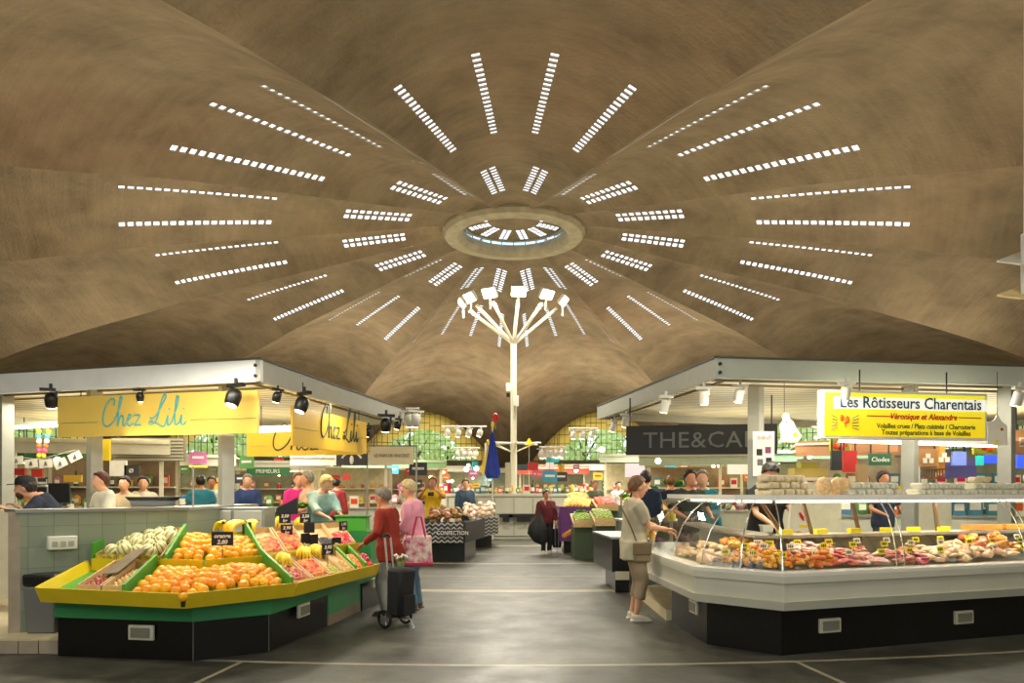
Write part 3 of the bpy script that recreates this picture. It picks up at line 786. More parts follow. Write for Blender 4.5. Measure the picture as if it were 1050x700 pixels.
mb.prism([(-1.84, 9.0), (-1.7, 9.75), (-2.2, 9.8), (-2.4, 9.0)], 0, .34)
obj('black_base', mb, KICK, t, smooth=False)
mb = MB(); mb.prism([(-4.06, 6.49), (-2.74, 6.26), (-2.19, 6.65), (-1.98, 7.96), (-1.7, 9.78), (-2.3, 9.9), (-3.0, 8.3), (-4.0, 7.9)], .345, .5)
mb.prism([(-2.0, 7.96), (-1.86, 8.98), (-2.4, 9.0), (-2.5, 8.0)], .12, .345)
obj('green_band', mb, GRN, t, smooth=False)
mb = MB(); mb.prism([(-2.0, 7.96), (-1.86, 8.98), (-2.4, 9.0), (-2.5, 8.0)], .0, .12); obj('grey_plinth', mb, mat('plinth_grey', (135, 120, 98), .7), t, smooth=False)
for px, py, d, ax in ((146, 648, 6.35, (-2.74+4.04, 6.29-6.51)), (310, 625, 7.25, (.21, 1.27))):
    a = math.atan2(ax[1], ax[0]); c = P(px, py, d); n = Vector((math.sin(a), -math.cos(a), 0)); 
    mb = MB(); c = c+n*.012; mb.box(c, (.24, .03, .13), a); v = obj('vent_frame', mb, mat('vent_cream', (205, 198, 172), .4), t, bevel=.006)
    mb = MB(); mb.box(c+n*.014, (.18, .02, .085), a)
    obj('vent_glass', mb, mat('vent_lens', (130, 128, 108), .25), v)
# right side vent of the further base
c = P(384, 597, 9.2); mb = MB(); mb.box(c, (.03, .2, .11), -.1); obj('vent_frame', mb, MATS['vent_cream'], t)
def bil(q, u, v, z=0):
    a, b_, c, d = [Vector(p) for p in q]
    return (a*(1-u)+b_*u)*(1-v)+(d*(1-u)+c*u)*v
def deck(quads, zf, zb, name, m, th=.03):
    mb = MB()
    for q in quads:
        lo = [(q[0][0], q[0][1], zf-th), (q[1][0], q[1][1], zf-th), (q[2][0], q[2][1], zb-th), (q[3][0], q[3][1], zb-th)]
        mb.hexa(lo, [(x, y, z+th) for x, y, z in lo])
    return obj(name, mb, m, t, smooth=False)
deck([(L0, L1, M1, M0), (L1, L2, M2, M1), (L2, L3, M3, M2)], .54, .68, 'front_deck', GRN2)
deck([(M0, M1, I1, I0), (M1, M2, I2, I1), (M2, M3, I3, I2)], .72, .96, 'back_deck', GRN2)
def lip(a, b, z0, z1, tilt, name, m=DY, za=None, base=None):
    """board leaning outwards: bottom on a..b, top shifted by tilt"""
    a = Vector(a); b = Vector(b); d = (b-a).normalized(); n = Vector((d.y, -d.x)); mb = MB(); o = n*tilt; th = n*.022
    dz = base or (0, 0)
    mb.hexa([(a.x, a.y, z0+dz[0]), (b.x, b.y, z0+dz[1]), (b.x-th.x, b.y-th.y, z0+dz[1]), (a.x-th.x, a.y-th.y, z0+dz[0])],
            [(a.x+o.x, a.y+o.y, z1+dz[0]), (b.x+o.x, b.y+o.y, z1+dz[1]), (b.x+o.x-th.x, b.y+o.y-th.y, z1+dz[1]), (a.x+o.x-th.x, a.y+o.y-th.y, z1+dz[0])])
    return obj(name, mb, m, t, smooth=False)
for p_ in ((K0[1][0], K0[1][1]-.004), (K0[2][0]+.004, K0[2][1]-.004)):
    mb = MB(); mb.box((p_[0], p_[1], .17), (.008, .008, .34), .3); obj('seam_strip', mb, mat('seam_grey', (96, 92, 82), .6), t, smooth=False)
mb = MB(); mb.box((L1[0]+.0, L1[1]-.035, .575), (.02, .03, .11)); obj('lip_gap_shade', mb, DKPLAST, t, smooth=False)  # dark box put in to imitate the shade between the front lips
lip(L0, L1, .5, .63, .05, 'front_lip'); lip(L1, L2, .5, .63, .05, 'front_lip'); lip(L2, L3, .5, .63, .05, 'front_lip')
lip(M0, (-3.35, 7.02), .66, .8, .0, 'back_lip'); lip((-3.35, 7.02), M1, .66, .82, .04, 'back_lip'); lip(M1, M2, .66, .82, .04, 'back_lip'); lip(M2, M3, .66, .82, .03, 'back_lip')
lip(M0, L0, .5, .63, .05, 'side_lip', base=(.15, 0))
lip(I0, M0, .76, .95, .0, 'side_lip', m=GRN2, base=(.2, 0))
def divider(a, b, za, zb, h=.14, th=.025):
    a = Vector(a); b = Vector(b); mb = MB(); mb.slab(a, b, th, za, za+h, zb, zb+h)
    return obj('divider', mb, GRN2, t, smooth=False)
def cut(q, u): return bil(q, u, 0), bil(q, u, 1)
FA = (L0, L1, M1, M0); FB = (L1, L2, M2, M1); FC = (L2, L3, M3, M2)
BA = (M0, M1, I1, I0); BB = (M1, M2, I2, I1); BC = (M2, M3, I3, I2)
a, b_ = cut(FA, .6); divider(a, b_, .54, .72)
divider(L2, M2, .54, .74); a, b_ = cut(FC, .72); divider(a, b_, .54, .7, .12); a, b_ = cut(FC, .86); divider(a, b_, .54, .7, .12)
a, b_ = cut(BA, .68); divider(a, b_, .72, .98); divider(M2, I2, .72, .98, .16)
mb = MB(); mb.slab(I0, I1, .02, .9, 1.02); mb.slab(I1, I2, .02, .9, 1.02); mb.slab(I2, I3, .02, .9, 1.02); obj('rear_board', mb, DY, t, smooth=False)
# lower cupboard under the upper tier
mb = MB(); mb.prism([M0, M1, M2, M3, I3, I2, I1, I0], .5, .66); obj('tier_box', mb, DY, t, smooth=False)

# ---------------------------------------------------------------- fruit
def pebble(r, seed, sub=2, squash=1, amp=.06, fq=1.5):
    bm = bmesh.new(); bmesh.ops.create_icosphere(bm, subdivisions=sub, radius=r)
    for v in bm.verts:
        n = noise.noise(v.co/r*fq+Vector((seed*7.3, 0, 0))); v.co *= 1+amp*n; v.co.z *= squash
    mb = MB(); bm.verts.ensure_lookup_table(); mb.add([v.co.copy() for v in bm.verts], [tuple(v.index for v in f.verts) for f in bm.faces]); bm.free(); return mb
def fruit_proto(name, r, m, cat, squash=1, stem=None, seed=1, amp=.03, sub=2):
    mb = pebble(r, seed, sub, squash, amp)
    for i, v in enumerate(mb.v):      # dimple at the stalk end
        d = (v[0]**2+v[1]**2)**.5
        if v[2] > 0 and d < r*.45: mb.v[i] = (v[0], v[1], v[2]-r*.22*(1-d/(r*.45)))
    o = obj(name, mb, m, loc=(0, 0, 0)); tag(o, name, cat)
    return Proto(o)
def heap(proto, q, zf, zb, n, r, label, group, u0=0.04, u1=.96, v0=.06, v1=.94, pile=.0, layers=1, rnd=random, jitter=.25, step=1.9):
    """lay fruit in rows over a sloping tray, higher towards the middle"""
    A_, B_, C_, D_ = [Vector(p) for p in q]
    Lu = ((B_-A_).length+(C_-D_).length)/2*(u1-u0); Lv = ((D_-A_).length+(C_-B_).length)/2*(v1-v0); cnt = 0
    for lay in range(layers):
        m_ = .12*lay
        nu = max(1, int(Lu*(1-2*m_)/(r*step))); nv = max(1, int(Lv*(1-2*m_)/(r*step*.92)))
        for j in range(nv):
            for i in range(nu):
                if cnt >= n: return cnt
                uu = (i+.5+(.5 if (j+lay) % 2 else 0)+rnd.uniform(-jitter, jitter)*.5)/(nu+.5); vv = (j+.5+rnd.uniform(-jitter, jitter)*.5)/nv
                uu = m_+uu*(1-2*m_); vv = m_+vv*(1-2*m_)
                u = u0+(u1-u0)*min(1, uu); v = v0+(v1-v0)*vv
                p = bil(q, u, v); z = zf+(zb-zf)*v+r*.85+lay*r*1.35+pile*math.sin(PI*uu)*math.sin(PI*min(1, vv*.85+.15))+rnd.uniform(-.1, .1)*r
                proto.put((p.x, p.y, z), (rnd.uniform(-1, 1), rnd.uniform(-1, 1), rnd.uniform(0, 6)), label, group, rnd.uniform(.9, 1.08)); cnt += 1
    return cnt
ORANGE = mat('orange_peel', (250, 168, 14), .42, rand=.1, bump=.15, bscale=90, spec=.5)
PEACH = mat('peach_skin', (206, 84, 46), .6, rgb2=(238, 160, 84), scale=9, rand=.2)
NECT = mat('nectarine_skin', (160, 44, 30), .4, rgb2=(226, 130, 84), scale=10, rand=.22)
APRI = mat('apricot_skin', (240, 160, 70), .6, rgb2=(232, 112, 60), scale=12, rand=.12)
POTA = mat('potato_skin', (205, 165, 95), .75, vary=.15, scale=20, rand=.2)
ONION = mat('onion_skin', (176, 92, 66), .45, vary=.2, scale=20, rand=.3)
MIRA = mat('greengage_skin', (178, 176, 60), .5, rand=.25)
GRAPE = mat('dark_plum_skin', (58, 44, 58), .35, rand=.3)
TOMA = mat('tomato_skin', (205, 40, 24), .25, rand=.15)
MELN = bpy.data.materials.new('melon_rind'); MELN.use_nodes = True
nt = MELN.node_tree; b = nt.nodes['Principled BSDF']; b.inputs['Roughness'].default_value = .6; tc = nt.nodes.new('ShaderNodeTexCoord'); sx = nt.nodes.new('ShaderNodeSeparateXYZ'); nt.links.new(tc.outputs['Object'], sx.inputs[0])
an = nt.nodes.new('ShaderNodeMath'); an.operation = 'ARCTAN2'; nt.links.new(sx.outputs[1], an.inputs[0]); nt.links.new(sx.outputs[0], an.inputs[1])
mm = nt.nodes.new('ShaderNodeMath'); mm.operation = 'MULTIPLY'; mm.inputs[1].default_value = 9; nt.links.new(an.outputs[0], mm.inputs[0]); cs_ = nt.nodes.new('ShaderNodeMath'); cs_.operation = 'COSINE'; nt.links.new(mm.outputs[0], cs_.inputs[0])
rp = nt.nodes.new('ShaderNodeValToRGB'); nt.links.new(cs_.outputs[0], rp.inputs[0]); e = rp.color_ramp.elements; e[0].position = .0; e[0].color = srgb(234, 222, 166); e[1].position = .9; e[1].color = srgb(150, 150, 84); nt.links.new(rp.outputs[0], b.inputs['Base Color'])

PO = fruit_proto('orange', .048, ORANGE, 'orange', .97, amp=.02)
n1 = heap(PO, (bil(FA, .62, 0), L1, M1, bil(FA, .62, 1)), .55, .7, 58, .046, 'orange in the big front tray left of the corner of the fruit stand', 'oranges in the front tray, left part', pile=.06, step=1.92, jitter=.5, u1=1.0, v1=.9)
n2 = heap(PO, FB, .55, .7, 66, .046, 'orange in the big front tray right of the corner of the fruit stand', 'oranges in the front tray, right part', pile=.08, step=1.92, jitter=.5, u0=0.0, v1=.9)
heap(PO, (bil(BA, .7, 0), M1, I1, bil(BA, .7, 1)), .74, .98, 34, .046, 'orange in the upper tray behind the front oranges, left part', 'oranges in the upper tray, left part', pile=.06, step=1.92, jitter=.5, u1=1, v1=.9)
heap(PO, BB, .74, .98, 44, .046, 'orange in the upper tray behind the front oranges, right part', 'oranges in the upper tray, right part', pile=.06, step=1.92, jitter=.5, u0=0, v1=.88)
def small_orange_bag(c):
    t = thing('hanging_orange', 'single orange wedged in the gap of the front yellow lip', 'orange', c)
PO.put((L1[0]+.0, L1[1]-.03, .6), (0, 0, 1), 'single orange wedged in the notch between the two front lips', None, .85)
# melons
mbm = MB(); n = 36; rings = []
for i in range(1, 12):
    a = PI*i/12; rings.append([Vector(((1-.05*math.cos(9*2*PI*k/n))*.074*math.sin(a)*math.cos(2*PI*k/n), (1-.05*math.cos(9*2*PI*k/n))*.074*math.sin(a)*math.sin(2*PI*k/n), .068*math.cos(a))) for k in range(n)])
mbm.loft(rings)
t_ = thing('melon', 'melon', 'melon'); obj('rind', mbm, MELN, t_, loc=(0, 0, 0))
mb = MB(); mb.tube([(0, 0, .062), (.004, 0, .08), (.012, 0, .09)], [.008, .006, .007], 6); obj('stalk', mb, mat('stalk_green', (120, 130, 60), .7), t_)
PM = Proto(t_)
heap(PM, (bil(BA, .02, 0), bil(BA, .63, 0), bil(BA, .66, 1), bil(BA, .02, 1)), .77, 1.0, 22, .07, 'striped pale melon in the cardboard crates at the left back of the stand', 'melons in the yellow printed crates', pile=.02, step=1.95, u0=.06, u1=.94)

# crates
def crate(q, zf, zb, h, label, m=WOOD, group=None, name='wooden_crate', slats=True, paint=None):
    A_, B_, C_, D_ = [Vector(p) for p in q]
    c = (A_+C_)/2; t = thing(name, label, 'crate', (c.x, c.y, zf), group)
    e = .012
    def side(nm, a, b_, za, zb_, hh, mm=m):
        mb = MB(); mb.slab(a, b_, e, za, za+hh, zb_, zb_+hh); obj(nm, mb, mm, t, smooth=False)
    side('front_panel', A_, B_, zf, zf, h, paint or m); side('side_panel', B_, C_, zf, zb, h); side('back_panel', C_, D_, zb, zb, h); side('side_panel', D_, A_, zb, zf, h)
    mb = MB(); lo = [(A_.x, A_.y, zf), (B_.x, B_.y, zf), (C_.x, C_.y, zb), (D_.x, D_.y, zb)]
    mb.hexa(lo, [(x, y, z+.01) for x, y, z in lo]); obj('base_panel', mb, m, t, smooth=False)
    return t
def sub(q, u0, u1, v0, v1): return (bil(q, u0, v0), bil(q, u1, v0), bil(q, u1, v1), bil(q, u0, v1))
PRINT = mat('printed_card_yellow', (226, 200, 60), .7, rgb2=(90, 90, 40), scale=16, detail=1)
for k in range(3):
    crate(sub(BA, .02+.205*k, .215+.205*k, .03, .95), .75, .99, .09, ['yellow printed melon crate furthest left on the stand', 'yellow printed melon crate in the middle of the three', 'yellow printed melon crate next to the upper oranges'][k], mat('card_brown', (180, 150, 90), .8), None, 'melon_crate', paint=PRINT)
crate(sub(FA, .25, .42, .04, .9), .56, .7, .1, 'small wooden crate of reddish onions in the yellow front tray')
crate(sub(FA, .43, .585, .04, .9), .56, .7, .1, 'small wooden crate of pale potatoes in the yellow front tray')
PON = fruit_proto('onion', .024, ONION, 'onion', .9); PPO = fruit_proto('potato', .023, POTA, 'potato', .8, amp=.25)
heap(PON, sub(FA, .25, .42, .04, .9), .58, .72, 40, .024, 'reddish onion in the left small crate of the yellow tray', 'onions in the small crate', pile=.02)
heap(PPO, sub(FA, .43, .585, .04, .9), .58, .72, 60, .022, 'pale potato in the small crate beside the front oranges', 'potatoes in the small crate', pile=.02)
# tilted wooden lid over the onions
mb = MB(); A_, B_, C_, D_ = [bil(FA, *uv) for uv in ((.33, .35), (.45, .35), (.5, 1.02), (.38, 1.02))]
lo = [(A_.x, A_.y, .71), (B_.x, B_.y, .73), (C_.x, C_.y, .9), (D_.x, D_.y, .88)]; mb.hexa(lo, [(x, y, z+.012) for x, y, z in lo])
single('crate_lid', mb, mat('weathered_board', (120, 105, 80), .8, vary=.2, scale=14), 'weathered grey brown board lying slanted over the onion crate', 'board', smooth=False)

PPE = fruit_proto('peach', .036, PEACH, 'peach', .92); PNE = fruit_proto('nectarine', .034, NECT, 'nectarine', .95)
PAP = fruit_proto('apricot', .024, APRI, 'apricot'); PMI = fruit_proto('greengage', .017, MIRA, 'greengage'); PGR = fruit_proto('plum', .017, GRAPE, 'plum'); PTO = fruit_proto('tomato', .03, TOMA, 'tomato', .85)
def lot(q, u0, u1, zf, zb, proto, r, n, cl, fl, gl, v0=.04, v1=.94, pile=.02, **k):
    s = sub(q, u0, u1, v0, v1); crate(s, zf, zb, .07, cl)
    heap(proto, s, zf+.015, zb+.015, n, r, fl, gl, pile=pile, **k)
# front of the right wing
lot(FC, .02, .2, .56, .7, PNE, .032, 34, 'wooden crate of small red nectarines right of the green divider', 'small red nectarine in the front crate right of the green divider', 'nectarines in the front crate')
lot(FC, .215, .4, .56, .7, PPE, .038, 32, 'wooden crate of large peaches in the front row', 'large rosy peach in the second front crate', 'peaches in the second front crate')
lot(FC, .415, .56, .56, .7, PMI, .017, 60, 'wooden crate of small yellow greengages in the front row', 'small yellow plum in the third front crate', 'yellow plums in the third front crate')
lot(FC, .57, .7, .56, .7, PPO, .022, 40, 'wooden crate of brownish new potatoes in the front row', 'brownish potato in the fourth front crate', 'potatoes in the fourth front crate')
heap(PAP, sub(FC, .74, .85, .05, .9), .56, .72, 30, .026, 'apricot in the green walled bay near the shopper in red', 'apricots in the green bay', pile=.03)
heap(PTO, sub(FC, .88, .99, .05, .9), .56, .72, 24, .028, 'red tomato in the last green bay of the front row', 'tomatoes in the last green bay', pile=.03)
# back of the right wing
lot(BC, .02, .2, .76, .98, PPE, .034, 34, 'wooden crate of pale pink peaches in the upper row', 'pale pink peach in the first upper crate', 'peaches in the first upper crate')
lot(BC, .215, .4, .76, .98, PPE, .036, 34, 'wooden crate of rosy peaches under the black price cards', 'rosy peach in the second upper crate', 'peaches in the second upper crate')
lot(BC, .415, .55, .76, .98, PMI, .018, 60, 'wooden crate of green plums in the upper row', 'green plum in the third upper crate', 'green plums in the third upper crate')
lot(BC, .56, .74, .76, .98, PGR, .018, 80, 'wooden crate of dark plums in the upper row', 'dark plum in the upper crate in front of the seller', 'dark plums in the upper crate')
lot(BC, .75, .97, .76, .98, PTO, .026, 60, 'wooden crate of red tomatoes at the end of the upper row', 'red tomato in the last upper crate', 'tomatoes in the last upper crate')
for p_ in (PO, PM, PON, PPO, PPE, PNE, PAP, PMI, PGR): pass

# bananas
BAN = mat('banana_peel', (238, 205, 40), .5, vary=.08, scale=6, rand=.1)
def bananas():
    t = thing('banana_bunch', 'bunch of bananas', 'bananas')
    for k in range(5):
        a = (k-2)*.28; mb = MB(); pts = []
        for i in range(7):
            s = i/6; pts.append((math.sin(a)*.03+s*.03*(k-2), .02+.15*math.sin(s*2.0)*1.0, .1-.15*(1-math.cos(s*1.7))*.8+.004*k))
        mb.tube(pts, [.007, .014, .018, .019, .018, .013, .006], 8); obj('banana', mb, BAN, t, loc=(0, 0, 0))
    mb = MB(); mb.box((0, .02, .105), (.03, .02, .03)); obj('crown', mb, mat('banana_crown', (90, 78, 30), .8), t)
    return Proto(t)
PB = bananas()
for (q, u, v, z, rz, lb, s) in ((BC, -.05, .7, 1.0, 2.5, 'banana bunch above the right end of the upper oranges', 1.2), (BB, .35, 1.02, 1.03, .6, 'small banana bunch behind the left upper oranges', .9), (BC, .1, .98, 1.0, 2.9, 'banana bunch behind the first upper peach crate', 1.1), (BC, .32, 1.05, 1.02, 3.6, 'banana bunch behind the pair of black price cards', 1.1),
        (BC, .6, 1.02, 1.0, 2.8, 'banana bunch beside the seller in the pale blue blouse', 1.1), (FC, .13, .7, .7, 3.3, 'banana bunch lying on the front crate of small nectarines', 1.15), (FC, .38, .95, .72, 3.3, 'banana bunch lying behind the large peaches of the front row', 1.1), (FC, .53, .95, .72, 3.0, 'banana bunch behind the small yellow plums of the front row', 1.1)):
    p = bil(q, u, v); PB.put((p.x, p.y, z), (.2, 0, rz), lb, None, s)
# price cards
def price(px, py, d, w, h, s1, s2, label, rz=0, stick=.12, txt=CHALKW, board=CHALK):
    c = P(px, py, d); t = thing('price_card', label, 'price card', c)
    x = Vector((math.cos(rz), math.sin(rz), 0)); n = Vector((math.sin(rz), -math.cos(rz), 0))
    mb = MB(); mb.box(c, (w, .008, h), rz); obj('card', mb, board, t, smooth=False)
    mb = MB(); mb.cyl(c+Vector((0, 0, -h/2-stick))-n*.0, c+Vector((0, 0, -h/2)), .004, 5); obj('stick', mb, board, t)
    if s1: text(s1, h*.42, c+n*.006+Vector((0, 0, h*.06)), x, txt, t, 'price_lettering', .002, shear=.2, offset=.002)
    if s2: text(s2, h*.42, c+n*.006+Vector((0, 0, -h*.38)), x, txt, t, 'price_lettering', .002, shear=.2, offset=.002)
price(158, 530, 7.9, .19, .14, None, '\u20ac 6', 'black price card reading 6 euros behind the melons', 0)
price(228, 552, 6.95, .2, .13, 'orange', '2.80', 'wide black price card standing in the upper oranges', .1)
price(253, 541, 8.2, .1, .13, None, None, 'dark red brown card between two banana bunches', .1, board=mat('brown_card', (70, 42, 30), .7))
for k, (px, py, d, lb, s) in enumerate(((292, 531, 8.6, 'upper black price card of the stack among the peaches', '3.50'), (294, 543, 8.45, 'lower black price card of the stack among the peaches', '2.90'), (313, 531, 9.0, 'black price card left of the seller', '2.50'), (317, 541, 8.8, 'tilted black price card beside the green plums', None), (336, 563, 8.0, 'black price card over the front row yellow plums', '3.95'), (345, 556, 8.9, 'black price card in the upper row above the front bananas', None), (352, 539, 9.6, 'small black price card on the tomatoes by the green box', '1.95'), (313, 552, 8.4, 'plain dark card at the edge of the second peach crate', None), (322, 553, 8.5, 'plain dark card right of another dark card by the plums', None))):
    price(px, py, d, .13, .12, s, s and 'kg', lb, .3+.1*k)
# leafy goods and crates at the back of the wing
LEAFG = mat('lettuce_green', (90, 140, 50), .6, rand=.3, rgb2=(140, 175, 80), scale=20)
def lettuce():
    mb = MB(); rnd = random.Random(2)
    for k in range(16):
        a = k*2.4; r0 = .02+.004*k; tilt = .3+.06*k
        base = Vector((0, 0, 0)); d = Vector((math.cos(a), math.sin(a), 0)); s = Vector((-math.sin(a), math.cos(a), 0)); pts = []
        for i in range(5):
            f = i/4; c = d*(math.sin(tilt*f*1.3)*.12)+Vector((0, 0, .1*math.cos(tilt*f)*f+.01)); w = .06*math.sin(PI*min(1, f*.8+.2)); 
            pts.append([c-s*w+Vector((0, 0, .012*math.sin(i*3))), c, c+s*w+Vector((0, 0, -.012*math.sin(i*3)))])
        mb.loft(pts, False, False)
    t = tag(obj('lettuce', mb, LEAFG, loc=(0, 0, 0)), 'lettuce', 'lettuce'); return Proto(t)
PL = lettuce()
for i, (px, py, d) in enumerate(((275, 532, 9.9), (283, 528, 10.1), (300, 520, 10.6), (309, 519, 10.7), (291, 523, 10.4))):
    PL.put(P(px, py+3, d), (0, 0, i), 'green leafy lettuce head behind the peach crates and price cards', 'lettuces behind the peach crates', 1.1)
mb = MB(); mb.prism([(-3.9, 9.6), (-2.62, 9.6), (-2.62, 11.2), (-3.4, 11.2)], .13, 1.02); single('back_stand', mb, mat('stand_dark_green', (48, 70, 45), .6), 'dark green stand carrying the lettuces behind the peaches', 'stand', smooth=False)
# green box by the till
t = thing('green_box', 'green open box standing at the end of the upper row beside the seller', 'box', (X(360, 10.4), 10.4, .96))
gx = X(361, 10.3)
mb = MB(); mb.box((gx, 10.35, Z(537, 10.35)), (.42, .3, .2)); obj('box_body', mb, mat('bright_green_plastic', (80, 170, 50), .4), t, bevel=.01)
mb = MB(); mb.box((gx, 10.35, Z(529, 10.35)), (.46, .34, .03)); obj('box_rim', mb, mat('dark_green_plastic', (60, 130, 45), .4), t, bevel=.01)
mb = MB(); mb.prism([(-2.7, 10.12), (-1.95, 10.12), (-1.9, 10.8), (-2.75, 10.8)], 0, Z(544, 10.35)); single('till_stand', mb, GRN, 'green stand under the green box and its scale', 'stand', smooth=False)
# ================================================================ the poultry counter
R0, R1, R2, R3 = (1.6, 8.9), (1.71, 6.93), (2.36, 6.33), (8.6, 8.5)
R4 = (1.75, 10.6)
OUT = [R4, R0, R1, R2, R3]          # left to right when looking from the camera
def rin(d):                      # offset towards the inside of the stall (left of travel is +)
    return inward(OUT, d)
CWH = mat('counter_white', (206, 203, 182), .3, vary=.03, scale=3, coat=.2)
CWH2 = mat('counter_white_shelf', (232, 230, 215), .25)
t = thing('glass_display_counter', 'long angular white refrigerated counter with curved glass and black base', 'display counter', (4, 7.8, 0))
def ribbon(d0, z0, d1, z1, th=.02, pts=None):
    """strip between two offset lines"""
    a = rin(d0); b = rin(d1); a2 = rin(d0+th); b2 = rin(d1+th); mb = MB()
    for i in range(len(OUT)-1):
        mb.hexa([(a[i].x, a[i].y, z0), (a[i+1].x, a[i+1].y, z0), (a2[i+1].x, a2[i+1].y, z0), (a2[i].x, a2[i].y, z0)],
                [(b[i].x, b[i].y, z1), (b[i+1].x, b[i+1].y, z1), (b2[i+1].x, b2[i+1].y, z1), (b2[i].x, b2[i].y, z1)])
    return mb
def plate(d0, d1, z, th):
    a = rin(d0); b = rin(d1); mb = MB()
    for i in range(len(OUT)-1):
        lo = [(a[i].x, a[i].y, z), (a[i+1].x, a[i+1].y, z), (b[i+1].x, b[i+1].y, z), (b[i].x, b[i].y, z)]
        mb.hexa(lo, [(x, y, zz+th) for x, y, zz in lo])
    return mb
a = rin(.16); mb = MB(); poly = [(a[1].x, 8.2), (a[2].x, a[2].y), (a[3].x, a[3].y), (a[4].x, a[4].y), (9.5, 9.2), (3.0, 8.2)]
for tri in ([(a[1].x+.02, 8.15), (a[2].x, a[2].y), (a[3].x, a[3].y), (3.0, 8.15)], [(a[3].x, a[3].y), (a[4].x, a[4].y), (8.4, 9.4), (3.0, 8.15)]): mb.prism(tri, 0, .41)
obj('black_base', mb, KICK, t, smooth=False)
obj('lower_moulding', ribbon(.03, .42, .0, .5, .05), CWH, t, smooth=False)
obj('front_panel', ribbon(.03, .5, .02, .66), CWH, t, smooth=False)
obj('upper_moulding', ribbon(.0, .66, .0, .72, .06), CWH, t, smooth=False)
obj('front_sill', plate(.0, .2, .72, .03), CWH2, t, smooth=False)
obj('deck', plate(.18, .95, .71, .03), BRSTEEL, t, smooth=False)
mb = ribbon(.95, .42, .95, 1.0, .03); obj('rear_panel', mb, mat('rear_panel_grey', (150, 148, 130), .4), t, smooth=False)
obj('under_body', plate(.17, .95, .41, .02), KICK, t, smooth=False)
obj('inner_shelf', plate(.72, 1.0, 1.0, .03), mat('inner_shelf_steel', (176, 170, 156), .35, .3), t, smooth=False)
obj('top_shelf', plate(.5, .98, 1.385, .035), CWH2, t, smooth=False)
obj('top_shelf_edge', ribbon(.49, 1.375, .49, 1.43, .02), mat('edge_white_trim', (240, 240, 232), .3), t, smooth=False)
# curved front glass
prof = [(.1, .76), (.13, .92), (.2, 1.09), (.31, 1.24), (.42, 1.33), (.5, 1.375)]
mb = MB(); lines = [(rin(d), z) for d, z in prof]
for k in range(len(lines)-1):
    (A_, za), (B_, zb) = lines[k], lines[k+1]
    for i in range(len(OUT)-1): mb.quad((A_[i].x, A_[i].y, za), (A_[i+1].x, A_[i+1].y, za), (B_[i+1].x, B_[i+1].y, zb), (B_[i].x, B_[i].y, zb))
obj('curved_glass', mb, thin_glass('counter_glass', (.97, .99, .97), .03), t, smooth='all')
def rib(i, u, m, r, name='glass_rib'):
    pts = []
    for (L_, z) in lines:
        p = L_[i]*(1-u)+L_[i+1]*u; pts.append((p.x, p.y, z))
    mb = MB(); mb.tube(pts, r, 6); return obj(name, mb, m, t)
CHROME = mat('polished_edge', (215, 215, 205), .15, .8)
for i, u in ((1, .02), (1, .5), (2, .0), (3, 0), (3, .2), (3, .215), (3, .46), (3, .475), (3, .7), (2, .5)): rib(i, u, CHROME, .007)
for i, u in ((3, .06), (2, .35), (3, .16), (3, .34), (3, .62)):      # slanted rear struts
    p = [rin(.7)[i]*(1-u)+rin(.7)[i+1]*u, rin(.93)[i]*(1-u)+rin(.93)[i+1]*u]
    mb = MB(); mb.tube([(p[0].x-.1*0, p[0].y, 1.38), (p[1].x+.18, p[1].y, .95)], .022, 6); obj('strut', mb, mat('strut_brown', (120, 96, 70), .4, .3), t)
# tube light under the shelf
mb = MB(); L_ = rin(.56)
for i in range(1, 4): mb.tube([(L_[i].x+.02, L_[i].y, 1.372), (L_[i+1].x-.02, L_[i+1].y, 1.372)], .01, 6)
for i in range(1, 4):
    mb1 = MB(); mb1.tube([(L_[i].x+.02, L_[i].y, 1.365), (L_[i+1].x-.02, L_[i+1].y, 1.365)], .011, 6); obj('tube_lamp', mb1, TUBEON, t)
# vents in the black base
for px, py, d, i in ((698, 622, 7.35, 1), (855, 642, 6.62, 3), (996, 634, 7.13, 3)):
    d_ = (Vector(OUT[i+1])-Vector(OUT[i])).normalized(); an = math.atan2(d_.y, d_.x); n = Vector((d_.y, -d_.x)); 
    l = rin(.155); c = P(px, py, d); A_ = l[i]; s = (Vector((c.x, c.y))-A_).dot(d_); q = A_+d_*s
    c = Vector((q.x, q.y, c.z)); n3 = Vector((n.x, n.y, 0))
    mb = MB(); mb.box(c+n3*.012, (.24, .03, .13), an); v = obj('vent_frame', mb, MATS['vent_cream'], t, bevel=.006)
    mb = MB(); mb.box(c+n3*.026, (.18, .02, .085), an); obj('vent_glass', mb, MATS['vent_lens'], v)
area((3.0, 7.3, 1.355), .6, 5, (1, .95, .8), (0, 0, .33), .03); area((4.6, 7.8, 1.355), 1.4, 10, (1, .95, .8), (0, 0, .33), .03); area((6.2, 8.3, 1.355), 1.4, 10, (1, .95, .8), (0, 0, .33), .03); area((2.3, 7.4, 1.355), .5, 4, (1, .95, .8), (0, 0, -.7), .03)

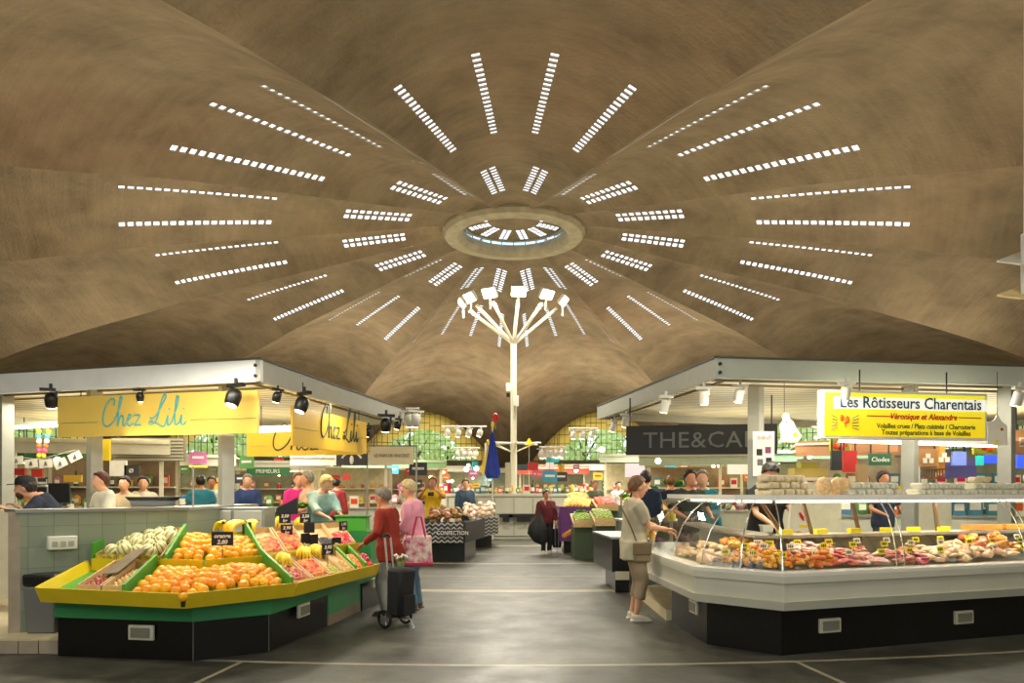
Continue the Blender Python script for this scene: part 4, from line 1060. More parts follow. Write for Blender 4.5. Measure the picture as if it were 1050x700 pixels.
# ---------------------------------------------------------------- the food in it
def along(i, u, d): 
    l = rin(d); return l[i]*(1-u)+l[i+1]*u
rnd = random.Random(11)
NUG = mat('roast_potato', (240, 190, 50), .45, rgb2=(226, 140, 20), scale=18, rand=.15); SAU = mat('sausage_orange', (222, 120, 40), .4, rgb2=(238, 160, 70), scale=12, rand=.2)
CHK = mat('raw_chicken', (236, 196, 150), .4, rgb2=(244, 214, 180), scale=9, rand=.12); MEA = mat('red_meat', (186, 66, 52), .4, rgb2=(222, 140, 120), scale=13, rand=.25); RST = mat('roast_chicken', (196, 116, 48), .35, rgb2=(220, 150, 70), scale=9, rand=.2)
PNK = mat('pink_ham', (226, 160, 142), .4, rgb2=(240, 205, 190), scale=9, rand=.15)
def proto1(name, cat, mb, m): return Proto(tag(obj(name, mb, m, loc=(0, 0, 0)), name, cat))
p_nug = proto1('roast_potato', 'potato', pebble(.024, 3, 2, .8, .25), NUG)
mb = MB(); mb.tube([(-.07, 0, 0), (-.055, .004, .004), (0, .014, .006), (.055, .004, .004), (.07, 0, 0)], [.005, .016, .018, .016, .005], 8); p_sau = proto1('sausage', 'sausage', mb, SAU)
# chicken leg: meaty end and shank
mb = MB(); mb.tube([(-.075, 0, 0), (-.06, 0, 0), (-.03, 0, .004), (.02, 0, .006), (.05, 0, .004), (.075, 0, 0)], [.004, .012, .014, .034, .038, .008], 10); p_leg = proto1('chicken_leg', 'chicken leg', mb, CHK)
mb = pebble(.06, 5, 2, .4, .2); mb.v = [(x*1.25, y*.8, z) for x, y, z in mb.v]; p_fil = proto1('poultry_fillet', 'poultry fillet', mb, CHK)
mb = pebble(.055, 9, 2, .3, .3); mb.v = [(x*1.2, y*.7, z) for x, y, z in mb.v]; p_mea = proto1('meat_slice', 'meat', mb, MEA)
p_ham = proto1('ham_slice', 'ham', mb, PNK)
mb = pebble(.05, 19, 2, .8, .35); p_rst = proto1('roast_piece', 'roast chicken', mb, RST)
def whole_bird():
    t = thing('dressed_chicken', 'dressed chicken', 'chicken'); mb = MB(); b_ = pebble(.09, 21, 3, .75, .12); b_.v = [(x*1.25, y*.85, z) for x, y, z in b_.v]; obj('body', b_, CHK, t, loc=(0, 0, 0))
    for s in (-1, 1):
        mb = MB(); mb.tube([(.02, s*.06, -.01), (.07, s*.075, .02), (.1, s*.06, .03), (.16, s*.05, .02)], [.03, .035, .02, .01], 8); obj('leg', mb, CHK, t, loc=(0, 0, 0))
        mb = MB(); mb.tube([(-.06, s*.06, 0), (-.02, s*.09, .005), (-.06, s*.1, .0)], [.02, .016, .008], 8); obj('wing', mb, CHK, t, loc=(0, 0, 0))
    return Proto(t)
p_bird = whole_bird()
def pile(pr, i, u0, u1, d0, d1, n, label, group, z=.75, zs=.3, sc=1, flat=True, top=.03):
    d1 += .08; n = int(n*1.35)
    for k in range(n):
        u = rnd.uniform(u0, u1); dd = rnd.uniform(d0, d1); p = along(i, u, dd)
        zz = z+.02*sc+zs*(dd-.2)+rnd.random()*top
        pr.put((p.x, p.y, zz), (rnd.uniform(-.3, .3), rnd.uniform(-.3, .3), rnd.uniform(0, 6)), label, group, sc*rnd.uniform(.85, 1.15))
pile(p_nug, 2, .1, 1, .22, .42, 80, 'golden roast potato heaped at the corner of the glass counter', 'golden potatoes heaped at the counter corner', top=.05)
pile(p_nug, 3, .0, .02, .22, .45, 16, 'golden roast potato heaped at the corner of the glass counter', 'golden potatoes heaped at the counter corner', top=.05)
pile(p_sau, 3, .015, .1, .22, .4, 46, 'orange sausage in the heap right of the golden potatoes', 'orange sausages in the counter', top=.06)
pile(p_leg, 1, .3, .95, .2, .45, 26, 'pale chicken leg in the left end of the glass counter', 'chicken legs at the left end', top=.04)
pile(p_rst, 1, .55, .95, .5, .7, 9, 'brown roast chicken piece at the left end behind the pale legs', 'roast pieces at the left end', top=.05)
pile(p_mea, 3, .1, .17, .22, .5, 26, 'red meat slice right of the sausages', 'red meat slices right of the sausages')
pile(p_ham, 3, .13, .22, .22, .45, 22, 'pale pink slice left of the double glass rib', 'pale pink slices left of the double glass rib')
pile(p_mea, 3, .21, .27, .22, .4, 22, 'red meat slice behind the double glass rib', 'red meat slices behind the double glass rib')
pile(p_fil, 3, .26, .36, .22, .5, 26, 'pale poultry fillet right of the double glass rib', 'poultry fillets in the middle of the counter')
pile(p_leg, 3, .33, .43, .22, .5, 26, 'pale chicken leg near the right part of the counter', 'chicken legs near the right part of the counter', top=.05)
pile(p_rst, 3, .4, .5, .4, .65, 26, 'brown roast piece near the right edge of the picture', 'roast pieces near the right edge', top=.08)
pile(p_fil, 3, .44, .6, .22, .4, 22, 'pale poultry fillet at the far right of the counter', 'poultry fillets at the far right', top=.04)
pile(p_ham, 3, .03, .13, .45, .65, 22, 'pink slice behind the sausages', 'pink slices behind the sausages')
pile(p_rst, 2, .2, .95, .45, .62, 16, 'dark roast piece behind the golden potatoes', 'roast pieces behind the golden potatoes')
for k, u in enumerate((.28, .32, .44, .49)):
    p = along(3, u, .6); p_bird.put((p.x, p.y, .83), (0, 0, 1+k), 'whole dressed chicken lying in the back row of the counter', 'dressed chickens in the back row', .9)
# plastic wrapped parcels, tubs
PURP = mat('purple_wrap', (150, 130, 190), .25, rgb2=(190, 178, 215), scale=14, bump=.4)
for k, (i, u, dd, s) in enumerate(((2, .15, .58, 1.2), (2, .45, .6, 1.1), (2, .75, .62, 1.1), (1, .9, .6, 1))):
    p = along(i, u, dd); mb = pebble(.09*s, k, 2, .55, .35); mb.v = [(x+p.x, y+p.y, z+.82) for x, y, z in mb.v]
    single('wrapped_parcel', mb, PURP, 'crumpled lilac wrapped parcel in the left back of the glass counter', 'parcel', 'lilac wrapped parcels')
def tub(px, py, d, w, h, m, label):
    c = P(px, py, d); t = thing('tub', label, 'tub', (c.x, c.y, c.z-h/2)); mb = MB(); mb.box(c, (w*.85, w*.7, h), taper=1.2); obj('tub_body', mb, m, t, bevel=.006)
    mb = MB(); mb.box(c+Vector((0, 0, h/2)), (w*1.08, w*.9, .012)); obj('rim', mb, m, t)
tub(786, 542, 8.2, .13, .08, CWH2, 'small white plastic tub on the inner shelf below the bending seller')
# upright white bag with a rooster
t = thing('paper_bag', 'upright white paper bag with a small red and yellow print inside the counter', 'bag', P(821, 543, 8.15))
mb = MB(); c = P(821, 530, 8.15); mb.box(c, (.28, .08, .3), taper=.8); obj('bag_body', mb, mat('bag_paper', (222, 218, 200), .6), t)
mb = MB(); mb.tube([c+Vector((-.03, -.046, .05)), c+Vector((0, -.046, 0)), c+Vector((.02, -.046, -.04))], [.012, .02, .006], 6); obj('red_print', mb, TOMA, t)
mb = MB(); mb.box(c+Vector((.02, -.045, -.1)), (.1, .005, .03)); obj('yellow_print', mb, mat('print_yellow', (236, 210, 30), .5), t)
# price tags
TAGY = mat('tag_yellow', (240, 220, 40), .5); TAGW = mat('tag_cream', (240, 235, 205), .6)
tg = []
for nm, m in (('yellow', TAGY), ('cream', TAGW)):
    t = thing('price_tag', nm, 'price tag'); mb = MB(); mb.box((0, 0, .05), (.07, .004, .045)); obj('tag_card', mb, m, t, smooth=False); mb = MB(); mb.cyl((0, .002, 0), (0, .002, .03), .003, 5); obj('spike', mb, DKPLAST, t)
    mb = MB(); 
    for q in range(3): mb.box((-.018+.016*q, -.003, .05), (.009, .002, .018+.004*(q % 2)))
    obj('price_figures', mb, CHALK, t, smooth=False); tg.append(Proto(t))
for k in range(40):
    if k < 6: i, u = 2, .1+.15*k
    else: i, u = 3, .01+.56*(k-6)/28
    dd = (.3, .45, .6)[k % 3]+.07*((k*11) % 5)/5; p = along(i, min(.98, u), dd); w = (k*7) % 5 < 3
    tg[0 if w else 1].put((p.x, p.y, .82+.035*(k % 3)+.012*((k*5) % 3)), (-.25, 0, math.atan2(OUT[i+1][1]-OUT[i][1], OUT[i+1][0]-OUT[i][0])), ('yellow' if w else 'cream')+' price tag standing among the meats in the glass counter', ('yellow' if w else 'cream')+' price tags in the glass counter', 1.25)
# wooden boards on the inner shelf at the right
for k, (u0, u1) in enumerate(((.44, .52), (.53, .62))):
    a = along(3, u0, .8); b_ = along(3, u1, .8); mb = MB(); mb.slab((a.x, a.y), (b_.x, b_.y), .12, 1.035, 1.09); single('wooden_tray', mb, mat('tray_orange_wood', (226, 150, 60), .5, vary=.1), ['orange brown wooden tray on the inner shelf near the right', 'orange brown wooden tray at the right edge of the inner shelf'][k], 'tray', smooth=False)
for k, u in enumerate((.03, .1, .17, .24, .3, .37)):
    a = along(3, u, .76); mb = MB(); mb.box((a.x, a.y, 1.06), (.14, .05, .05), .33); single('yellow_block', mb, TAGY, 'yellow price holder lying along the inner shelf', 'price holder', 'yellow holders on the inner shelf', smooth=False)

# ---------------------------------------------------------------- egg boxes and bags on the shelf
EGG = mat('egg_box_pulp', (226, 222, 200), .8, bump=.3, bscale=60); EGG2 = mat('egg_box_cream', (238, 220, 180), .8, bump=.3, bscale=60)
def egg_proto(m, label):
    t = thing('egg_box', label, 'egg box'); mb = MB(); mb.box((0, 0, .022), (.125, .078, .044), taper=1.34); obj('box_bottom', mb, m, t, bevel=.01)
    mb = MB(); mb.box((0, 0, .055), (.168, .112, .022), taper=.85); obj('lid', mb, m, t, bevel=.008)
    for k in range(3): mb2 = MB(); mb2.ball((-.078 if k < 2 else .0, -.025+.05*k if k < 2 else -.05, .026), (.014, .02, .024), 8, 6); obj('cup', mb2, m, t)
    return Proto(t)
EB = egg_proto(EGG2, 'cream egg box'); EW = egg_proto(EGG, 'white egg box')
rz3 = math.atan2(R3[1]-R2[1], R3[0]-R2[0])
def eggs(pr, i, u0, n, rows, lab, grp, d=.7, sc=1, step=.133):
    A_, B_ = Vector(OUT[i]), Vector(OUT[i+1]); L = (B_-A_).length
    for r in range(rows):
        for k in range(n-(r if r < n else 0)):
            u = u0+(k+.5*r)*step*sc/L; p = along(i, u, d)
            pr.put((p.x, p.y, 1.421+r*.068*sc), (0, 0, math.atan2((B_-A_).y, (B_-A_).x)+PI/2), lab, grp, sc)
eggs(EB, 2, .5, 4, 3, 'cream egg box in the stack in front of the bending seller', 'cream egg boxes before the bending seller', d=.72, sc=1.0)
eggs(EB, 3, -.01, 5, 3, 'cream egg box in the stack in front of the bending seller', 'cream egg boxes before the bending seller', d=.78, sc=1.0)
eggs(EW, 3, .15, 6, 2, 'white egg box left of the column under the yellow sign', 'white egg boxes left of the column', d=.72)
eggs(EW, 3, .3, 6, 2, 'white egg box right of the column under the yellow sign', 'white egg boxes right of the column', d=.72)
eggs(EW, 3, .42, 9, 2, 'white egg box in the long stack near the black and white cow figure', 'white egg boxes near the cow figure', d=.72)
EB.put((along(3, .46, .78).x, along(3, .46, .78).y, 1.56), (0, 0, rz3), 'cream egg box topmost of the long stack near the cow figure', None, (1.6, 1, 1))
p = along(3, .125, .7); 
BAGO = mat('bag_orange_cream', (226, 170, 100), .4, rgb2=(240, 215, 170), scale=30)
for k, (u, w) in enumerate(((.105, .1), (.13, .09), (.147, .08))):
    p = along(3, u, .74); mb = pebble(.075, 30+k, 2, 1.3, .2); mb.v = [(x+p.x, y+p.y, z+1.51) for x, y, z in mb.v]; single('snack_bag', mb, BAGO, 'orange and cream snack bag standing between the egg boxes', 'bag', 'snack bags on the counter top')
for k, (u, m, lb) in enumerate(((.25, 'jar_orange', 'orange jar on the counter shelf left of the column'), (.262, 'jar_yellow', 'yellow jar on the counter shelf beside the orange jar'), (.235, 'jar_pale', 'pale paper box on the counter shelf beside the jars'))):
    p = along(3, u, .7); mb = MB(); mb.lathe((p.x, p.y, 1.421), [(.03, 0), (.038, .01), (.038, .07), (.028, .085), (.03, .1)], 12); single('jar', mb, mat(m, [(230, 130, 40), (240, 205, 30), (215, 205, 175)][k], .4), lb, 'jar')
# small cow figure at the right edge
def cow():
    p = along(3, .585, .72); c = Vector((p.x, p.y, 1.421)); t = thing('cow_figure', 'black and white cow shaped figure standing at the right end of the counter top', 'figure', c)
    wm = mat('figure_hide', (232, 228, 215), .5, rgb2=(22, 22, 22), scale=7, detail=0); wm.node_tree.nodes['Color Ramp'].color_ramp.elements[0].position = .52; wm.node_tree.nodes['Color Ramp'].color_ramp.elements[1].position = .54
    mb = MB(); mb.ball(c+Vector((.1, 0, .16)), (.14, .08, .09), 16, 10); obj('body', mb, wm, t)
    mb = MB(); mb.ball(c+Vector((-.07, -.03, .2)), (.065, .05, .06), 14, 10); hd = obj('head', mb, wm, t)
    mb = MB(); mb.ball(c+Vector((-.11, -.05, .175)), (.035, .035, .028), 12, 8); obj('muzzle', mb, PNK, hd)
    for s in (-1, 1):
        mb = MB(); mb.tube([c+Vector((-.05, s*.04-.02, .25)), c+Vector((-.04, s*.09-.02, .26))], [.018, .008], 6); obj('ear', mb, wm, hd)
    for x in (.0, .2):
        for s in (-1, 1): mb = MB(); mb.tube([c+Vector((x, s*.045, .12)), c+Vector((x, s*.045, 0))], [.03, .022], 8); obj('leg', mb, wm, t)
cow()

# ================================================================ lit yellow poultry sign
a = Vector((X(843, 8.95), 8.95)); b_ = Vector((X(1012, 9.35), 9.35))
z0, z1 = Z(450, 9.1), Z(401, 9.1)
d_ = (b_-a).normalized(); n_ = Vector((d_.y, -d_.x)); LS = (b_-a).length
t = thing('lit_shop_sign', 'backlit yellow sign reading Les Rotisseurs Charentais in a white frame', 'sign', ((a.x+b_.x)/2, (a.y+b_.y)/2, z0))
mb = MB(); mb.slab(a, b_, .1, z0, z1); obj('light_box', mb, mat('box_white', (232, 232, 220), .4), t, smooth=False)
SGY = bpy.data.materials.new('sign_face_yellow'); SGY.use_nodes = True; nt = SGY.node_tree; bb = nt.nodes['Principled BSDF']; tc = nt.nodes.new('ShaderNodeTexCoord'); sx = nt.nodes.new('ShaderNodeSeparateXYZ'); nt.links.new(tc.outputs['Object'], sx.inputs[0])
rp = nt.nodes.new('ShaderNodeValToRGB'); mr = nt.nodes.new('ShaderNodeMapRange'); mr.inputs['From Min'].default_value = 0; mr.inputs['From Max'].default_value = z1-z0-.06; nt.links.new(sx.outputs[2], mr.inputs[0]); nt.links.new(mr.outputs[0], rp.inputs[0])
e = rp.color_ramp.elements; e[0].color = srgb(250, 215, 10); e[1].color = srgb(255, 248, 60); nt.links.new(rp.outputs[0], bb.inputs['Base Color']); nt.links.new(rp.outputs[0], bb.inputs['Emission Color']); bb.inputs['Emission Strength'].default_value = .5
p0 = a+n_*.004+d_*.03; p1 = b_+n_*.004-d_*.03
mb = MB(); mb.slab(p0, p1, .003, z0+.03, z1-.03); obj('sign_face', mb, SGY, t, smooth=False)
f3 = lambda s, z, o=.012: Vector((a.x+d_.x*s+n_.x*o, a.y+d_.y*s+n_.y*o, z))
d3 = Vector((d_.x, d_.y, 0))
WHG = glow('sign_white_halo', (255, 255, 240), .6)
mb = MB()
hh = z1-z0
for s_, w_, hgt in ((.53, .93, .145),):
    q = f3(s_*LS, z1-.155, .006); mb.box(q, (w_*LS, .006, hgt), math.atan2(d_.y, d_.x))
obj('white_halo', mb, WHG, t, bevel=.002)
BLU = mat('letter_blue_grey', (60, 90, 116), .6); RED = mat('letter_red', (206, 40, 28), .6); BRN = mat('letter_brown', (150, 84, 20), .6); GRNL = mat('letter_olive', (90, 110, 30), .6)
text('Les R\u00f4tisseurs Charentais', .2, f3(LS*.53, z1-.21), d3, BLU, t, 'title_lettering', .004, squash=.84*LS/2.05, offset=.003)
text('V\u00e9ronique et Alexandre', .105, f3(LS*.6, z1-.345), d3, RED, t, 'name_lettering', .004, squash=.82*LS/2.05, shear=.25, offset=.003)
text('Volailles crues / Plats cuisin\u00e9s / Charcuterie', .088, f3(LS*.62, z0+.135), d3, GRNL, t, 'goods_lettering', .004, squash=.8*LS/2.05, offset=.002)
text('Toutes pr\u00e9parations \u00e0 base de Volailles', .088, f3(LS*.62, z0+.055), d3, GRNL, t, 'goods_lettering', .004, squash=.8*LS/2.05, offset=.002)
for s0, s1 in ((.26, .42), (.82, .96)):
    mb = MB(); mb.tube([f3(LS*s0, z1-.31, .01), f3(LS*s1, z1-.315, .01)], .007, 5); obj('red_line', mb, RED, t)
mb = MB(); c = f3(LS*.13, z0+.2)
mb.ball(c+Vector((-.04, 0, .05)), (.035, .006, .045), 8, 6); mb.ball(c+Vector((.03, 0, .03)), (.03, .006, .05), 8, 6); mb.tube([c+Vector((0, 0, 0)), c+Vector((.01, 0, -.07))], [.02, .004], 6)
obj('flame_emblem', mb, mat('emblem_orange', (236, 110, 30), .6), t)
mb = MB()
for s in (-1, 1):
    for k in range(5): mb.tube([c+d3*s*.1+Vector((0, 0, -.07+.03*k)), c+d3*s*.19+Vector((0, 0, -.09+.045*k))], .005, 4)
obj('emblem_rays', mb, BLU, t)
mb = MB(); q = f3(LS*.5, 0, -.05); mb.cyl((q.x-.6, q.y-.1, z1), (q.x-.6, q.y-.1, 2.98), .01, 6); mb2 = MB(); mb2.cyl((q.x+.6, q.y+.1, z1), (q.x+.6, q.y+.1, 2.98), .01, 6)
obj('hanging_rod', mb, DKPLAST, t); obj('hanging_rod', mb2, DKPLAST, t)

# ================================================================ THE & CAFE sign
a = Vector((X(642, 11.8), 11.8)); b_ = Vector((X(797, 11.4), 11.4)); z0, z1 = Z(466, 11.7), Z(436, 11.7)
t = thing('hanging_sign', 'long black sign with grey letters THE & CAFE under the right canopy', 'sign', ((a.x+b_.x)/2, (a.y+b_.y)/2, z0))
mb = MB(); mb.slab(a, b_, .08, z0, z1); obj('board', mb, mat('sign_black', (26, 24, 22), .6), t, smooth=False)
d_ = (b_-a).normalized(); n_ = Vector((d_.y, -d_.x)); c = a+(b_-a)*.53+n_*.012
text('THE&CAFE', .36, (c.x, c.y, z0+.11), (d_.x, d_.y, 0), mat('letter_smoke', (96, 98, 94), .5), t, 'title_lettering', .012, squash=1.08, offset=.0, spacing=1.05)
for s in (.03, .97):
    p = a+(b_-a)*s; mb = MB(); mb.cyl((p.x, p.y+.04, z1), (p.x, p.y+.04, 2.98), .012, 6); obj('hanging_rod', mb, DKPLAST, t)

# white cut out rooster shape and hanging apron shapes
def hang_shape(pts, px, py, d, w, label, m, name='bird_cutout', cat='decoration', thick=.02, extra=None):
    """outline points (0..1) of a small hung board, w = width in metres"""
    c = P(px, py, d); t = thing(name, label, cat, c); n = len(pts)
    fr = [Vector((c.x+(x-.5)*w, c.y, c.z+(y-.5)*w)) for x, y in pts]; bk = [q+Vector((0, thick, 0)) for q in fr]
    mb = MB(); mb.add(fr+bk, [tuple(range(n)), tuple(range(2*n-1, n-1, -1))]+[(i, i+n, (i+1) % n+n, (i+1) % n) for i in range(n)])
    obj('panel', mb, m, t, smooth=False)
    mx = max(fr, key=lambda q: q.z); mb = MB(); mb.cyl((mx.x, mx.y+thick/2, mx.z-.01), (mx.x, mx.y+thick/2, 3.0), .004, 5); obj('cord', mb, DKPLAST, t)
    if extra:
        for (x, y, r, mm) in extra: mb = MB(); q = Vector((c.x+(x-.5)*w, c.y-.004, c.z+(y-.5)*w)); mb.ball(q, (r, .006, r), 10, 6); obj('painted_spot', mb, mm, t)
    return t
CUT = mat('cutout_white', (232, 228, 212), .6, vary=.05, scale=6)
hang_shape([(.25, 1.2), (.12, 1.05), (.18, .85), (.0, .6), (.1, .2), (.05, -.2), (.85, -.2), (1.05, .1), (.8, .45), (.65, .8), (.5, .9), (.45, 1.15)], 810, 438, 10.2, .3, 'white rooster shaped cut out hanging right of the black cafe sign', CUT, extra=[(.75, .15, .035, TAGY), (.35, .75, .01, DKPLAST)])
hang_shape([(.5, 1.1), (.35, .8), (.0, .72), (.05, -.35), (.45, -.45), (1.0, -.42), (.97, .55), (.7, .75)], 1023, 437, 9.35, .26, 'white bird shaped cut out hanging at the right end of the yellow poultry sign', CUT, extra=[(.7, .35, .02, TOMA), (.45, -.25, .025, TAGY)])
# poster on the column
t = thing('poster', 'white paper poster with dark pictures taped to the column under the canopy', 'poster', P(782, 474, 10.1)); c = P(783, 465, 10.18)
mb = MB(); mb.box(c, (.3, .006, .62)); obj('sheet', mb, mat('paper', (226, 218, 205), .7), t, smooth=False)
text('bœuf', .09, c+Vector((0, -.006, .2)), (1, 0, 0), RED, t, 'poster_lettering', .002)
for k, (x, z) in enumerate(((-.06, .02), (.06, .05), (-.05, -.12), (.07, -.1))): mb = MB(); mb.box(c+Vector((x, -.006, z)), (.08, .005, .09)); obj('picture', mb, [DKPLAST, mat('poster_purple', (120, 60, 90), .7), mat('poster_grey', (90, 90, 90), .7), DKPLAST][k], t, smooth=False)
# ================================================================ people
def skin(name, rgb): return mat(name, rgb, .55, vary=.06, scale=12)
SKIN = skin('skin_fair', (214, 160, 126)); SKIN2 = skin('skin_tanned', (186, 128, 94))
def bake(mb, voxel, smooth_it, name, m, parent, fold=0, ff=9, disp_seed=0):
    """fuse the overlapping closed pieces into one continuous surface"""
    me = bpy.data.meshes.new('tmp'); me.from_pydata([tuple(v) for v in mb.v], [], mb.f)
    bm = bmesh.new(); bm.from_mesh(me); bmesh.ops.recalc_face_normals(bm, faces=bm.faces); bm.to_mesh(me); bm.free()
    o = bpy.data.objects.new('tmp', me); COL.objects.link(o)
    r = o.modifiers.new('r', 'REMESH'); r.mode = 'VOXEL'; r.voxel_size = voxel
    s = o.modifiers.new('s', 'SMOOTH'); s.factor = .5; s.iterations = smooth_it
    bpy.context.view_layer.update()
    out = bpy.data.meshes.new_from_object(o.evaluated_get(bpy.context.evaluated_depsgraph_get()))
    bpy.data.objects.remove(o); bpy.data.meshes.remove(me)
    if fold:
        ns = [(v.index, v.normal.copy(), noise.noise(Vector((v.co.x*ff, v.co.y*ff, v.co.z*ff*.55+disp_seed)))) for v in out.vertices]
        for i, n, q in ns: out.vertices[i].co += n*fold*q*1.6
    out.name = name
    while out.materials: out.materials.pop()
    out.materials.append(m); out.polygons.foreach_set('use_smooth', [True]*len(out.polygons))
    ob = bpy.data.objects.new(name, out); COL.objects.link(ob); ob.parent = parent; return ob
def ik(a, c, l1, l2, bend):
    a, c = Vector(a), Vector(c); d = c-a; L = min(d.length, (l1+l2)*.999); u = d.normalized()
    k = (l1*l1-l2*l2+L*L)/(2*L); h = max(0, l1*l1-k*k)**.5
    b = Vector(bend); b = (b-u*b.dot(u)).normalized(); return a+u*k+b*h, a+u*L
def person(label, loc, yaw, H=1.62, lean=0, hands=None, head=(0, 0), build=1, top=None, sleeve='long', top_len=.5, pants=None, pants_len=1, shoes=None, hair=None, hair_kind='short',
           stride=(0, 0), skinm=SKIN, detail=1, hat=None, face=True, beard=None, scarf=None, legs=True, glasses=False, foot_turn=(0, 0), neck_fwd=0, apron=None, cat='person'):
    """figure facing +Y before the yaw is applied; head = (nod, turn)"""
    k = H/1.65; t = thing('person', label, cat, loc); t.rotation_euler = (0, 0, yaw)
    hip = .87*k; R = Matrix.Rotation(-lean, 3, 'X')
    def T(x, y, z): return Vector((0, 0, hip))+R@Vector((x*k, y*k, z*k-hip))     # torso space, leans about the hips
    w = build
    def ring(x, y, z, rx, ry, n=14, lean_=True):
        return [T(x+rx*math.cos(2*PI*i/n), y+ry*math.sin(2*PI*i/n), z) for i in range(n)]
    def torso(g, z0=.8, z1=1.38):
        prof = [(.76, .15, .1, 0), (.8, .168, .115, 0), (.88, .172, .122, -.005), (.95, .16, .11, 0), (1.02, .148, .105, .005), (1.1, .152, .108, .01), (1.2, .166, .115, .01), (1.28, .17, .108, .0), (1.35, .158, .085, -.01), (1.39, .115, .07, -.012), (1.42, .06, .058, -.005)]
        rs = [ring(0, y, z, (rx*w if z < 1.3 else rx*(1+.4*(w-1)))+g, ry*w+g) for z, rx, ry, y in prof if z0 <= z <= z1]
        m = MB(); m.loft(rs); return m
    vox = (.009 if detail > 1 else .013) if detail else .022
    # joints
    sh = [T(s*.165*(1+.4*(w-1)), -.01, 1.335) for s in (-1, 1)]
    hands = hands or [(-.25, .08, .78), (.25, .08, .78)]
    arms = []
    for i, s in enumerate((-1, 1)):
        tgt = Vector(hands[i])*k; el, wr = ik(sh[i], tgt, .285*k, .25*k, (s*.55, -.7, -.5)); arms.append((sh[i], el, wr))
    hp = [Vector((s*.085*k*w, 0, .86*k)) for s in (-1, 1)]; feet = []
    for i, s in enumerate((-1, 1)):
        an = Vector((s*.1*k, stride[i]*k, .085*k)); kn, _ = ik(hp[i], an, .405*k, .385*k, (0, 1, 0)); feet.append((hp[i], kn, an))
    nod, turn = head
    hc = T(0, .03+neck_fwd, 1.535); HR = Matrix.Rotation(turn, 3, 'Z') @ Matrix.Rotation(-nod, 3, 'X') @ (Matrix.Rotation(-lean*.6, 3, 'X'))
    def Hd(x, y, z): return hc+HR@Vector((x*k, y*k, z*k))
    # ---- the body
    b = MB(); q = torso(0, .76, 1.42); b.add(q.v, q.f)
    b.tube([T(0, -.005, 1.36), T(0, .01, 1.42), hc+HR@Vector((0, -.01, -.06))*k], [.062*k, .052*k, .05*k], 12)
    b.ball(hc+HR@Vector((0, -.012, .022))*k, (.075*k, .095*k, .1*k), 18, 14, HR)
    b.ball(Hd(0, .025, -.04), (.058*k, .062*k, .075*k), 16, 12, HR)
    b.ball(Hd(0, .05, -.085), (.03*k, .03*k, .025*k), 12, 8, HR)      # chin
    b.tube([Hd(0, .082, .025), Hd(0, .1, -.01), Hd(0, .108, -.022), Hd(0, .085, -.03)], [.008*k, .011*k, .014*k, .01*k], 8)   # nose
    b.ball(Hd(0, .078, .032), (.045*k, .014*k, .012*k), 12, 6, HR)
    b.ball(Hd(0, .08, -.055), (.022*k, .014*k, .011*k), 10, 6, HR)
    for s in (-1, 1): b.ball(Hd(s*.077, -.005, -.01), (.012*k, .02*k, .032*k), 10, 8, HR)
    for i, (a_, e_, w_) in enumerate(arms):
        b.tube([a_, a_.lerp(e_, .35), a_.lerp(e_, .8), e_, e_.lerp(w_, .3), e_.lerp(w_, .7), w_], [x*k for x in (.05, .046, .038, .035, .037, .029, .023)], 10)
        # hand: palm and five separate fingers, curled
        d = (w_-e_).normalized(); s = (-1, 1)[i]; side = d.cross(Vector((0, 0, 1)));
        side = side.normalized() if side.length > .2 else Vector((0, 1, 0)); dn = side.cross(d).normalized(); 
        if dn.z > 0: dn = -dn
        pc = w_+d*.045*k; M = Matrix((side, d, -dn)).transposed()
        b.ball(pc, (.038*k, .05*k, .017*k), 12, 8, M)
        if detail:
            for f in range(4):
                r0 = pc+side*(-.026+.0175*f)*k+d*.035*k; ln = (.068, .078, .072, .056)[f]*k
                b.tube([r0, r0+d*ln*.42+dn*.006*k, r0+d*ln*.75+dn*.026*k, r0+d*ln*.82+dn*.05*k], [.0095*k, .009*k, .008*k, .0065*k], 7)
            th = side*(-s if True else s)
            r0 = w_+d*.02*k+th*.026*k; b.tube([r0, r0+th*.022*k+d*.02*k+dn*.01*k, r0+th*.026*k+d*.05*k+dn*.024*k], [.012*k, .0105*k, .008*k], 7)
    if legs:
        for i, (h_, k_, a_) in enumerate(feet):
            b.tube([h_, h_.lerp(k_, .4), k_, k_.lerp(a_, .3), k_.lerp(a_, .8), a_, a_+Vector((0, 0, -.04*k))], [x*k for x in (.085, .075, .052, .054, .035, .033, .036)], 12)
            b.tube([a_+Vector((0, -.04*k, -.05*k)), a_+Vector((0, .06*k, -.055*k)), a_+Vector((0, .15*k, -.065*k))], [.034*k, .036*k, .022*k], 10)
    bake(b, vox, 2, 'body', skinm, t)
    # ---- clothes
    if top:
        b = MB(); q = torso(.016*k+.004, .76 if top_len > .45 else .88, 1.4); b.add(q.v, q.f)
        if top_len > .55:
            b.loft([ring(0, 0, top_len_z, .185*w+.01, .135*w+.012) for top_len_z in (.7, .8, .92)])
        for a_, e_, w_ in arms:
            g = .014
            if sleeve == 'long': b.tube([a_+(sh[0]+sh[1]-2*a_)*.12, a_, a_.lerp(e_, .5), e_, e_.lerp(w_, .5), e_.lerp(w_, .95)], [(x+g)*k for x in (.06, .058, .05, .045, .04, .034)], 10)
            elif sleeve == 'elbow': b.tube([a_+(sh[0]+sh[1]-2*a_)*.12, a_, a_.lerp(e_, .5), e_.lerp(w_, .3)], [(x+g)*k for x in (.06, .058, .053, .05)], 10)
            elif sleeve == 'short': b.tube([a_+(sh[0]+sh[1]-2*a_)*.12, a_, a_.lerp(e_, .75)], [(x+g)*k for x in (.06, .06, .056)], 10)
        bake(b, vox*1.25, 3, 'top_garment', top, t, fold=.014, ff=11)
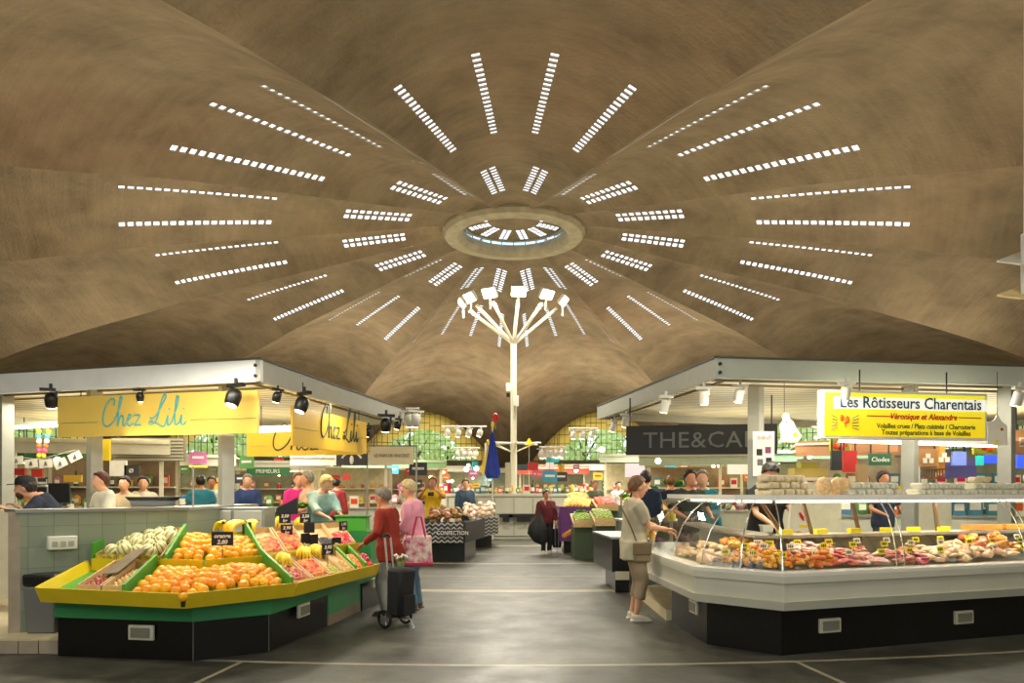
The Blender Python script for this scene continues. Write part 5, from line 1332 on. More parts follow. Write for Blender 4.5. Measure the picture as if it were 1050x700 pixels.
    if pants and legs:
        b = MB(); q = torso(.007, .76, .93); b.add(q.v, q.f)
        for h_, k_, a_ in feet:
            e = k_.lerp(a_, .55) if pants_len < 1 else a_+Vector((0, 0, -.03*k))
            b.tube([h_+Vector((0, 0, -.03)), h_.lerp(k_, .4), k_, k_.lerp(e, .5), e], [(x+.016)*k for x in (.074, .078, .06, .052, .05 if pants_len < 1 else .046)], 12)
        bake(b, vox*1.25, 3, 'trousers', pants, t, fold=.01, ff=12, disp_seed=5)
    if shoes and legs:
        for i, (h_, k_, a_) in enumerate(feet):
            b = MB(); b.tube([a_+Vector((0, -.05*k, -.035*k)), a_+Vector((0, .0, -.035*k)), a_+Vector((0, .08*k, -.05*k)), a_+Vector((0, .165*k, -.06*k)), a_+Vector((0, .19*k, -.065*k))], [.036*k, .046*k, .044*k, .034*k, .012*k], 12)
            b.box(a_+Vector((0, .065*k, -.078*k)), (.085*k, .26*k, .018*k)); 
            bake(b, .009, 1, 'shoe', shoes, t)
    # ---- hair
    if hair:
        b = MB(); n, m_ = 28, 16; vs = []; 
        for i in range(m_+1):
            el = PI*i/m_
            for j in range(n):
                az = 2*PI*j/n; x, y, z = math.sin(el)*math.sin(az), math.sin(el)*math.cos(az), math.cos(el)
                vs.append((x, y, z))
        low = {'short': -.75, 'bob': -1.15, 'bun': -.25}[hair_kind]
        rings = []
        for i in range(m_+1):
            row = []
            for j in range(n):
                x, y, z = vs[i*n+j]; lim = low+(.5-low)*max(0, min(1, (y+.3)/1.0))**(1.1)      # hairline is high over the face
                zz = max(z, lim); f = 1.07+.1*noise.noise(Vector((x*5, y*5, z*5)))
                sc_ = 1 if z >= lim else .8
                row.append(Hd(x*.088*f*(sc_ if z < lim else 1), -.016+y*.106*f*(sc_ if z < lim else 1), .03+zz*.108*f))
            rings.append(row)
        b.loft(rings); bake(b, .01 if detail else .016, 2, 'hair', hair, t, fold=.005, ff=34)
    if hat:
        b = MB(); rings = []
        for r, z in ((.094, .045), (.096, .075), (.09, .11), (.065, .138), (.02, .148)): rings.append([Hd(r*math.cos(2*PI*j/20), -.012+1.12*r*math.sin(2*PI*j/20), z) for j in range(20)])
        b.loft(rings); b.loft([[Hd(.07*math.cos(PI*j/12)*1.0, .085+.0+rr*math.sin(PI*j/12), z) for j in range(13)] for rr, z in ((.085, .05), (.085, .058))]); obj_local('cap', b, hat, t)
    if face and detail:
        for s in (-1, 1):
            b = MB(); b.ball(Hd(s*.03, .082, .012), (.013*k, .006*k, .0065*k), 10, 6, HR); e = obj_local('eye', b, mat('eye_white', (228, 222, 212), .3), t)
            b = MB(); b.ball(Hd(s*.03, .087, .012), (.006*k, .003*k, .006*k), 8, 6, HR); obj_local('iris', b, mat('eye_dark', (40, 30, 24), .3), t)
            b = MB(); b.tube([Hd(s*.015, .092, .032), Hd(s*.045, .082, .034)], .0035*k, 5); obj_local('eyebrow', b, hair or mat('brow_grey', (110, 100, 90), .8), t)
        b = MB(); b.tube([Hd(-.02, .088, -.054), Hd(0, .096, -.053), Hd(.02, .088, -.054)], [.003*k, .006*k, .003*k], 6); obj_local('lips', b, mat('lips', (176, 96, 86), .5), t)
    if beard:
        b = MB(); b.ball(Hd(0, .04, -.07), (.058*k, .058*k, .05*k), 14, 10, HR); bake(b, .01, 1, 'beard', beard, t, fold=.005, ff=30)
    if glasses:
        b = MB()
        for s in (-1, 1): b.torus(Hd(s*.032, .1, .01), .022*k, .0025*k, 14, 5, 'Y')
        obj_local('glasses', b, DKPLAST, t)
    if apron:
        b = MB(); q = torso(.03, .76, 1.2); b.add(q.v, q.f); bake(b, vox*1.2, 2, 'apron', apron, t, fold=.006)
    return t
def obj_local(name, mb, m, parent):
    me = to_mesh(name, mb, m, (0, 0, 0), True); o = bpy.data.objects.new(name, me); COL.objects.link(o); o.parent = parent; return o
def face_dir(dx, dy): return math.atan2(-dx, dy)
F = lambda n, c, **k: mat('cloth_'+n, c, .9, vary=.12, scale=6, bump=.2, bscale=200, **k)
HAIRG = mat('hair_grey', (120, 112, 100), .7, vary=.25, scale=30); HAIRB = mat('hair_brown', (110, 76, 44), .6, vary=.3, scale=30); HAIRD = mat('hair_dark', (36, 26, 20), .5, vary=.3, scale=30)
HAIRY = mat('hair_blond', (206, 172, 100), .6, vary=.25, scale=30); HAIRW = mat('hair_silver_blond', (196, 172, 122), .6, vary=.2, scale=30)
SHOEW = mat('shoe_cream', (222, 212, 186), .6); SHOEB = mat('shoe_brown', (92, 74, 56), .6)

# shopper in a rust red jumper, seen from behind facing the fruit
RX, RY = X(400, 8.65), 8.65
person('person in a rust red jumper facing the fruit display with back turned', (RX, RY, 0), face_dir(-.85, .35), 1.5, lean=.12, hands=[(-.28, .22, .95), (.14, .36, 1.0)], head=(.25, .15), build=1.12,
       top=F('rust', (140, 40, 22)), top_len=.6, pants=F('light_jeans', (150, 150, 142)), shoes=SHOEB, hair=HAIRG, detail=1, skinm=SKIN2)
# shopper in pink
PX, PY = X(427, 9.15), 9.15
person('person with short fair hair in a pink blouse and blue jeans carrying a flowery bag', (PX, PY, 0), face_dir(-.8, .15), 1.6, lean=.12, hands=[(-.2, .2, .86), (.16, .22, .92)], head=(.3, .2), build=1.12,
       top=F('pink', (222, 150, 168)), top_len=.6, sleeve='elbow', pants=F('mid_jeans', (84, 112, 132)), shoes=SHOEB, hair=HAIRW, detail=1)
# shopper in beige at the right counter
WX, WY = X(650, 8.35), 8.35
person('person with curly brown hair in beige standing at the glass counter', (WX, WY, 0), face_dir(.98, .06), 1.62, lean=.03, hands=[(-.06, .4, 1.03), (.1, .36, 1.06)], head=(.12, 0), build=1.12, sleeve='short',
       top=F('beige', (186, 176, 148)), top_len=.6, pants=F('khaki', (160, 140, 110)), pants_len=.5, shoes=SHOEW, hair=HAIRB, detail=2)
# shopper in maroon in the aisle
person('person in a maroon jumper and dark trousers walking up the aisle with a black bag', (X(560, 17.6), 17.6, 0), face_dir(.15, -1), 1.5, hands=[(-.24, .14, .85), (.3, .05, .75)], head=(0, .2), build=1.1,
       top=F('maroon', (100, 34, 40)), pants=F('charcoal', (38, 42, 42)), shoes=SHOEW, hair=HAIRD, stride=(-.05, .12), detail=1, skinm=SKIN2)
# seller in pale blue
person('fair haired seller in a pale blue green blouse leaning over the upper fruit crates', (X(322, 10.9), 11.0, .13), face_dir(.75, -.65), 1.62, lean=.38, hands=[(-.1, .5, 1.02), (.2, .55, 1.0)], head=(.35, 0), build=1.15,
       top=F('teal_print', (116, 160, 156), rgb2=(176, 196, 180)), sleeve='elbow', pants=F('charcoal', (38, 42, 42)), shoes=SHOEB, hair=HAIRY, hair_kind='bob', detail=1)
# man leaning on the tiled counter
person('bearded person in a black cap leaning on the tiled counter at the left edge', (X(74, 8.4), 8.3, .13), face_dir(-1, -.45), 1.62, lean=.62, hands=[(-.25, .55, 1.17), (.22, .5, 1.17)], head=(-.3, 0), build=1.2, sleeve='short',
       top=F('navy', (34, 40, 56)), pants=F('charcoal', (38, 42, 42)), shoes=SHOEB, hair=HAIRD, hat=mat('cap_black', (24, 24, 24), .8), beard=mat('beard_brown', (84, 52, 32), .8), detail=1)
# sellers behind the tiled counter
person('seller in a pale shirt with dark red hair behind the tiled counter', (X(112, 9.9), 9.9, .13), face_dir(-.6, -.8), 1.6, lean=.15, top=F('white', (214, 210, 192)), sleeve='short', hands=[(-.1, .35, 1.1), (.15, .35, 1.1)], pants=F('charcoal', (38, 42, 42)), hair=mat('hair_auburn', (84, 36, 22), .6, vary=.3), detail=0)
person('seller with a dark cap of hair in a beige jacket behind the black scales', (X(128, 10.9), 10.9, .13), face_dir(.1, -1), 1.55, top=F('tan', (180, 165, 130)), hair=HAIRD, pants=F('charcoal', (38, 42, 42)), detail=0)
# seller bending over the counter on the right
person('dark haired seller bending down behind the cream egg boxes', (X(787, 9.0), 9.1, 0), face_dir(.1, -1), 1.82, lean=.16, hands=[(-.2, .45, .92), (.12, .42, .98)], head=(.6, 0), build=1.1,
       top=F('black_shirt', (30, 30, 32)), sleeve='short', pants=F('charcoal', (38, 42, 42)), hair=HAIRD, shoes=SHOEB, detail=1)
BG = [
 # px, head py, D, dir, garment colour, hair, label, lean
 (662, 488, 12.2, (.3, 1), (28, 40, 60), HAIRD, 'dark haired person in a navy jacket right behind the beige shopper'),
 (707, 487, 11.4, (.2, -1), (44, 52, 44), HAIRD, 'dark haired person in a grey green top behind the left end of the glass counter'),
 (720, 487, 11.7, (-.2, -1), (30, 110, 120), HAIRG, 'grey haired person in a teal jacket behind the left end of the glass counter'),
 (444, 489, 17.0, (-.1, -1), (222, 178, 30), HAIRB, 'person in a yellow T-shirt holding a camera up behind the sweets stand'),
 (306, 483, 13.2, (.5, -1), (198, 36, 120), HAIRB, 'person in a magenta top behind the seller in pale blue'),
 (316, 490, 12.6, (-1, -.4), (190, 150, 120), HAIRG, 'grey haired person half hidden behind the seller in pale blue'),
 (254, 491, 14.5, (.3, -1), (36, 54, 100), HAIRG, 'grey haired person in a blue jacket right of the pale steel column'),
 (206, 494, 15.5, (-.4, 1), (50, 130, 150), HAIRD, 'dark haired person in a turquoise top left of the pale steel column'),
 (147, 498, 13.5, (.4, -1), (200, 190, 170), HAIRD, 'dark haired person low behind the tiled counter by the roller shutter'),
 (217, 493, 16.5, (.4, -1), (190, 190, 180), HAIRD, 'person in a pale top beside the turquoise one left of the column'),
 (477, 497, 19.5, (.2, -1), (60, 80, 100), HAIRB, 'person in a blue grey top behind the sweets stand right of the yellow T-shirt'),
 (610, 493, 22.0, (.2, -1), (90, 100, 80), HAIRB, 'person in an olive top behind the purple printed fruit stand'),
 (634, 496, 24.0, (.2, -1), (200, 190, 190), HAIRD, 'person in a pale pink top deep behind the fruit stands on the right'),
 (688, 492, 15.5, (.2, 1), (26, 28, 40), HAIRB, 'person in a black top in the distance left of the glass counter'),
 (345, 494, 19, (.2, 1), (170, 60, 60), HAIRD, 'person in a dull red top deep in the hall behind the seller'),
 (418, 496, 22, (.2, 1), (220, 215, 200), HAIRG, 'person in a white top deep in the hall behind the pink shopper'),
 (232, 495, 19, (.2, 1), (120, 100, 80), HAIRB, 'person in a brown top just right of the column deep in the hall'),
 (905, 492, 12.5, (.2, -1), (36, 44, 70), HAIRD, 'person in dark blue in the stall behind the yellow poultry sign'),
]
for i, (px, py, d, dr, c, hm, lb) in enumerate(BG):
    cam_y = 'camera' in lb; H_ = max(1.45, min(1.8, Z(py-9, d))) if d > 12 else Z(py-4, d)
    person(lb, (X(px, d), d, 0), face_dir(*dr), H_/1.0, hands=[(-.12, .3, 1.38), (.12, .3, 1.38)] if cam_y else ([(-.2, .3, 1.0), (.2, .3, 1.0)] if i % 2 else None), top=mat('cloth_bg_%d' % i, c, .9, vary=.1), sleeve='short' if i % 2 else 'long', pants=F('bg_trousers', (50, 54, 60)), hair=hm, shoes=SHOEB, detail=0, skinm=SKIN2 if i % 2 else SKIN)
t = thing('camera', 'small black camera held up by the person in the yellow T-shirt', 'camera', (X(442, 16.6), 16.58, 1.36)); mb = MB(); mb.box((X(442, 16.6), 16.58, 1.42), (.13, .06, .09)); obj('camera_body', mb, DKPLAST, t, bevel=.01); mb = MB(); mb.cyl((X(442, 16.6), 16.55, 1.42), (X(442, 16.6), 16.48, 1.42), .035, 12); obj('lens', mb, DKPLAST, t)

# ---------------------------------------------------------------- what the shoppers carry
# two wheeled shopping trolley
def trolley(x, y, rz, label, h=1.0, sc=1, col=(24, 24, 24)):
    t = thing('shopping_trolley', label, 'trolley', (x, y, 0)); t.rotation_euler = (0, 0, rz); t.scale = (sc,)*3
    bm_ = mat('trolley_fabric', col, .8, bump=.3, bscale=30); al = mat('trolley_aluminium', (200, 200, 196), .3, .8)
    mb = MB(); mb.box((.08, 0, .38), (.2, .24, .52), ry=.06, taper=1.08); obj_local('fabric_bag', mb, bm_, t).modifiers.new('b', 'BEVEL').width = .03
    mb = MB(); mb.box((.19, 0, .25), (.05, .17, .2)); obj_local('pocket', mb, bm_, t)
    for s in (-.045, .045):
        mb = MB(); mb.tube([(-.02, s, .12), (-.065, s, .6), (-.11, s, h)], .011, 8); obj_local('frame_tube', mb, al, t)
    mb = MB(); mb.tube([(-.11, -.045, h), (-.14, -.035, h+.03), (-.14, .035, h+.03), (-.11, .045, h)], .014, 8); obj_local('handle', mb, DKPLAST, t)
    mb = MB(); mb.tube([(0, -.15, .1), (0, .15, .1)], .01, 6); mb.tube([(-.02, 0, .1), (.22, 0, .1), (.28, 0, .012), (.3, -.05, .012)], .009, 6); obj_local('axle_and_foot', mb, al, t)
    for s in (-.16, .16):
        mb = MB(); mb.torus((0, s, .1), .085, .016, 24, 8, 'Y'); w_ = obj_local('wheel', mb, DKPLAST, t)
        mb = MB(); mb.cyl((0, s-.01, .1), (0, s+.01, .1), .03, 12)
        for q in range(5): mb.tube([(0, s, .1), (.08*math.cos(q*1.257), s, .1+.08*math.sin(q*1.257))], .006, 5)
        obj_local('hub', mb, al, w_)
    return t
tx, ty = X(407, 7.95), 7.95
trolley(tx-.02, ty, -.6, 'black two wheeled shopping trolley with a silver handle beside the rust red jumper', .96)
# flowers in it
fb = Vector((tx+.05, ty-.05, .66))
t = thing('flower_bouquet', 'small bouquet of red and white flowers sticking out of the black trolley', 'flowers', fb)
mb = MB()
for k in range(9): a = k*.7; mb.tube([fb+Vector((0, 0, -.08)), fb+Vector((.06*math.cos(a), .05*math.sin(a), .08+.01*(k % 3)))], .004, 5)
obj('stems', mb, LEAFG, t)
for k in range(9):
    a = k*.7; mb = pebble(.028 if k == 4 else .017, k, 1); c = fb+Vector((.065*math.cos(a), .055*math.sin(a), .09+.012*(k % 3))); mb.v = [(x+c.x, y+c.y, z+c.z) for x, y, z in mb.v]; obj('flower_head', mb, TOMA if k == 4 else mat('petal_white', (232, 232, 215), .7), t)
# flowery shopping bag on the pink shopper's arm
def tote(c, w, d, h, rz, m, m2, label, strap=.22, taper=.9):
    c = Vector(c); t = thing('shopping_bag', label, 'bag', c)
    mb = MB(); mb.box(c+Vector((0, 0, h/2)), (w, d, h), rz, taper=taper); o = obj('bag_body', mb, m, t, bevel=.02)
    mb = MB(); mb.box(c+Vector((0, 0, .02)), (w*1.02, d*1.03, .045), rz); obj('bag_bottom', mb, m2, t, bevel=.01)
    x = Vector((math.cos(rz), math.sin(rz), 0)); y = Vector((-math.sin(rz), math.cos(rz), 0))
    for s in (-1, 1):
        mb = MB(); mb.tube([c+y*s*d*.4+x*-w*.25+Vector((0, 0, h*.9)), c+y*s*d*.2+x*-w*.08+Vector((0, 0, h+strap)), c+y*s*d*.2+x*w*.08+Vector((0, 0, h+strap)), c+y*s*d*.4+x*w*.25+Vector((0, 0, h*.9))], .011, 6); obj('strap', mb, m2, t)
FLOW = mat('flowery_print', (236, 226, 208), .7, rgb2=(202, 66, 104), scale=13, detail=2)
tote((X(429.5, 8.75), 8.75, .58), .33, .15, .36, .12, FLOW, mat('raspberry', (180, 30, 70), .7), 'white and raspberry flowery shopping bag hanging from the arm of the pink shopper')
# beige shoulder bag of the woman at the counter, with strap
cb = P(658, 566, 8.17)
t = thing('shoulder_bag', 'olive beige shoulder bag hanging at the hip of the shopper in beige', 'bag', cb); mb = MB(); mb.box(cb+Vector((0, .02, 0)), (.2, .12, .23), .1, taper=.85); obj('bag_body', mb, F('bag_olive', (140, 122, 88)), t, bevel=.03)
mb = MB(); mb.box(cb+Vector((0, -.045, .04)), (.21, .02, .13), .1); obj('flap', mb, F('bag_flap', (122, 104, 74)), t, bevel=.008)
mb = MB(); mb.tube([cb+Vector((-.05, 0, .1)), P(647, 540, 8.1), P(637, 520, 8.12), P(637, 508, 8.2), P(641, 503, 8.35)], .009, 6); obj('strap', mb, F('bag_flap', (122, 104, 74)), t)
# orange yellow purse in her hand
c = P(668, 545, 8.3); mb = MB(); mb.box(c, (.035, .06, .2), .1, taper=1.2); single('yellow_pouch', mb, mat('pouch_yellow', (224, 160, 30), .6), 'yellow orange narrow pouch hanging from the hand of the shopper in beige', 'pouch', bevel=.008)
# black sack and trolley of the maroon shopper
c = P(551, 540, 17.3)
mb = MB(); rings = []
for z, rx, ry, ox in ((-.42, .03, .03, .1), (-.36, .16, .1, .08), (-.15, .24, .13, 0), (.05, .2, .11, .0), (.2, .1, .07, .03), (.33, .03, .03, .06), (.4, .025, .02, .08)):
    rings.append([c+Vector((ox+rx*math.cos(2*PI*k_/14), ry*math.sin(2*PI*k_/14), z)) for k_ in range(14)])
mb.loft(rings); single('black_sack', mb, mat('sack_black', (24, 26, 26), .6, bump=.5, bscale=12), 'large black cloth bag hanging from the hand of the maroon shopper', 'bag')
trolley(X(571, 17.8), 17.8, 1.5, 'dark narrow shopping trolley pulled by the maroon shopper', .9, .9, (30, 28, 32))
# ================================================================ the round kiosk and mast in the middle
KW = mat('kiosk_panel', (208, 206, 186), .45, vary=.05, scale=2)
t = thing('round_kiosk', 'large round white kiosk counter in the centre of the hall around the mast', 'kiosk', (CX, CY, 0))
mb = MB(); n = 26
prof = [(2.95, .0), (2.95, .08), (3.0, .1), (3.0, 1.3), (3.06, 1.34), (3.06, 1.42), (2.5, 1.42), (2.5, .0)]
mb.loft([[Vector((CX+r*math.cos(2*PI*k/n), CY+r*math.sin(2*PI*k/n), z)) for k in range(n)] for r, z in prof], False); obj('counter_ring', mb, KW, t, smooth=False)
mb = MB()
mb.torus((CX, CY, .78), 3.02, .035, 52, 6); obj('rail', mb, mat('kiosk_rail', (150, 146, 126), .4), t)
for k in range(13):
    a = -1.2+k*.2; mb = MB(); mb.box((CX+3.005*math.sin(a), CY-3.005*math.cos(a), .68), (.012, .02, 1.2), a); obj('panel_joint', mb, mat('joint_grey', (130, 128, 110), .6), t)
for px, w in ((537, .9), (519, .4)):
    x = X(px, 22.8); mb = MB(); mb.box((x, 22.8, .74), (w, .3, .1)); mb.box((x, 22.8, .62), (w*.5, .2, .14)); obj('till_ledge', mb, DKPLAST, t)
t = thing('light_mast', 'tall white mast with a ring of floodlights rising from the kiosk in the centre', 'mast', (CX, CY, 0))
MW = mat('mast_white', (222, 218, 196), .4)
mb = MB(); mb.tube([(CX, CY, 0), (CX, CY, 6.8)], [.12, .1], 12); obj('pole', mb, MW, t)
for k in range(6):
    a = math.radians((-80, -54, -26, 5, 37, 70)[k]); e = Vector((CX+1.8*math.sin(a), CY-1.8*math.cos(a), 8.0))
    mb = MB(); mb.tube([(CX, CY, 6.7), e.lerp(Vector((CX, CY, 6.7)), .12)], .06, 8); obj('arm', mb, MW, t)
    mb = MB(); R_ = Matrix.Rotation(a, 3, 'Z'); mb.box(e+Vector((0, 0, .1)), (.5, .34, .12), a, rx=-.9); fl_ = obj('floodlight', mb, FIXWHITE, t, bevel=.01)
    n_ = R_@Vector((0, -math.cos(1.0), -math.sin(1.0))) ; mb = MB(); mb.box(e+Vector((0, 0, .1))+R_@Matrix.Rotation(-.9, 3, 'X')@Vector((0, 0, -.07)), (.47, .31, .02), a, rx=-.9)
    obj('lit_face', mb, glow('flood_face', (255, 246, 215), 30), fl_)
    mb = MB(); mb.tube([e, e+Vector((0, 0, -.45))], .035, 6); obj('ballast', mb, MW, t)
for px, py, w, h, m in ((522, 397, .22, .28, FIXWHITE), (529, 411, .2, .36, FIXWHITE), (521, 405, .12, .14, DKPLAST)):
    mb = MB(); c = P(px, py, CY-.2); mb.box(c, (w, .14, h)); obj('junction_box', mb, m, t, bevel=.01)
for k in range(6):
    a = k*PI/3+.1; mb = MB(); zz = Z(454, CY); mb.tube([(CX, CY, zz), (CX+1.05*math.sin(a), CY-1.05*math.cos(a), zz-.02)], .035, 6); mb.tube([(CX, CY, zz-.35), (CX+.8*math.sin(a), CY-.8*math.cos(a), zz-.04)], .02, 6); obj('lower_arm', mb, MW, t)
mb = MB(); mb.tube([(CX-1.0, CY, zz), (CX-1.0, CY, 1.42)], .035, 6); obj('side_post', mb, MW, t)

# closed parasols and pennants on the kiosk
def parasol(px, d, z0, z1, m, tip, label, r=.22):
    x = X(px, d); t = thing('closed_parasol', label, 'parasol', (x, d, 0)); mb = MB(); mb.cyl((x, d, 0), (x, d, z1+.1), .025, 8); obj('pole', mb, MW, t)
    mb = MB(); n = 16; mb.loft([[Vector((x+rr*(1+.25*math.cos(4*2*PI*k/n))*math.cos(2*PI*k/n), d+rr*(1+.25*math.cos(4*2*PI*k/n))*math.sin(2*PI*k/n), z)) for k in range(n)] for rr, z in ((.015, z1), (.06, z1-.3), (r*.6, (z0+z1)/2), (r, z0+.15), (r*.75, z0))]); obj('folded_cloth', mb, m, t)
    mb = MB(); mb.ball((x, d, z1+.12), (.05, .05, .12), 10, 6); obj('tip', mb, tip, t)
BLUEC = mat('parasol_blue', (22, 52, 150), .7, vary=.2, scale=4); YLC = mat('cloth_yellow', (236, 200, 60), .7)
parasol(505, 22.6, Z(490, 22.6), Z(440, 22.6), BLUEC, YLC, 'closed deep blue parasol standing left of the mast', .2)
parasol(500, 24, Z(486, 24), Z(458, 24), YLC, YLC, 'closed pale yellow parasol half hidden behind the blue parasol', .2)
t = thing('balloon', 'small red balloon floating above the blue parasol', 'balloon', P(508, 427, 22.9)); mb = MB(); mb.ball(P(508, 428, 22.9), (.1, .1, .14), 12, 10); obj('balloon_skin', mb, mat('balloon_red', (206, 36, 44), .3), t); mb = MB(); mb.tube([P(508, 432, 22.9), P(508, 440, 22.7)], .006, 4); obj('string', mb, FIXWHITE, t)
t = thing('pennant', 'yellow triangular pennant above the right lower arm of the mast', 'pennant', P(543, 460, 25)); mb = MB(); mb.tube([P(542.5, 449, 25), P(542.5, 456, 25)], [.012, .16], 4); obj('cloth', mb, mat('pennant_orange', (240, 190, 30), .7), t); mb = MB(); mb.cyl(P(542.5, 456, 25), P(542.5, 500, 25), .012, 6); obj('staff', mb, MW, t)

# ================================================================ goods used in the distance
def goods(name, label, cat, parts):
    t = thing(name, label, cat)
    for nm, mb, m in parts: obj(nm, mb, m, t, loc=(0, 0, 0))
    return Proto(t)
CARDS = {}
def packet(c, m2, nm):
    mb = pebble(.1, len(nm), 2, 1.15, .12); mb.v = [(x*.85, y*.5, z+.115) for x, y, z in mb.v]; l = MB(); l.box((0, -.05, .11), (.09, .012, .08)); return goods('packet', 'packet', 'packet', [('wrapper', mb, mat('packet_'+nm, c, .35, rand=.25)), ('printed_label', l, m2)])
def carton(c, m2, nm):
    mb = MB(); mb.box((0, 0, .11), (.16, .1, .22)); l = MB(); l.box((0, -.052, .12), (.12, .006, .1)); return goods('carton', 'carton', 'box', [('box', mb, mat('carton_'+nm, c, .6, rand=.25)), ('printed_label', l, m2)])
LBLW = mat('label_white', (232, 228, 214), .6)
PC = [carton((196, 52, 40), LBLW, 'red'), packet((232, 190, 50), LBLW, 'yellow'), carton((60, 120, 150), LBLW, 'blue'), packet((90, 140, 70), LBLW, 'green'), carton((222, 214, 196), TOMA, 'cream'), packet((200, 120, 140), LBLW, 'pink'), carton((176, 126, 74), LBLW, 'brown')]
CN = ['red', 'yellow', 'blue', 'green', 'cream', 'pink', 'brown']
mb = MB(); mb.lathe((0, 0, 0), [(.035, 0), (.038, .01), (.038, .17), (.014, .22), (.014, .28), (.016, .29)], 10); l = MB(); l.lathe((0, 0, 0), [(.0395, .05), (.0395, .13)], 10)
PBOT = goods('bottle', 'bottle', 'bottle', [('glass', mb, mat('bottle_green_glass', (60, 80, 40), .15, rand=.4)), ('paper_label', l, LBLW)])
mb = MB(); mb.lathe((0, 0, 0), [(.045, 0), (.05, .01), (.05, .1), (.04, .115)], 10); l = MB(); l.lathe((0, 0, 0), [(.046, .115), (.046, .135)], 10)
PJAR = goods('jar', 'jar', 'jar', [('glass', mb, mat('jar_amber', (206, 130, 50), .2, rand=.5)), ('lid', l, mat('lid_gold', (214, 180, 90), .3, .6))])
mb = MB(); mb.tube([(-.15, 0, .04), (-.12, 0, .045), (-.05, .0, .055), (.05, 0, .055), (.12, 0, .045), (.15, 0, .04)], [.015, .04, .05, .05, .04, .015], 10)
PBRD = goods('bread_loaf', 'loaf', 'bread', [('crust', mb, mat('bread_crust', (204, 142, 72), .7, rand=.2, vary=.2, scale=20))])
mb = pebble(.07, 41, 2, .8, .3)
PBAGP = goods('sweet_bag', 'bag of sweets', 'bag', [('bag', mb, mat('sweets_pastel', (232, 190, 178), .35, rgb2=(246, 226, 190), scale=22, rand=.25))])
mb = pebble(.08, 43, 2, .7, .25)
PBISC = goods('biscuit_bag', 'bag of biscuits', 'bag', [('bag', mb, mat('biscuit_brown', (120, 76, 40), .4, rgb2=(176, 122, 70), scale=22, rand=.25))])
def poly_front(pts, z0, z1, th, name, m, t):
    mb = MB()
    for i in range(len(pts)-1): mb.slab(pts[i], pts[i+1], th, z0, z1)
    return obj(name, mb, m, t, smooth=False)

# ---------------------------------------------------------------- sweets stand with patterned valance
PAT = bpy.data.materials.new('wave_pattern_board'); PAT.use_nodes = True; nt = PAT.node_tree; bb = nt.nodes['Principled BSDF']; tc = nt.nodes.new('ShaderNodeTexCoord'); mp = nt.nodes.new('ShaderNodeMapping'); mp.inputs['Rotation'].default_value = (0, 0, 0)
sx = nt.nodes.new('ShaderNodeSeparateXYZ'); nt.links.new(tc.outputs['Object'], sx.inputs[0])
def mth(op, a, b_=None):
    q = nt.nodes.new('ShaderNodeMath'); q.operation = op
    for k, v in enumerate((a, b_)):
        if v is None: continue
        if isinstance(v, (int, float)): q.inputs[k].default_value = v
        else: nt.links.new(v, q.inputs[k])
    return q.outputs[0]
w1 = mth('SINE', mth('ADD', mth('MULTIPLY', sx.outputs[2], 70), mth('MULTIPLY', mth('SINE', mth('MULTIPLY', sx.outputs[0], 50)), 1.5)))
rp = nt.nodes.new('ShaderNodeValToRGB'); nt.links.new(w1, rp.inputs[0]); e = rp.color_ramp.elements; e[0].position = .3; e[0].color = srgb(38, 36, 40); e[1].position = .45; e[1].color = srgb(170, 168, 160); nt.links.new(rp.outputs[0], bb.inputs['Base Color'])
DARKB = mat('dark_valance', (48, 44, 44), .6)
V = [(X(402, 15.6), 15.6), (X(443, 15.1), 15.1), (X(475, 15.1), 15.1), (X(495, 17.0), 17.0)]
t = thing('sweets_stand', 'sweets stand with a black and white wave patterned front board', 'display stand', (X(455, 16), 16, 0))
poly_front(V[:3], .42, .85, -.05, 'patterned_board', PAT, t); poly_front(V[2:], .42, .85, -.05, 'dark_board', DARKB, t)
mb = MB(); mb.box((X(466, 15.05), 15.03, .63), (.62, .03, .14)); pl_ = obj('name_plate', mb, DARKB, t)
text('CONFECTION', .12, (X(464, 15.0), 15.01, .585), (1, 0, 0), LBLW, t, 'board_lettering', .004, squash=.85)
mb = MB(); mb.prism([(V[0][0], V[0][1]+.05), (V[1][0], V[1][1]+.05), (V[2][0]-.02, V[2][1]+.05), (V[3][0]-.04, V[3][1]), (-2.0, 18.2), (-3.4, 18)], .7, .74); obj('deck', mb, DARKB, t, smooth=False)
mb = MB(); mb.prism([(-2.3, 15.5), (-1.0, 15.5), (-.85, 17.0), (-2.0, 17.6)], 0, .42); obj('base', mb, KICK, t, smooth=False)
rnd = random.Random(21)
for k in range(46): px = rnd.uniform(441, 474); d = rnd.uniform(15.3, 16.6); PBISC.put((X(px, d), d, .82+.16*rnd.random()+.12*(d-15.3)), (0, 0, rnd.uniform(0, 6)), 'brown biscuit bag heaped on the sweets stand', 'brown biscuit bags on the sweets stand')
for k in range(56): px = rnd.uniform(476, 507); d = rnd.uniform(16.8, 19.3); PBAGP.put((X(px, d), d, .84+.2*rnd.random()+.06*(d-16.8)), (0, 0, rnd.uniform(0, 6)), 'pastel bag of sweets on the right end of the sweets stands', 'pastel sweet bags on the sweets stands')
V2 = [(X(494, 18.6), 18.6), (X(509, 19.6), 19.6), (X(508, 21), 21)]
t = thing('sweets_stand', 'smaller dark sweets stand right behind the wave patterned one', 'display stand', (X(500, 19.5), 19.5, 0)); poly_front(V2, .34, .82, -.05, 'dark_board', PAT, t)
mb = MB(); mb.prism([V2[0], V2[1], V2[2], (-1.6, 21)], .72, .76); obj('deck', mb, DARKB, t, smooth=False); mb = MB(); mb.prism([(-1.2, 19), (-.55, 19.8), (-.6, 20.8), (-1.4, 20.6)], 0, .72); obj('base', mb, KICK, t, smooth=False)

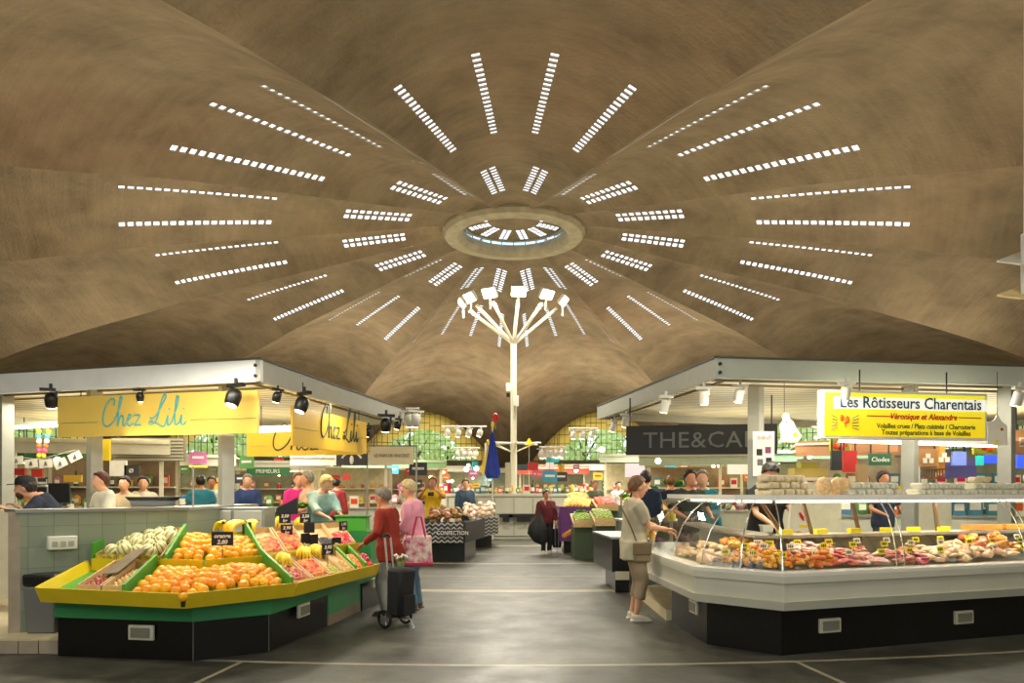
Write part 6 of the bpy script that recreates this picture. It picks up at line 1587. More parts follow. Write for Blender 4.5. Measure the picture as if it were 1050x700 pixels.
# ---------------------------------------------------------------- generic market stall
STW = mat('stall_cream', (214, 208, 184), .6, vary=.06); STG = mat('stall_steel', (156, 156, 146), .4, .3)
def stall(x, y, w, dep, rz, label, body=(206, 204, 186), h=1.0, top=2.35, fascia=None, fm=(214, 208, 184), shelves=2, goods_=(), seed=0, lit=True, n=7, counter=True):
    R_ = Matrix.Rotation(rz, 3, 'Z'); o = Vector((x, y, 0)); t = thing('market_stall', label, 'stall', (x, y, 0))
    W_ = lambda a, b_, c: o+R_@Vector((a, b_, c)); bmat = mat('stall_body_%d_%d_%d' % body, body, .5, vary=.05); fmat = mat('stall_fascia_%d_%d_%d' % fm, fm, .5, vary=.05)
    if counter:
        mb = MB(); mb.box(W_(0, 0, h/2), (w, .7, h), rz); obj('counter', mb, bmat, t, smooth=False)
        mb = MB(); mb.box(W_(0, 0, h+.02), (w+.06, .76, .04), rz); obj('worktop', mb, STG, t, smooth=False)
    for s in (-1, 1):
        for dd in (0, dep): mb = MB(); mb.box(W_(s*(w/2-.05), dd, top/2), (.07, .07, top), rz); obj('post', mb, STW, t, smooth=False)
    mb = MB(); mb.box(W_(0, -.3, top+.12), (w+.3, .06, .28), rz); obj('fascia', mb, fmat, t, smooth=False)
    mb = MB(); mb.box(W_(0, dep/2-.2, top+.2), (w+.3, dep+.4, .04), rz); obj('roof_panel', mb, STW, t, smooth=False)
    mb = MB(); mb.box(W_(0, dep, top/2), (w, .05, top), rz); obj('back_panel', mb, mat('stall_back_%d' % (seed % 5), [(196, 186, 150), (150, 128, 96), (176, 180, 150), (206, 196, 176), (140, 146, 128)][seed % 5], .6, vary=.12), t, smooth=False)
    if lit: mb = MB(); mb.box(W_(0, .1, top+.05), (w*.8, .1, .05), rz); obj('tube_lamp', mb, glow('stall_tube', (255, 240, 205), 9), t)
    for k in range(shelves): mb = MB(); mb.box(W_(0, dep-.2, 1.15+.42*k), (w*.95, .34, .03), rz); obj('shelf', mb, STW, t, smooth=False)
    rn = random.Random(seed)
    side = ('left' if x < 0 else 'right')
    for k in range(shelves):
        for j in range(n):
            pr, nm = rn.choice(goods_) if goods_ else (PJAR, 'jar'); c = W_((j+.5)/n*w*.92-w*.46+rn.uniform(-.03, .03), dep-.22, 1.166+.42*k)
            pr.put(c, (0, 0, rz), f'{nm} on the back shelves of the {label}'[:110], f'{nm}s on the shelves of the stall {seed}', rn.uniform(.9, 1.2))
    if counter:
        for j in range(n):
            pr, nm = rn.choice(goods_) if goods_ else (PJAR, 'jar'); c = W_((j+.5)/n*w*.92-w*.46+rn.uniform(-.03, .03), rn.uniform(-.2, .2), h+.041)
            pr.put(c, (0, 0, rz), f'{nm} on the counter of the {label}'[:110], f'{nm}s on the counter of the stall {seed}', rn.uniform(1.1, 1.6))
    return t
C = [(p_, n_+(' packet' if n_ in ('yellow', 'green', 'pink') else ' carton')) for p_, n_ in zip(PC, CN)]
G1 = C+[(PJAR, 'jar'), (PBOT, 'bottle')]
def rzc(x, y): return math.atan2(x-CX, CY-y)*0+(-x*.03)
stall(X(92, 14.0), 14.0, 2.6, 2.2, .3, 'cream stall behind the cap man', goods_=G1, seed=1, top=2.2)
stall(X(168, 18.5), 18.5, 3.2, 2.0, .25, 'cream stall under the grey shutter', goods_=C, seed=2, top=2.15)
stall(X(208, 23), 23, 3.4, 2.0, .2, 'stall with the glowing yellow sign', goods_=C+[(PBRD, 'loaf')], seed=3, top=2.0, fm=(232, 190, 60))
stall(X(276, 21), 21, 2.9, 2.0, .15, 'stall with green letters', goods_=G1, seed=4, top=2.1)
stall(X(352, 20), 20, 2.4, 2.0, .1, 'stall behind the blond seller', goods_=[(PJAR, 'jar'), (PC[4], 'cream carton'), (PBRD, 'loaf')], seed=5, top=2.2)
stall(X(405, 25), 25, 3.2, 2.0, .08, 'pale green framed stall', goods_=[(PC[4], 'cream carton'), (PC[5], 'pink packet'), (PBOT, 'bottle')], seed=6, top=2.3, fm=(150, 196, 140))
stall(X(455, 36), 36, 4.6, 2.0, .05, 'far cream stall under the left arched window', goods_=C, seed=7, top=2.5, n=9)
stall(X(596, 34), 34, 5.2, 2.0, -.05, 'far cream stall under the right arched window', goods_=C, seed=8, top=2.5, n=10)
stall(X(566, 28.5), 28.5, 2.6, 1.6, -.1, 'colourful stall right of the kiosk', goods_=C[:2]+C[5:], seed=9, top=2.2, fm=(222, 80, 60))
stall(X(680, 25), 25, 4.0, 2.0, -.12, 'pale stall below the black cafe sign', goods_=C[3:]+[(PBOT, 'bottle')], seed=10, top=2.5, fm=(206, 218, 190))
stall(X(716, 17), 17, 2.4, 1.8, -.2, 'stall behind the sunglasses person', goods_=G1, seed=11, top=2.1, fm=(190, 200, 170))
stall(X(812, 17.5), 17.5, 3.4, 1.6, -.3, 'white fish stall behind the rooster cut out', goods_=[(PC[4], 'cream carton'), (PC[1], 'yellow packet')], seed=12, top=2.2, fm=(150, 190, 160))
stall(X(882, 13.6), 13.6, 2.0, 1.4, -.3, 'meat stall with brown wooden fascia', goods_=G1, seed=13, top=2.15, fm=(168, 120, 80))
stall(X(1000, 13.2), 13.2, 2.4, 1.4, -.35, 'stall with blue screens at the right', goods_=[(PC[2], 'blue carton'), (PC[4], 'cream carton')], seed=14, top=2.3, fm=(206, 190, 150))
stall(X(20, 16), 16, 2.4, 1.6, .4, 'stall with green sign at the far left', goods_=C, seed=15, top=2.15, fm=(60, 120, 70))
stall(X(240, 38), 38, 5, 1.6, .2, 'far stall under the outer left window', goods_=C, seed=16, top=2.5)
stall(X(810, 38), 38, 5, 1.6, -.2, 'far stall under the outer right window', goods_=C, seed=17, top=2.5)
stall(X(330, 34), 34, 5, 1.6, .12, 'far stall deep behind the blond seller', goods_=C, seed=18, top=2.4)
stall(X(520, 42), 42, 6, 1.6, 0, 'farthest stall behind the kiosk', goods_=C, seed=19, top=2.6, n=8)

# ---------------------------------------------------------------- fruit stands of the right aisle
t = thing('fruit_stand', 'fruit stand with a purple board printed with oranges in the right aisle', 'display stand', (X(590, 18), 18, 0))
PURB = mat('purple_board', (106, 48, 120), .5, vary=.08)
V3 = [(X(572, 18.6), 18.6), (X(576, 17.4), 17.4), (X(607, 17.2), 17.2)]
poly_front(V3, .3, 1.12, -.05, 'purple_board', PURB, t)
for k in range(9):
    c = P(579+3.2*k, 549-(k % 3)*2, 17.12); mb = MB(); mb.ball(c, (.07, .02, .06), 10, 6); obj('printed_orange', mb, mat('printed_orange', (226, 150, 60), .6, vary=.15), t)
for k in range(5):
    c = P(574.5, 524+5*k, 17.8); mb = MB(); mb.box(c, (.12, .06, .07)); obj('printed_letter', mb, LBLW, t)
mb = MB(); mb.prism([(V3[0][0], V3[0][1]), V3[1], V3[2], (X(612, 19), 19)], 1.0, 1.04); obj('deck', mb, WOOD, t, smooth=False)
mb = MB(); mb.prism([(X(578, 17.8), 17.8), (X(603, 17.6), 17.6), (X(608, 18.8), 18.8), (X(580, 18.8), 18.8)], 0, .3); obj('base', mb, KICK, t, smooth=False)
YF = fruit_proto('yellow_apple', .045, mat('apple_yellow', (236, 190, 90), .4, rand=.15), 'apple'); GF = fruit_proto('green_apple', .045, mat('apple_green', (150, 176, 60), .4, rand=.2), 'apple'); RF = fruit_proto('red_pepper', .05, mat('pepper_red', (206, 50, 26), .3, rand=.2), 'pepper', 1.2)
heap(YF, ((X(575, 17.5), 17.5), (X(606, 17.3), 17.3), (X(608, 18.8), 18.8), (X(578, 18.8), 18.8)), 1.05, 1.25, 90, .045, 'pale yellow fruit heaped on the purple board stand', 'yellow fruit on the purple board stand', pile=.12)
def tray_stand(px0, px1, d, z, dep, pr, label, fl, grp, n=50, r=.045, body=(70, 84, 60)):
    a = (X(px0, d), d); b_ = (X(px1, d), d); t = thing('produce_stand', label, 'display stand', ((a[0]+b_[0])/2, d, 0)); w = b_[0]-a[0]
    mb = MB(); mb.box(((a[0]+b_[0])/2, d+dep/2, z/2-.05), (w*.9, dep*.9, z-.1)); obj('base', mb, mat('produce_base_%d' % body[0], body, .6), t, smooth=False)
    mb = MB(); mb.slab(a, b_, -.03, z-.1, z+.06); obj('front_board', mb, DY if n % 2 else WOOD, t, smooth=False)
    mb = MB(); mb.hexa([(a[0], d, z-.06), (b_[0], d, z-.06), (b_[0], d+dep, z+.14), (a[0], d+dep, z+.14)], [(a[0], d, z-.03), (b_[0], d, z-.03), (b_[0], d+dep, z+.17), (a[0], d+dep, z+.17)]); obj('sloping_deck', mb, WOOD, t, smooth=False)
    heap(pr, (a, b_, (b_[0], d+dep), (a[0], d+dep)), z-.03, z+.17, n, r, fl, grp, pile=.06)
tray_stand(610, 632, 15.2, .86, 1.1, GF, 'produce stand with green fruit beside the black cabinet', 'green fruit on the stand beside the black cabinet', 'green fruit beside the black cabinet', 70)
tray_stand(588, 612, 15.9, .8, 1.0, GF, 'produce stand with melons and leeks in front of the purple board', 'green fruit right in front of the purple board stand', 'green fruit in front of the purple board', 40)
tray_stand(612, 634, 17.6, 1.12, 1.3, RF, 'produce stand with red peppers behind the green fruit', 'red pepper on the stand behind the beige shopper', 'red peppers behind the beige shopper', 60)
tray_stand(664, 690, 13.6, 1.05, 1.2, YF, 'produce stand with yellow fruit right of the navy jacket', 'yellow fruit on the stand right of the navy jacket', 'yellow fruit right of the navy jacket', 60)
tray_stand(672, 700, 15.5, 1.25, 1.2, RF, 'produce stand with red vegetables further behind', 'red vegetable on the rear stand right of the navy jacket', 'red vegetables right of the navy jacket', 60)
tray_stand(640, 664, 19, 1.2, 1.3, GF, 'produce stand with green vegetables deep behind the beige shopper', 'green vegetable deep behind the beige shopper', 'green vegetables deep behind the beige shopper', 60)
tray_stand(584, 606, 21, 1.25, 1.2, YF, 'produce stand with yellow fruit behind the purple board', 'yellow fruit on the stand behind the purple board', 'yellow fruit behind the purple board stand', 60)
for k, (px, py, d) in enumerate(((650, 515, 19.5), (656, 514, 19.6), (668, 505, 16), (640, 512, 19.5), (596, 530, 16.6), (604, 531, 16.6), (694, 500, 16), (686, 498, 16.4))):
    PL.put(P(px, py, d), (0, 0, k), 'leafy green bundle on the produce stands of the right aisle', 'leafy bundles on the right aisle stands', 1.7)
# black cabinet
t = thing('black_cabinet', 'low black cabinet with a grey top behind the beige shopper', 'cabinet', (2.0, 11.4, 0))
mb = MB(); mb.prism([(1.36, 12.2), (1.45, 10.6), (1.7, 10.6), (2.4, 12.2)], .3, .78); obj('body', mb, KICK, t, smooth=False); mb = MB(); mb.prism([(1.34, 12.22), (1.43, 10.58), (1.72, 10.58), (2.42, 12.22)], .78, .81); obj('worktop', mb, BRSTEEL, t, smooth=False)
mb = MB(); mb.prism([(1.52, 11.9), (1.5, 10.62), (1.7, 10.62), (2.4, 11.9)], 0, .3); obj('plinth', mb, KICK, t, smooth=False)
c = P(638, 590, 10.5); mb = MB(); mb.box(c, (.2, .02, .12)); obj('vent_frame', mb, MATS['vent_cream'], t)
mb = MB(); mb.prism([(2.2, 8.25), (1.75, 8.3), (1.75, 10.5), (2.4, 10.5)], 0, .12); struct('trim_6', mb, MATS['step_beige'], smooth=False)
for k in range(22):
    px = 645+2.1*k; d = 12.4+.5*(k % 3); PJAR.put((X(px, d), d, .98), (0, 0, 0), 'glass jar on the table behind the left end of the glass counter', 'glass jars behind the glass counter', 1.3)
t = thing('jar_table', 'grey table full of glass jars behind the left end of the glass counter', 'table', (X(668, 12.9), 12.9, 0)); mb = MB(); mb.box((X(667, 12.9), 12.95, .965), (1.1, 1.3, .03)); obj('tabletop', mb, STG, t, smooth=False)
for sx_ in (-.5, .5):
    for sy_ in (-.55, .55): mb = MB(); mb.box((X(667, 12.9)+sx_, 12.95+sy_, .475), (.05, .05, .95)); obj('leg', mb, STG, t, smooth=False)

# ---------------------------------------------------------------- signs and hangings
def sign(px0, px1, py0, py1, d, m, label, txt=None, tm=None, size=.5, name='hanging_sign', rods=True, frame=None, squash=1, dy=0, emb=None, top=None):
    a, b_ = X(px0, d), X(px1, d); z0, z1 = Z(py1, d), Z(py0, d); t = thing(name, label, 'sign', ((a+b_)/2, d, z0))
    mb = MB(); mb.box(((a+b_)/2, d, (z0+z1)/2), (b_-a, .05, z1-z0)); obj('board', mb, m, t, smooth=False)
    if txt: text(txt, (z1-z0)*size, ((a+b_)/2, d-.03, z0+(z1-z0)*(.5-size*.33)+dy*(z1-z0)), (1, 0, 0), tm, t, 'lettering', .006, squash=squash)
    if emb: emb(t, (a+b_)/2, d-.035, (z0+z1)/2, z1-z0)
    if rods:
        for f in (.08, .92): mb = MB(); mb.cyl((a+(b_-a)*f, d, z1), (a+(b_-a)*f, d, top or z1+.5), .012, 5); obj('hanging_rod', mb, DKPLAST, t)
    return t
sign(380, 424, 458, 476, 16.5, mat('sign_parchment', (226, 212, 176), .5), 'parchment coloured sign in a metal frame left of the arched window', 'LE PAIN DE VINCENT', mat('letter_taupe', (130, 118, 90), .6), .26, squash=.82)
t = thing('sign_frame', 'thin grey metal frame with two tall posts around the parchment sign', 'frame', (X(402, 16.6), 16.6, 0))
for px in (376.5, 427): mb = MB(); mb.cyl((X(px, 16.6), 16.6, 0), (X(px, 16.6), 16.6, Z(456, 16.6)), .022, 6); obj('post', mb, STG, t)
mb = MB(); mb.tube([(X(376, 16.6), 16.6, Z(457, 16.6)), (X(427, 16.6), 16.6, Z(457, 16.6))], .02, 6); obj('crossbar', mb, STG, t)
def emb1(t, x, y, z, h):
    mb = MB(); mb.ball((x, y, z-.02), (h*.16, .02, h*.36), 12, 8); obj('white_emblem', mb, LBLW, t)
    mb = MB(); mb.torus((x, y, z-h*.35), h*.85, .022, 16, 5, 'Y', PI*1.2 if False else .5, PI-.5); obj('curved_lettering', mb, LBLW, t)
sign(345, 377, 464, 477, 15.2, mat('sign_slate', (52, 50, 58), .5), 'dark slate sign with a white emblem hanging left of the parchment sign', emb=emb1)
sign(253, 297, 479, 487, 20.6, mat('sign_leaf', (40, 110, 60), .5), 'long green sign with pale letters above the distant left stall', 'PRIMEURS', LBLW, .7, rods=False)
YLIT = mat('sign_amber_lit', (250, 200, 60), .5, emit=.5)
sign(181, 224, 474, 487, 22, YLIT, 'glowing amber sign with dark letters in the left distance', 'ROTISSERIE', mat('letter_dark', (60, 44, 20), .6), .42, rods=False, squash=.9)
def slats(t, x, y, z, h):
    for k in range(7): mb = MB(); mb.box((x, y-.01, z-h*.42+h*.14*k), (1.35, .02, h*.07)); obj('slat', mb, mat('shutter_slat', (196, 190, 168), .5), t, smooth=False)
sign(115, 191, 449, 473, 14.2, mat('shutter_grey', (150, 144, 122), .5), 'grey slatted roller shutter panel under the large yellow board', name='roller_shutter', emb=slats)
for px0, px1, py0, py1, d, c, lb, tx_ in ((10, 26, 455, 467, 14, (34, 110, 60), 'small dark green sign at the far left under the canopy', None), (66, 84, 487, 494, 13.9, (236, 190, 60), 'yellow notice above the head of the cap man', None), (8, 26, 480, 487, 13.6, (200, 60, 44), 'red notice at the far left below the bunting', None), (33, 44, 481, 489, 13.6, (226, 70, 44), 'orange red notice below the bunting', None),
        (103, 113, 450, 472, 12.8, (236, 206, 20), 'bright yellow poster right of the second column', None), (113, 130, 472, 488, 12.6, (226, 222, 208), 'blank white sheet hanging under the roller shutter', None), (128, 143, 477, 488, 12.6, (44, 44, 46), 'small black board with a pale ring under the roller shutter', '\u00d8'),
        (340, 349, 487, 491, 17, (206, 60, 40), 'small red notice in the distance right of the blond seller', None), (352, 359, 486, 492, 18.5, (214, 60, 50), 'small square red notice deep behind the blond seller', None),
        (560, 573, 464, 474, 24, (50, 170, 176), 'turquoise banner with a dark motif right of the kiosk', '\u2022'), (560, 568, 474, 488, 23.6, (226, 226, 216), 'white banner below the turquoise banner', None), (559, 568, 481, 488, 23.4, (222, 50, 54), 'red cloth below the white banner', None),
        (541, 552, 474, 482, 23, (196, 40, 36), 'dark red banner just right of the mast', None), (530, 541, 476, 482, 23.2, (60, 90, 90), 'dark teal banner crossing behind the mast', None), (549, 560, 484, 488, 22.9, (236, 110, 60), 'orange strip sign over the kiosk', 'FRUITS'),
        (572, 579, 476, 485, 23.5, (240, 170, 30), 'orange and green picture of a pineapple hanging right of the kiosk', None), (484, 490, 473, 483, 23, (60, 170, 190), 'turquoise cloth hanging left of the blue parasol', None), (518, 524, 474, 500, 23, (200, 190, 150), 'narrow striped beige banner left of the mast', None),
        (641, 661, 475, 489, 22, (236, 226, 238), 'pale lilac screen left of the black cafe sign', None), (700, 742, 470, 477, 19, (226, 238, 220), 'pale green lit strip under the black cafe sign', None), (746, 770, 476, 486, 15, (238, 238, 226), 'white poster below the end of the black cafe sign', None),
        (891, 913, 465, 477, 12.2, (34, 84, 56), 'dark green sign with white letters and a round emblem below the yellow poultry sign', 'Clodes'), (851, 871, 451, 464, 12.4, (150, 150, 20), 'olive green square sign with a picture of a meat dish', None), (872, 920, 451, 463, 12.5, (180, 128, 84), 'brown wooden board right of the olive sign', None),
        (998, 1029, 451, 466, 11.4, (150, 150, 20), 'olive green sign with a round meat dish right of the yellow poultry sign', None), (1040, 1062, 441, 466, 10.6, (196, 140, 90), 'orange brown wooden sign at the right edge', 'EPI'), (1008, 1030, 466, 475, 12.1, (50, 80, 226), 'bright blue screen below the olive sign at the right', None), (1042, 1062, 466, 480, 12.1, (60, 90, 226), 'bright blue screen at the right edge', None),
        (1001, 1008, 467, 477, 12.0, (40, 190, 190), 'narrow turquoise panel beside the blue screen', None), (976, 990, 463, 477, 12.3, (120, 140, 220), 'pale blue poster left of the olive sign', None), (968, 1000, 470, 490, 12.6, (96, 90, 140), 'dull violet cloth panel behind the egg boxes', None), (937, 960, 460, 478, 11.6, (166, 122, 76), 'brown cork board with notes right of the column', None), (962, 968, 451, 485, 11.7, (190, 130, 50), 'narrow upright orange wooden plank right of the cork board', None),
        (864, 878, 462, 484, 12.0, (196, 34, 30), 'red cloth hanging below the brown wooden board', None), (852, 863, 462, 482, 11.9, (40, 46, 48), 'black garment hanging below the olive sign', None), (878, 889, 476, 496, 11.6, (160, 130, 90), 'tan paper sack standing behind the white egg boxes', None)):
    blue = c[2] > 215 and c[0] < 70
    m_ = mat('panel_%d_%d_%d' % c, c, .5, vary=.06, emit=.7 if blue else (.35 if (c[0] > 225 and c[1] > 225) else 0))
    def emb2(t, x, y, z, h, lb=lb):
        if 'meat dish' in lb:
            for q in range(5): mb = MB(); mb.ball((x-.08+.04*q, y, z+.03*math.sin(q*2)), (.05, .015, .05), 10, 6); obj('dish_picture', mb, RST if q % 2 else TOMA, t)
        if 'pineapple' in lb: mb = MB(); mb.tube([(x, y, z+h*.3), (x, y, z+h*.7)], [.06, .01], 6); obj('leaf_picture', mb, LEAFG, t)
        if 'cork' in lb:
            for q in range(3): mb = MB(); mb.box((x+.08+.05*q-.1, y, z-.05+.07*(q % 2)), (.07, .01, .08)); obj('note', mb, LBLW, t)
    sign(px0, px1, py0, py1, d, m_, lb, tx_, LBLW if c[1] < 150 or tx_ == '\u2022' else DKPLAST, .55, rods=(py0 < 470), emb=emb2, name='hanging_sign' if tx_ or 'sign' in lb else 'notice_panel')
# low wooden rack behind the egg boxes
t = thing('wooden_rack', 'small dark wooden rack with upright spindles behind the white egg boxes', 'rack', P(957, 490, 11.3)); 
for py in (481, 490): mb = MB(); mb.box(P(957, py, 11.3), (.34, .12, .025)); obj('rail', mb, mat('rack_brown', (120, 70, 36), .6), t)
for k in range(8): mb = MB(); mb.cyl(P(947.5+2.7*k, 481, 11.3), P(947.5+2.7*k, 490, 11.3), .009, 5); obj('spindle', mb, mat('rack_brown', (120, 70, 36), .6), t)
mb = MB(); mb.box((X(955, 11.3), 11.35, .75), (.5, .3, 1.3)); single('rack_cabinet', mb, STW, 'cream cabinet carrying the wooden rack behind the egg boxes', 'cabinet', smooth=False)
# produce box behind the counter
t = thing('fruit_box', 'open cardboard box with mixed fruit on the shelf behind the snack bags', 'box', P(828, 487, 12.5)); mb = MB(); mb.box(P(828, 485, 12.5), (.55, .3, .16)); obj('box_body', mb, mat('box_brown', (150, 130, 60), .7), t)
mb = MB(); mb.box(P(828, 478, 12.6), (.3, .2, .14)); obj('inner_box', mb, mat('box_olive', (120, 116, 30), .7), t)
mb = MB(); mb.box(P(840, 491, 12.3), (.7, .3, .05)); obj('white_tray', mb, LBLW, t)
mb = MB(); mb.box((X(830, 12.4), 12.45, .8), (.9, .5, 1.7-.1)); single('back_cabinet', mb, STW, 'cream cabinet behind the counter carrying the fruit box', 'cabinet', smooth=False)

# bunting, balloons, monitor, scales on the left
t = thing('bunting', 'string of white pennants with dark logos hanging at the far left', 'bunting', P(45, 475, 11.3))
for k in range(5):
    px = 14+15*k; c = P(px+3, 475-(3 if k in (0, 4) else 0)-(k == 4)*4, 11.3); mb = MB(); mb.box(c, (.2, .008, .13), 0, ry=-.1+(-.35 if k > 2 else 0)); p_ = obj('pennant', mb, LBLW, t, smooth=False)
    mb = MB(); mb.tube([c+Vector((0, -.01, .03)), c+Vector((0, -.01, -.03))], [.008, .03], 4); obj('logo', mb, DKPLAST, p_)
mb = MB(); mb.tube([P(8, 467, 11.3), P(40, 471, 11.3), P(78, 461, 11.3)], .006, 4); obj('string', mb, FIXWHITE, t)
for j, (px, lb) in enumerate(((40, 'left string of coloured paper balls hanging beside the first column'), (51, 'right slanted string of coloured paper balls hanging beside the first column'))):
    t = thing('paper_garland', lb, 'garland', P(px, 468, 11)); cc = [(236, 90, 140), (240, 220, 60), (80, 180, 200), (240, 240, 230), (236, 120, 60)]
    for k in range(7): mb = MB(); mb.ball(P(px+(-j*1.2+.0)*k*.9, 437+5*k, 11), (.035, .035, .045), 8, 6); obj('paper_ball', mb, mat('paper_ball_%d' % (k % 5), cc[(k+j) % 5], .7), t)
    mb = MB(); mb.tube([P(px, 432, 11), P(px-j*6.5, 468, 11)], .004, 4); obj('cord', mb, FIXWHITE, t)
t = thing('monitor', 'black computer monitor on the counter right of the man in the cap', 'monitor', P(61, 518, 9.2))
mb = MB(); mb.box(P(61, 505, 9.2), (.27, .03, .24)); obj('screen', mb, DKPLAST, t, bevel=.005); mb = MB(); mb.cyl(P(61, 513, 9.22), P(61, 520, 9.22), .02, 8); mb.box(P(61, 520, 9.22), (.16, .12, .015)); obj('stand', mb, DKPLAST, t)
t = thing('till', 'grey cash register on the counter beside the black monitor', 'till', P(43, 512, 9.4)); mb = MB(); mb.box(P(43, 505, 9.4), (.2, .15, .2)); obj('body', mb, STG, t, bevel=.01); mb = MB(); mb.box(P(43, 502, 9.3), (.12, .02, .07)); obj('display', mb, DKPLAST, t)
mb = MB(); mb.box((X(58, 9.4), 9.5, .68), (1.6, .7, 1.1)); single('till_counter', mb, STW, 'cream counter block carrying the monitor and the cash register', 'counter', smooth=False)
t = thing('scales', 'black shallow weighing tray with a steel base on the tiled counter top', 'scales', P(140, 518, 8.2)); c = Vector((X(140, 8.2), 8.2, 1.291))
c = Vector((-3.98, 8.1, 1.291)); mb = MB(); mb.box(c+Vector((0, 0, .04)), (.42, .3, .06), .5, taper=1.1); obj('steel_base', mb, BRSTEEL, t, bevel=.008); mb = MB(); mb.box(c+Vector((0, 0, .095)), (.48, .36, .04), .5, taper=1.15); obj('black_tray', mb, DKPLAST, t, bevel=.01)
# steel cabinet and slanted black lid behind the fruit
t = thing('steel_cabinet', 'brushed steel cabinet with two doors behind the upper oranges', 'cabinet', (X(232, 8.9), 8.95, .13)); mb = MB(); mb.box((X(234, 8.95)+.02, 9.15, .7), (.85, .4, 1.14)); obj('body', mb, BRSTEEL, t, bevel=.006)
for k, px in enumerate((222, 254)): mb = MB(); mb.box((X(px, 8.93), 8.94, .98), (.34, .015, .5)); dr = obj('door', mb, mat('cabinet_door', (188, 186, 174), .4, .4), t, bevel=.004); mb = MB(); mb.cyl((X(px-9, 8.93), 8.93, 1.08), (X(px-9, 8.93), 8.915, 1.08), .015, 8); obj('bolt', mb, DKPLAST, dr)
t = thing('slanted_board', 'black slanted board rising left of the seller in pale blue', 'board', P(295, 520, 9.9)); mb = MB(); p4 = [P(283, 527, 9.9), P(305, 527, 9.9), P(305, 510, 9.9), P(283, 521, 9.9)]; mb.hexa(p4, [p+Vector((0, .04, 0)) for p in p4]); obj('board', mb, DKPLAST, t, smooth=False)
mb = MB(); mb.cyl((X(198, 8.4), 8.4, 1.0), (X(198, 8.4), 8.4, Z(478, 8.4)), .012, 6); tag(obj('thin_pole', mb, STG), 'thin grey upright pole between the roller shutter and the column', 'pole')

# ---------------------------------------------------------------- strings of lamps in the distance
PEND = spot_proto('pendant_lamp', 'pendant lamp', FIXWHITE, 1.5)
# make them shine towards the aisle
def track(px0, px1, py, d, n, label, side):
    t = thing('lamp_track', label, 'track', P((px0+px1)/2, py, d)); mb = MB(); mb.tube([P(px0, py, d), P(px1, py, d)], .03, 6); obj('rail', mb, FIXWHITE, t)
    for k in range(n): PEND.put(P(px0+(px1-px0)*(k+.5)/n, py+1.5, d), (0, 0, .5*k), f'white lit spot lamp on the {side}', f'spot lamps on the {side}')
track(453, 499, 437, 26, 4, 'white lamp track in front of the left arched window', 'track before the left arched window')
track(583, 613, 439, 26, 3, 'white lamp track in front of the right arched window', 'track before the right arched window')
track(553, 580, 458, 24, 5, 'low white lamp track right of the mast', 'low track right of the mast')
track(466, 492, 459, 28, 4, 'low white lamp track left of the blue parasol', 'low track left of the blue parasol')
track(416, 430, 419, 14.2, 2, 'short track with bright bulbs at the end of the left canopy', 'short track at the end of the left canopy')
BUL = tag(obj('round_lamp', (lambda m: (m.ball((0, 0, 0), .05, 10, 8), m)[1])(MB()), glow('warm_bulb', (255, 236, 190), 14), loc=(0, 0, 0)), 'round lamp', 'lamp'); BUL = Proto(BUL)
rnd = random.Random(5)
for side, x0, x1 in (('left', 10, 235), ('middle left', 240, 500), ('middle right', 560, 770), ('right', 790, 1040)):
    for k in range(15):
        d = rnd.uniform(15, 38); px = rnd.uniform(x0, x1); z = rnd.uniform(1.95, 2.6); py = 505-(z-EYE)*750/d
        BUL.put((X(px, d), d, z), (0, 0, 0), f'small bright round lamp among the stalls in the {side} distance', f'round lamps in the {side} distance', rnd.uniform(.8, 1.4))
# coloured cards and cloths among the distant stalls
CCOL = [(222, 60, 50), (240, 200, 60), (60, 150, 180), (236, 232, 214), (90, 150, 80), (226, 130, 60), (200, 110, 160), (60, 62, 70)]; CNM = ['red', 'yellow', 'turquoise', 'cream', 'green', 'orange', 'pink', 'dark']
CP = []
for c_, n_ in zip(CCOL, CNM):
    mb = MB(); mb.box((0, 0, -.15), (.36, .012, .26)); l = MB(); l.box((0, -.008, -.14), (.24, .006, .05)); l2 = MB(); l2.cyl((0, 0, -.02), (0, 0, .25), .004, 4)
    CP.append(goods('hanging_card', 'card', 'card', [('card', mb, mat('card_'+n_, c_, .6)), ('lettering_bar', l, LBLW if n_ not in ('cream', 'yellow') else TOMA), ('cord', l2, DKPLAST)]))
rnd = random.Random(77)
for side, x0, x1 in (('left', 10, 240), ('middle left', 245, 500), ('middle right', 545, 790), ('right', 800, 1040)):
    for k in range(26):
        d = rnd.uniform(17, 33); px = rnd.uniform(x0, x1); z = rnd.uniform(1.75, 2.5); q = k % 8
        CP[q].put((X(px, d), d, z), (0, 0, rnd.uniform(-.4, .4)), f'small {CNM[q]} card hanging among the stalls in the {side} distance', f'{CNM[q]} cards in the {side} distance', rnd.uniform(.6, 1.3))
for k in range(44):      # goods along the rim of the kiosk
    a = -1.3+2.6*k/43+rnd.uniform(-.02, .02); r_ = 2.72+rnd.uniform(-.1, .1); q = rnd.randrange(8); pr = (PC+[PBOT])[q]; nm = ([n_ for _, n_ in C]+['green bottle'])[q]
    pr.put((CX+r_*math.sin(a), CY-r_*math.cos(a), 1.425), (0, 0, a), f'{nm} standing on the rim of the round white kiosk', f'{nm}s on the rim of the kiosk', rnd.uniform(.8, 1.5))
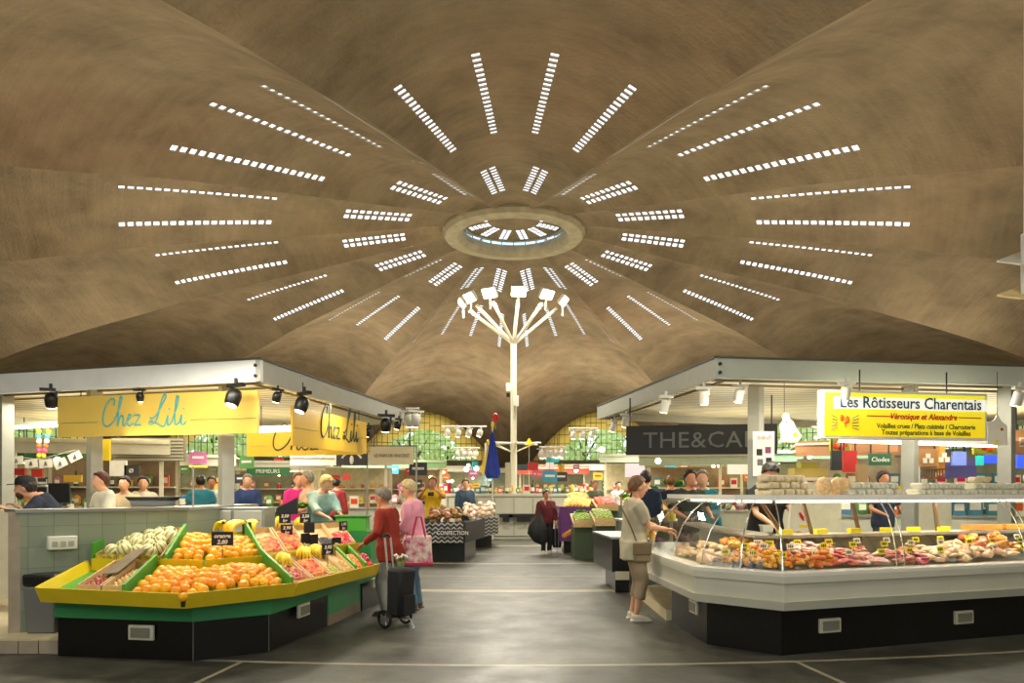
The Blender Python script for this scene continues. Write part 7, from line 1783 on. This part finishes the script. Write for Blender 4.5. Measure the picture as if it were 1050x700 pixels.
# winged lamp at the right edge
t = thing('winged_lamp', 'white lamp with pointed wing shaped shades at the right edge', 'lamp', P(1050, 285, 7.5))
for py, m_ in ((267, mat('wing_white', (222, 222, 210), .4)), (302, mat('wing_cream', (228, 206, 150), .4))):
    q = [P(1022, py+2, 7.5), P(1046, py+5, 7.3), P(1075, py+6, 7.5), P(1046, py-7, 7.8)]; mb = MB(); mb.hexa(q, [p+Vector((0, 0, .02)) for p in q]); obj('wing', mb, m_, t, smooth=False)
mb = MB(); mb.cyl(P(1050, 240, 7.5), P(1050, 302, 7.5), .03, 8); obj('stem', mb, FIXWHITE, t); mb = MB(); mb.cyl(P(1050, 242, 7.5), Vector((X(1050, 7.5), 7.5, 6.9)), .008, 5); obj('cable', mb, FIXWHITE, t)
for p_ in list(CARDS): pass
# ================================================================ lighting
SC.view_settings.view_transform = 'Standard'; SC.view_settings.look = 'None'; SC.view_settings.gamma = 1; SC.view_settings.use_curve_mapping = False
SC.view_settings.exposure = 0
SC.cycles.use_denoising = True
WARM = (1, .87, .66)
# added unseen uplights, without fixtures, that brighten the vault
for x, y, p_ in ((-6, 11.5, 180), (6, 11.2, 180), (-9, 20, 240), (9, 20, 240), (-7, 35, 420), (7, 35, 420), (-15, 27, 260), (15, 27, 260), (0, 41, 420), (-6, 43, 300), (6, 43, 300), (-5, 4, 35), (5, 4, 35)):
    area((x, y, 3.5 if y > 5 else 3.0), 3, p_, WARM, (PI, 0, 0))
# floodlights of the mast
for a in (-80, -26, 37, 110, 180, -135):
    an = math.radians(a); area((CX+1.6*math.sin(an), CY-1.6*math.cos(an), 7.8), .3, 260, (1, .93, .78), (0, 0, 0))
# added fill lights over the aisles, without fixtures
for x, y, p_ in ((0, 8, 70), (0, 13.5, 110), (0, 19, 140), (-4, 5.0, 60), (4, 5.0, 58)):
    area((x, y, 4.6), .5, p_, (1, .93, .78), (0, 0, 0))
# daylight from the glazed entrance behind the camera
area((-5, 1.6, 3.6), 2.4, 110, (.9, .96, 1), (PI/2-.1, 0, .0)); area((4, 1.2, 3.6), 2.4, 45, (.9, .96, 1), (PI/2-.1, 0, 0))
# an added light floating before the left canopy, then tube lamps under both
W2C = (1, .93, .76)
area((-3.6, 8.1, 3.2), 1.8, 95, W2C, (-.1, 0, 0), .3); area((-2.9, 11.0, 2.78), 1.2, 60, W2C, size_y=.2); area((-6, 10.5, 2.75), 2.2, 60, W2C, size_y=.2); area((-5, 13, 2.8), 3, 90, W2C)
area((3.0, 8.7, 2.8), 1.6, 62, W2C, size_y=.12); area((5.2, 9.45, 2.84), 2.4, 62, W2C, (0, 0, .15), .12); area((4.5, 12.5, 2.8), 3, 90, W2C, size_y=.3); area((7, 11.5, 2.8), 2, 60, W2C, size_y=.2)
for x, y, p_ in ((-4.2, 10.2, 26), (-7, 11.6, 22), (-4.5, 14, 30), (3.6, 10.2, 18), (6.5, 11, 22), (4.5, 14, 26)):  # added upward lights imitating bounce onto the canopy undersides
    area((x, y, 2.2), 1.8, p_, (1, .84, .5) if x < 0 else (1, .88, .62), (PI, 0, 0))
# the black and white spot heads
for p_, tg_ in (((-3.3, 8.75, 2.4), (-2.9, 7.2, .8)), ((-2.8, 9.2, 2.4), (-2.2, 8.0, .8)), ((-3.7, 8.7, 2.4), (-3.6, 7.6, .9)), ((-2.55, 9.6, 2.4), (-2.2, 9.2, 1))): spot(p_, tg_, 38, W2C, 75)
spot((-2.6, 9.0, 2.66), (-3.35, 9.3, 2.25), 14, W2C, 60)
for x, y, p_ in ((-6, 18, 190), (-4.5, 24, 200), (-9, 22, 180), (-3, 33, 240), (4, 32, 240), (3, 18, 150), (4.6, 23, 190), (7, 17, 180), (8.5, 14, 140), (-8, 15, 150), (0, 38, 240), (1.6, 27, 120), (-10, 32, 180), (10, 32, 180)):
    area((x, y, 2.9), 2.2, p_, W2C)
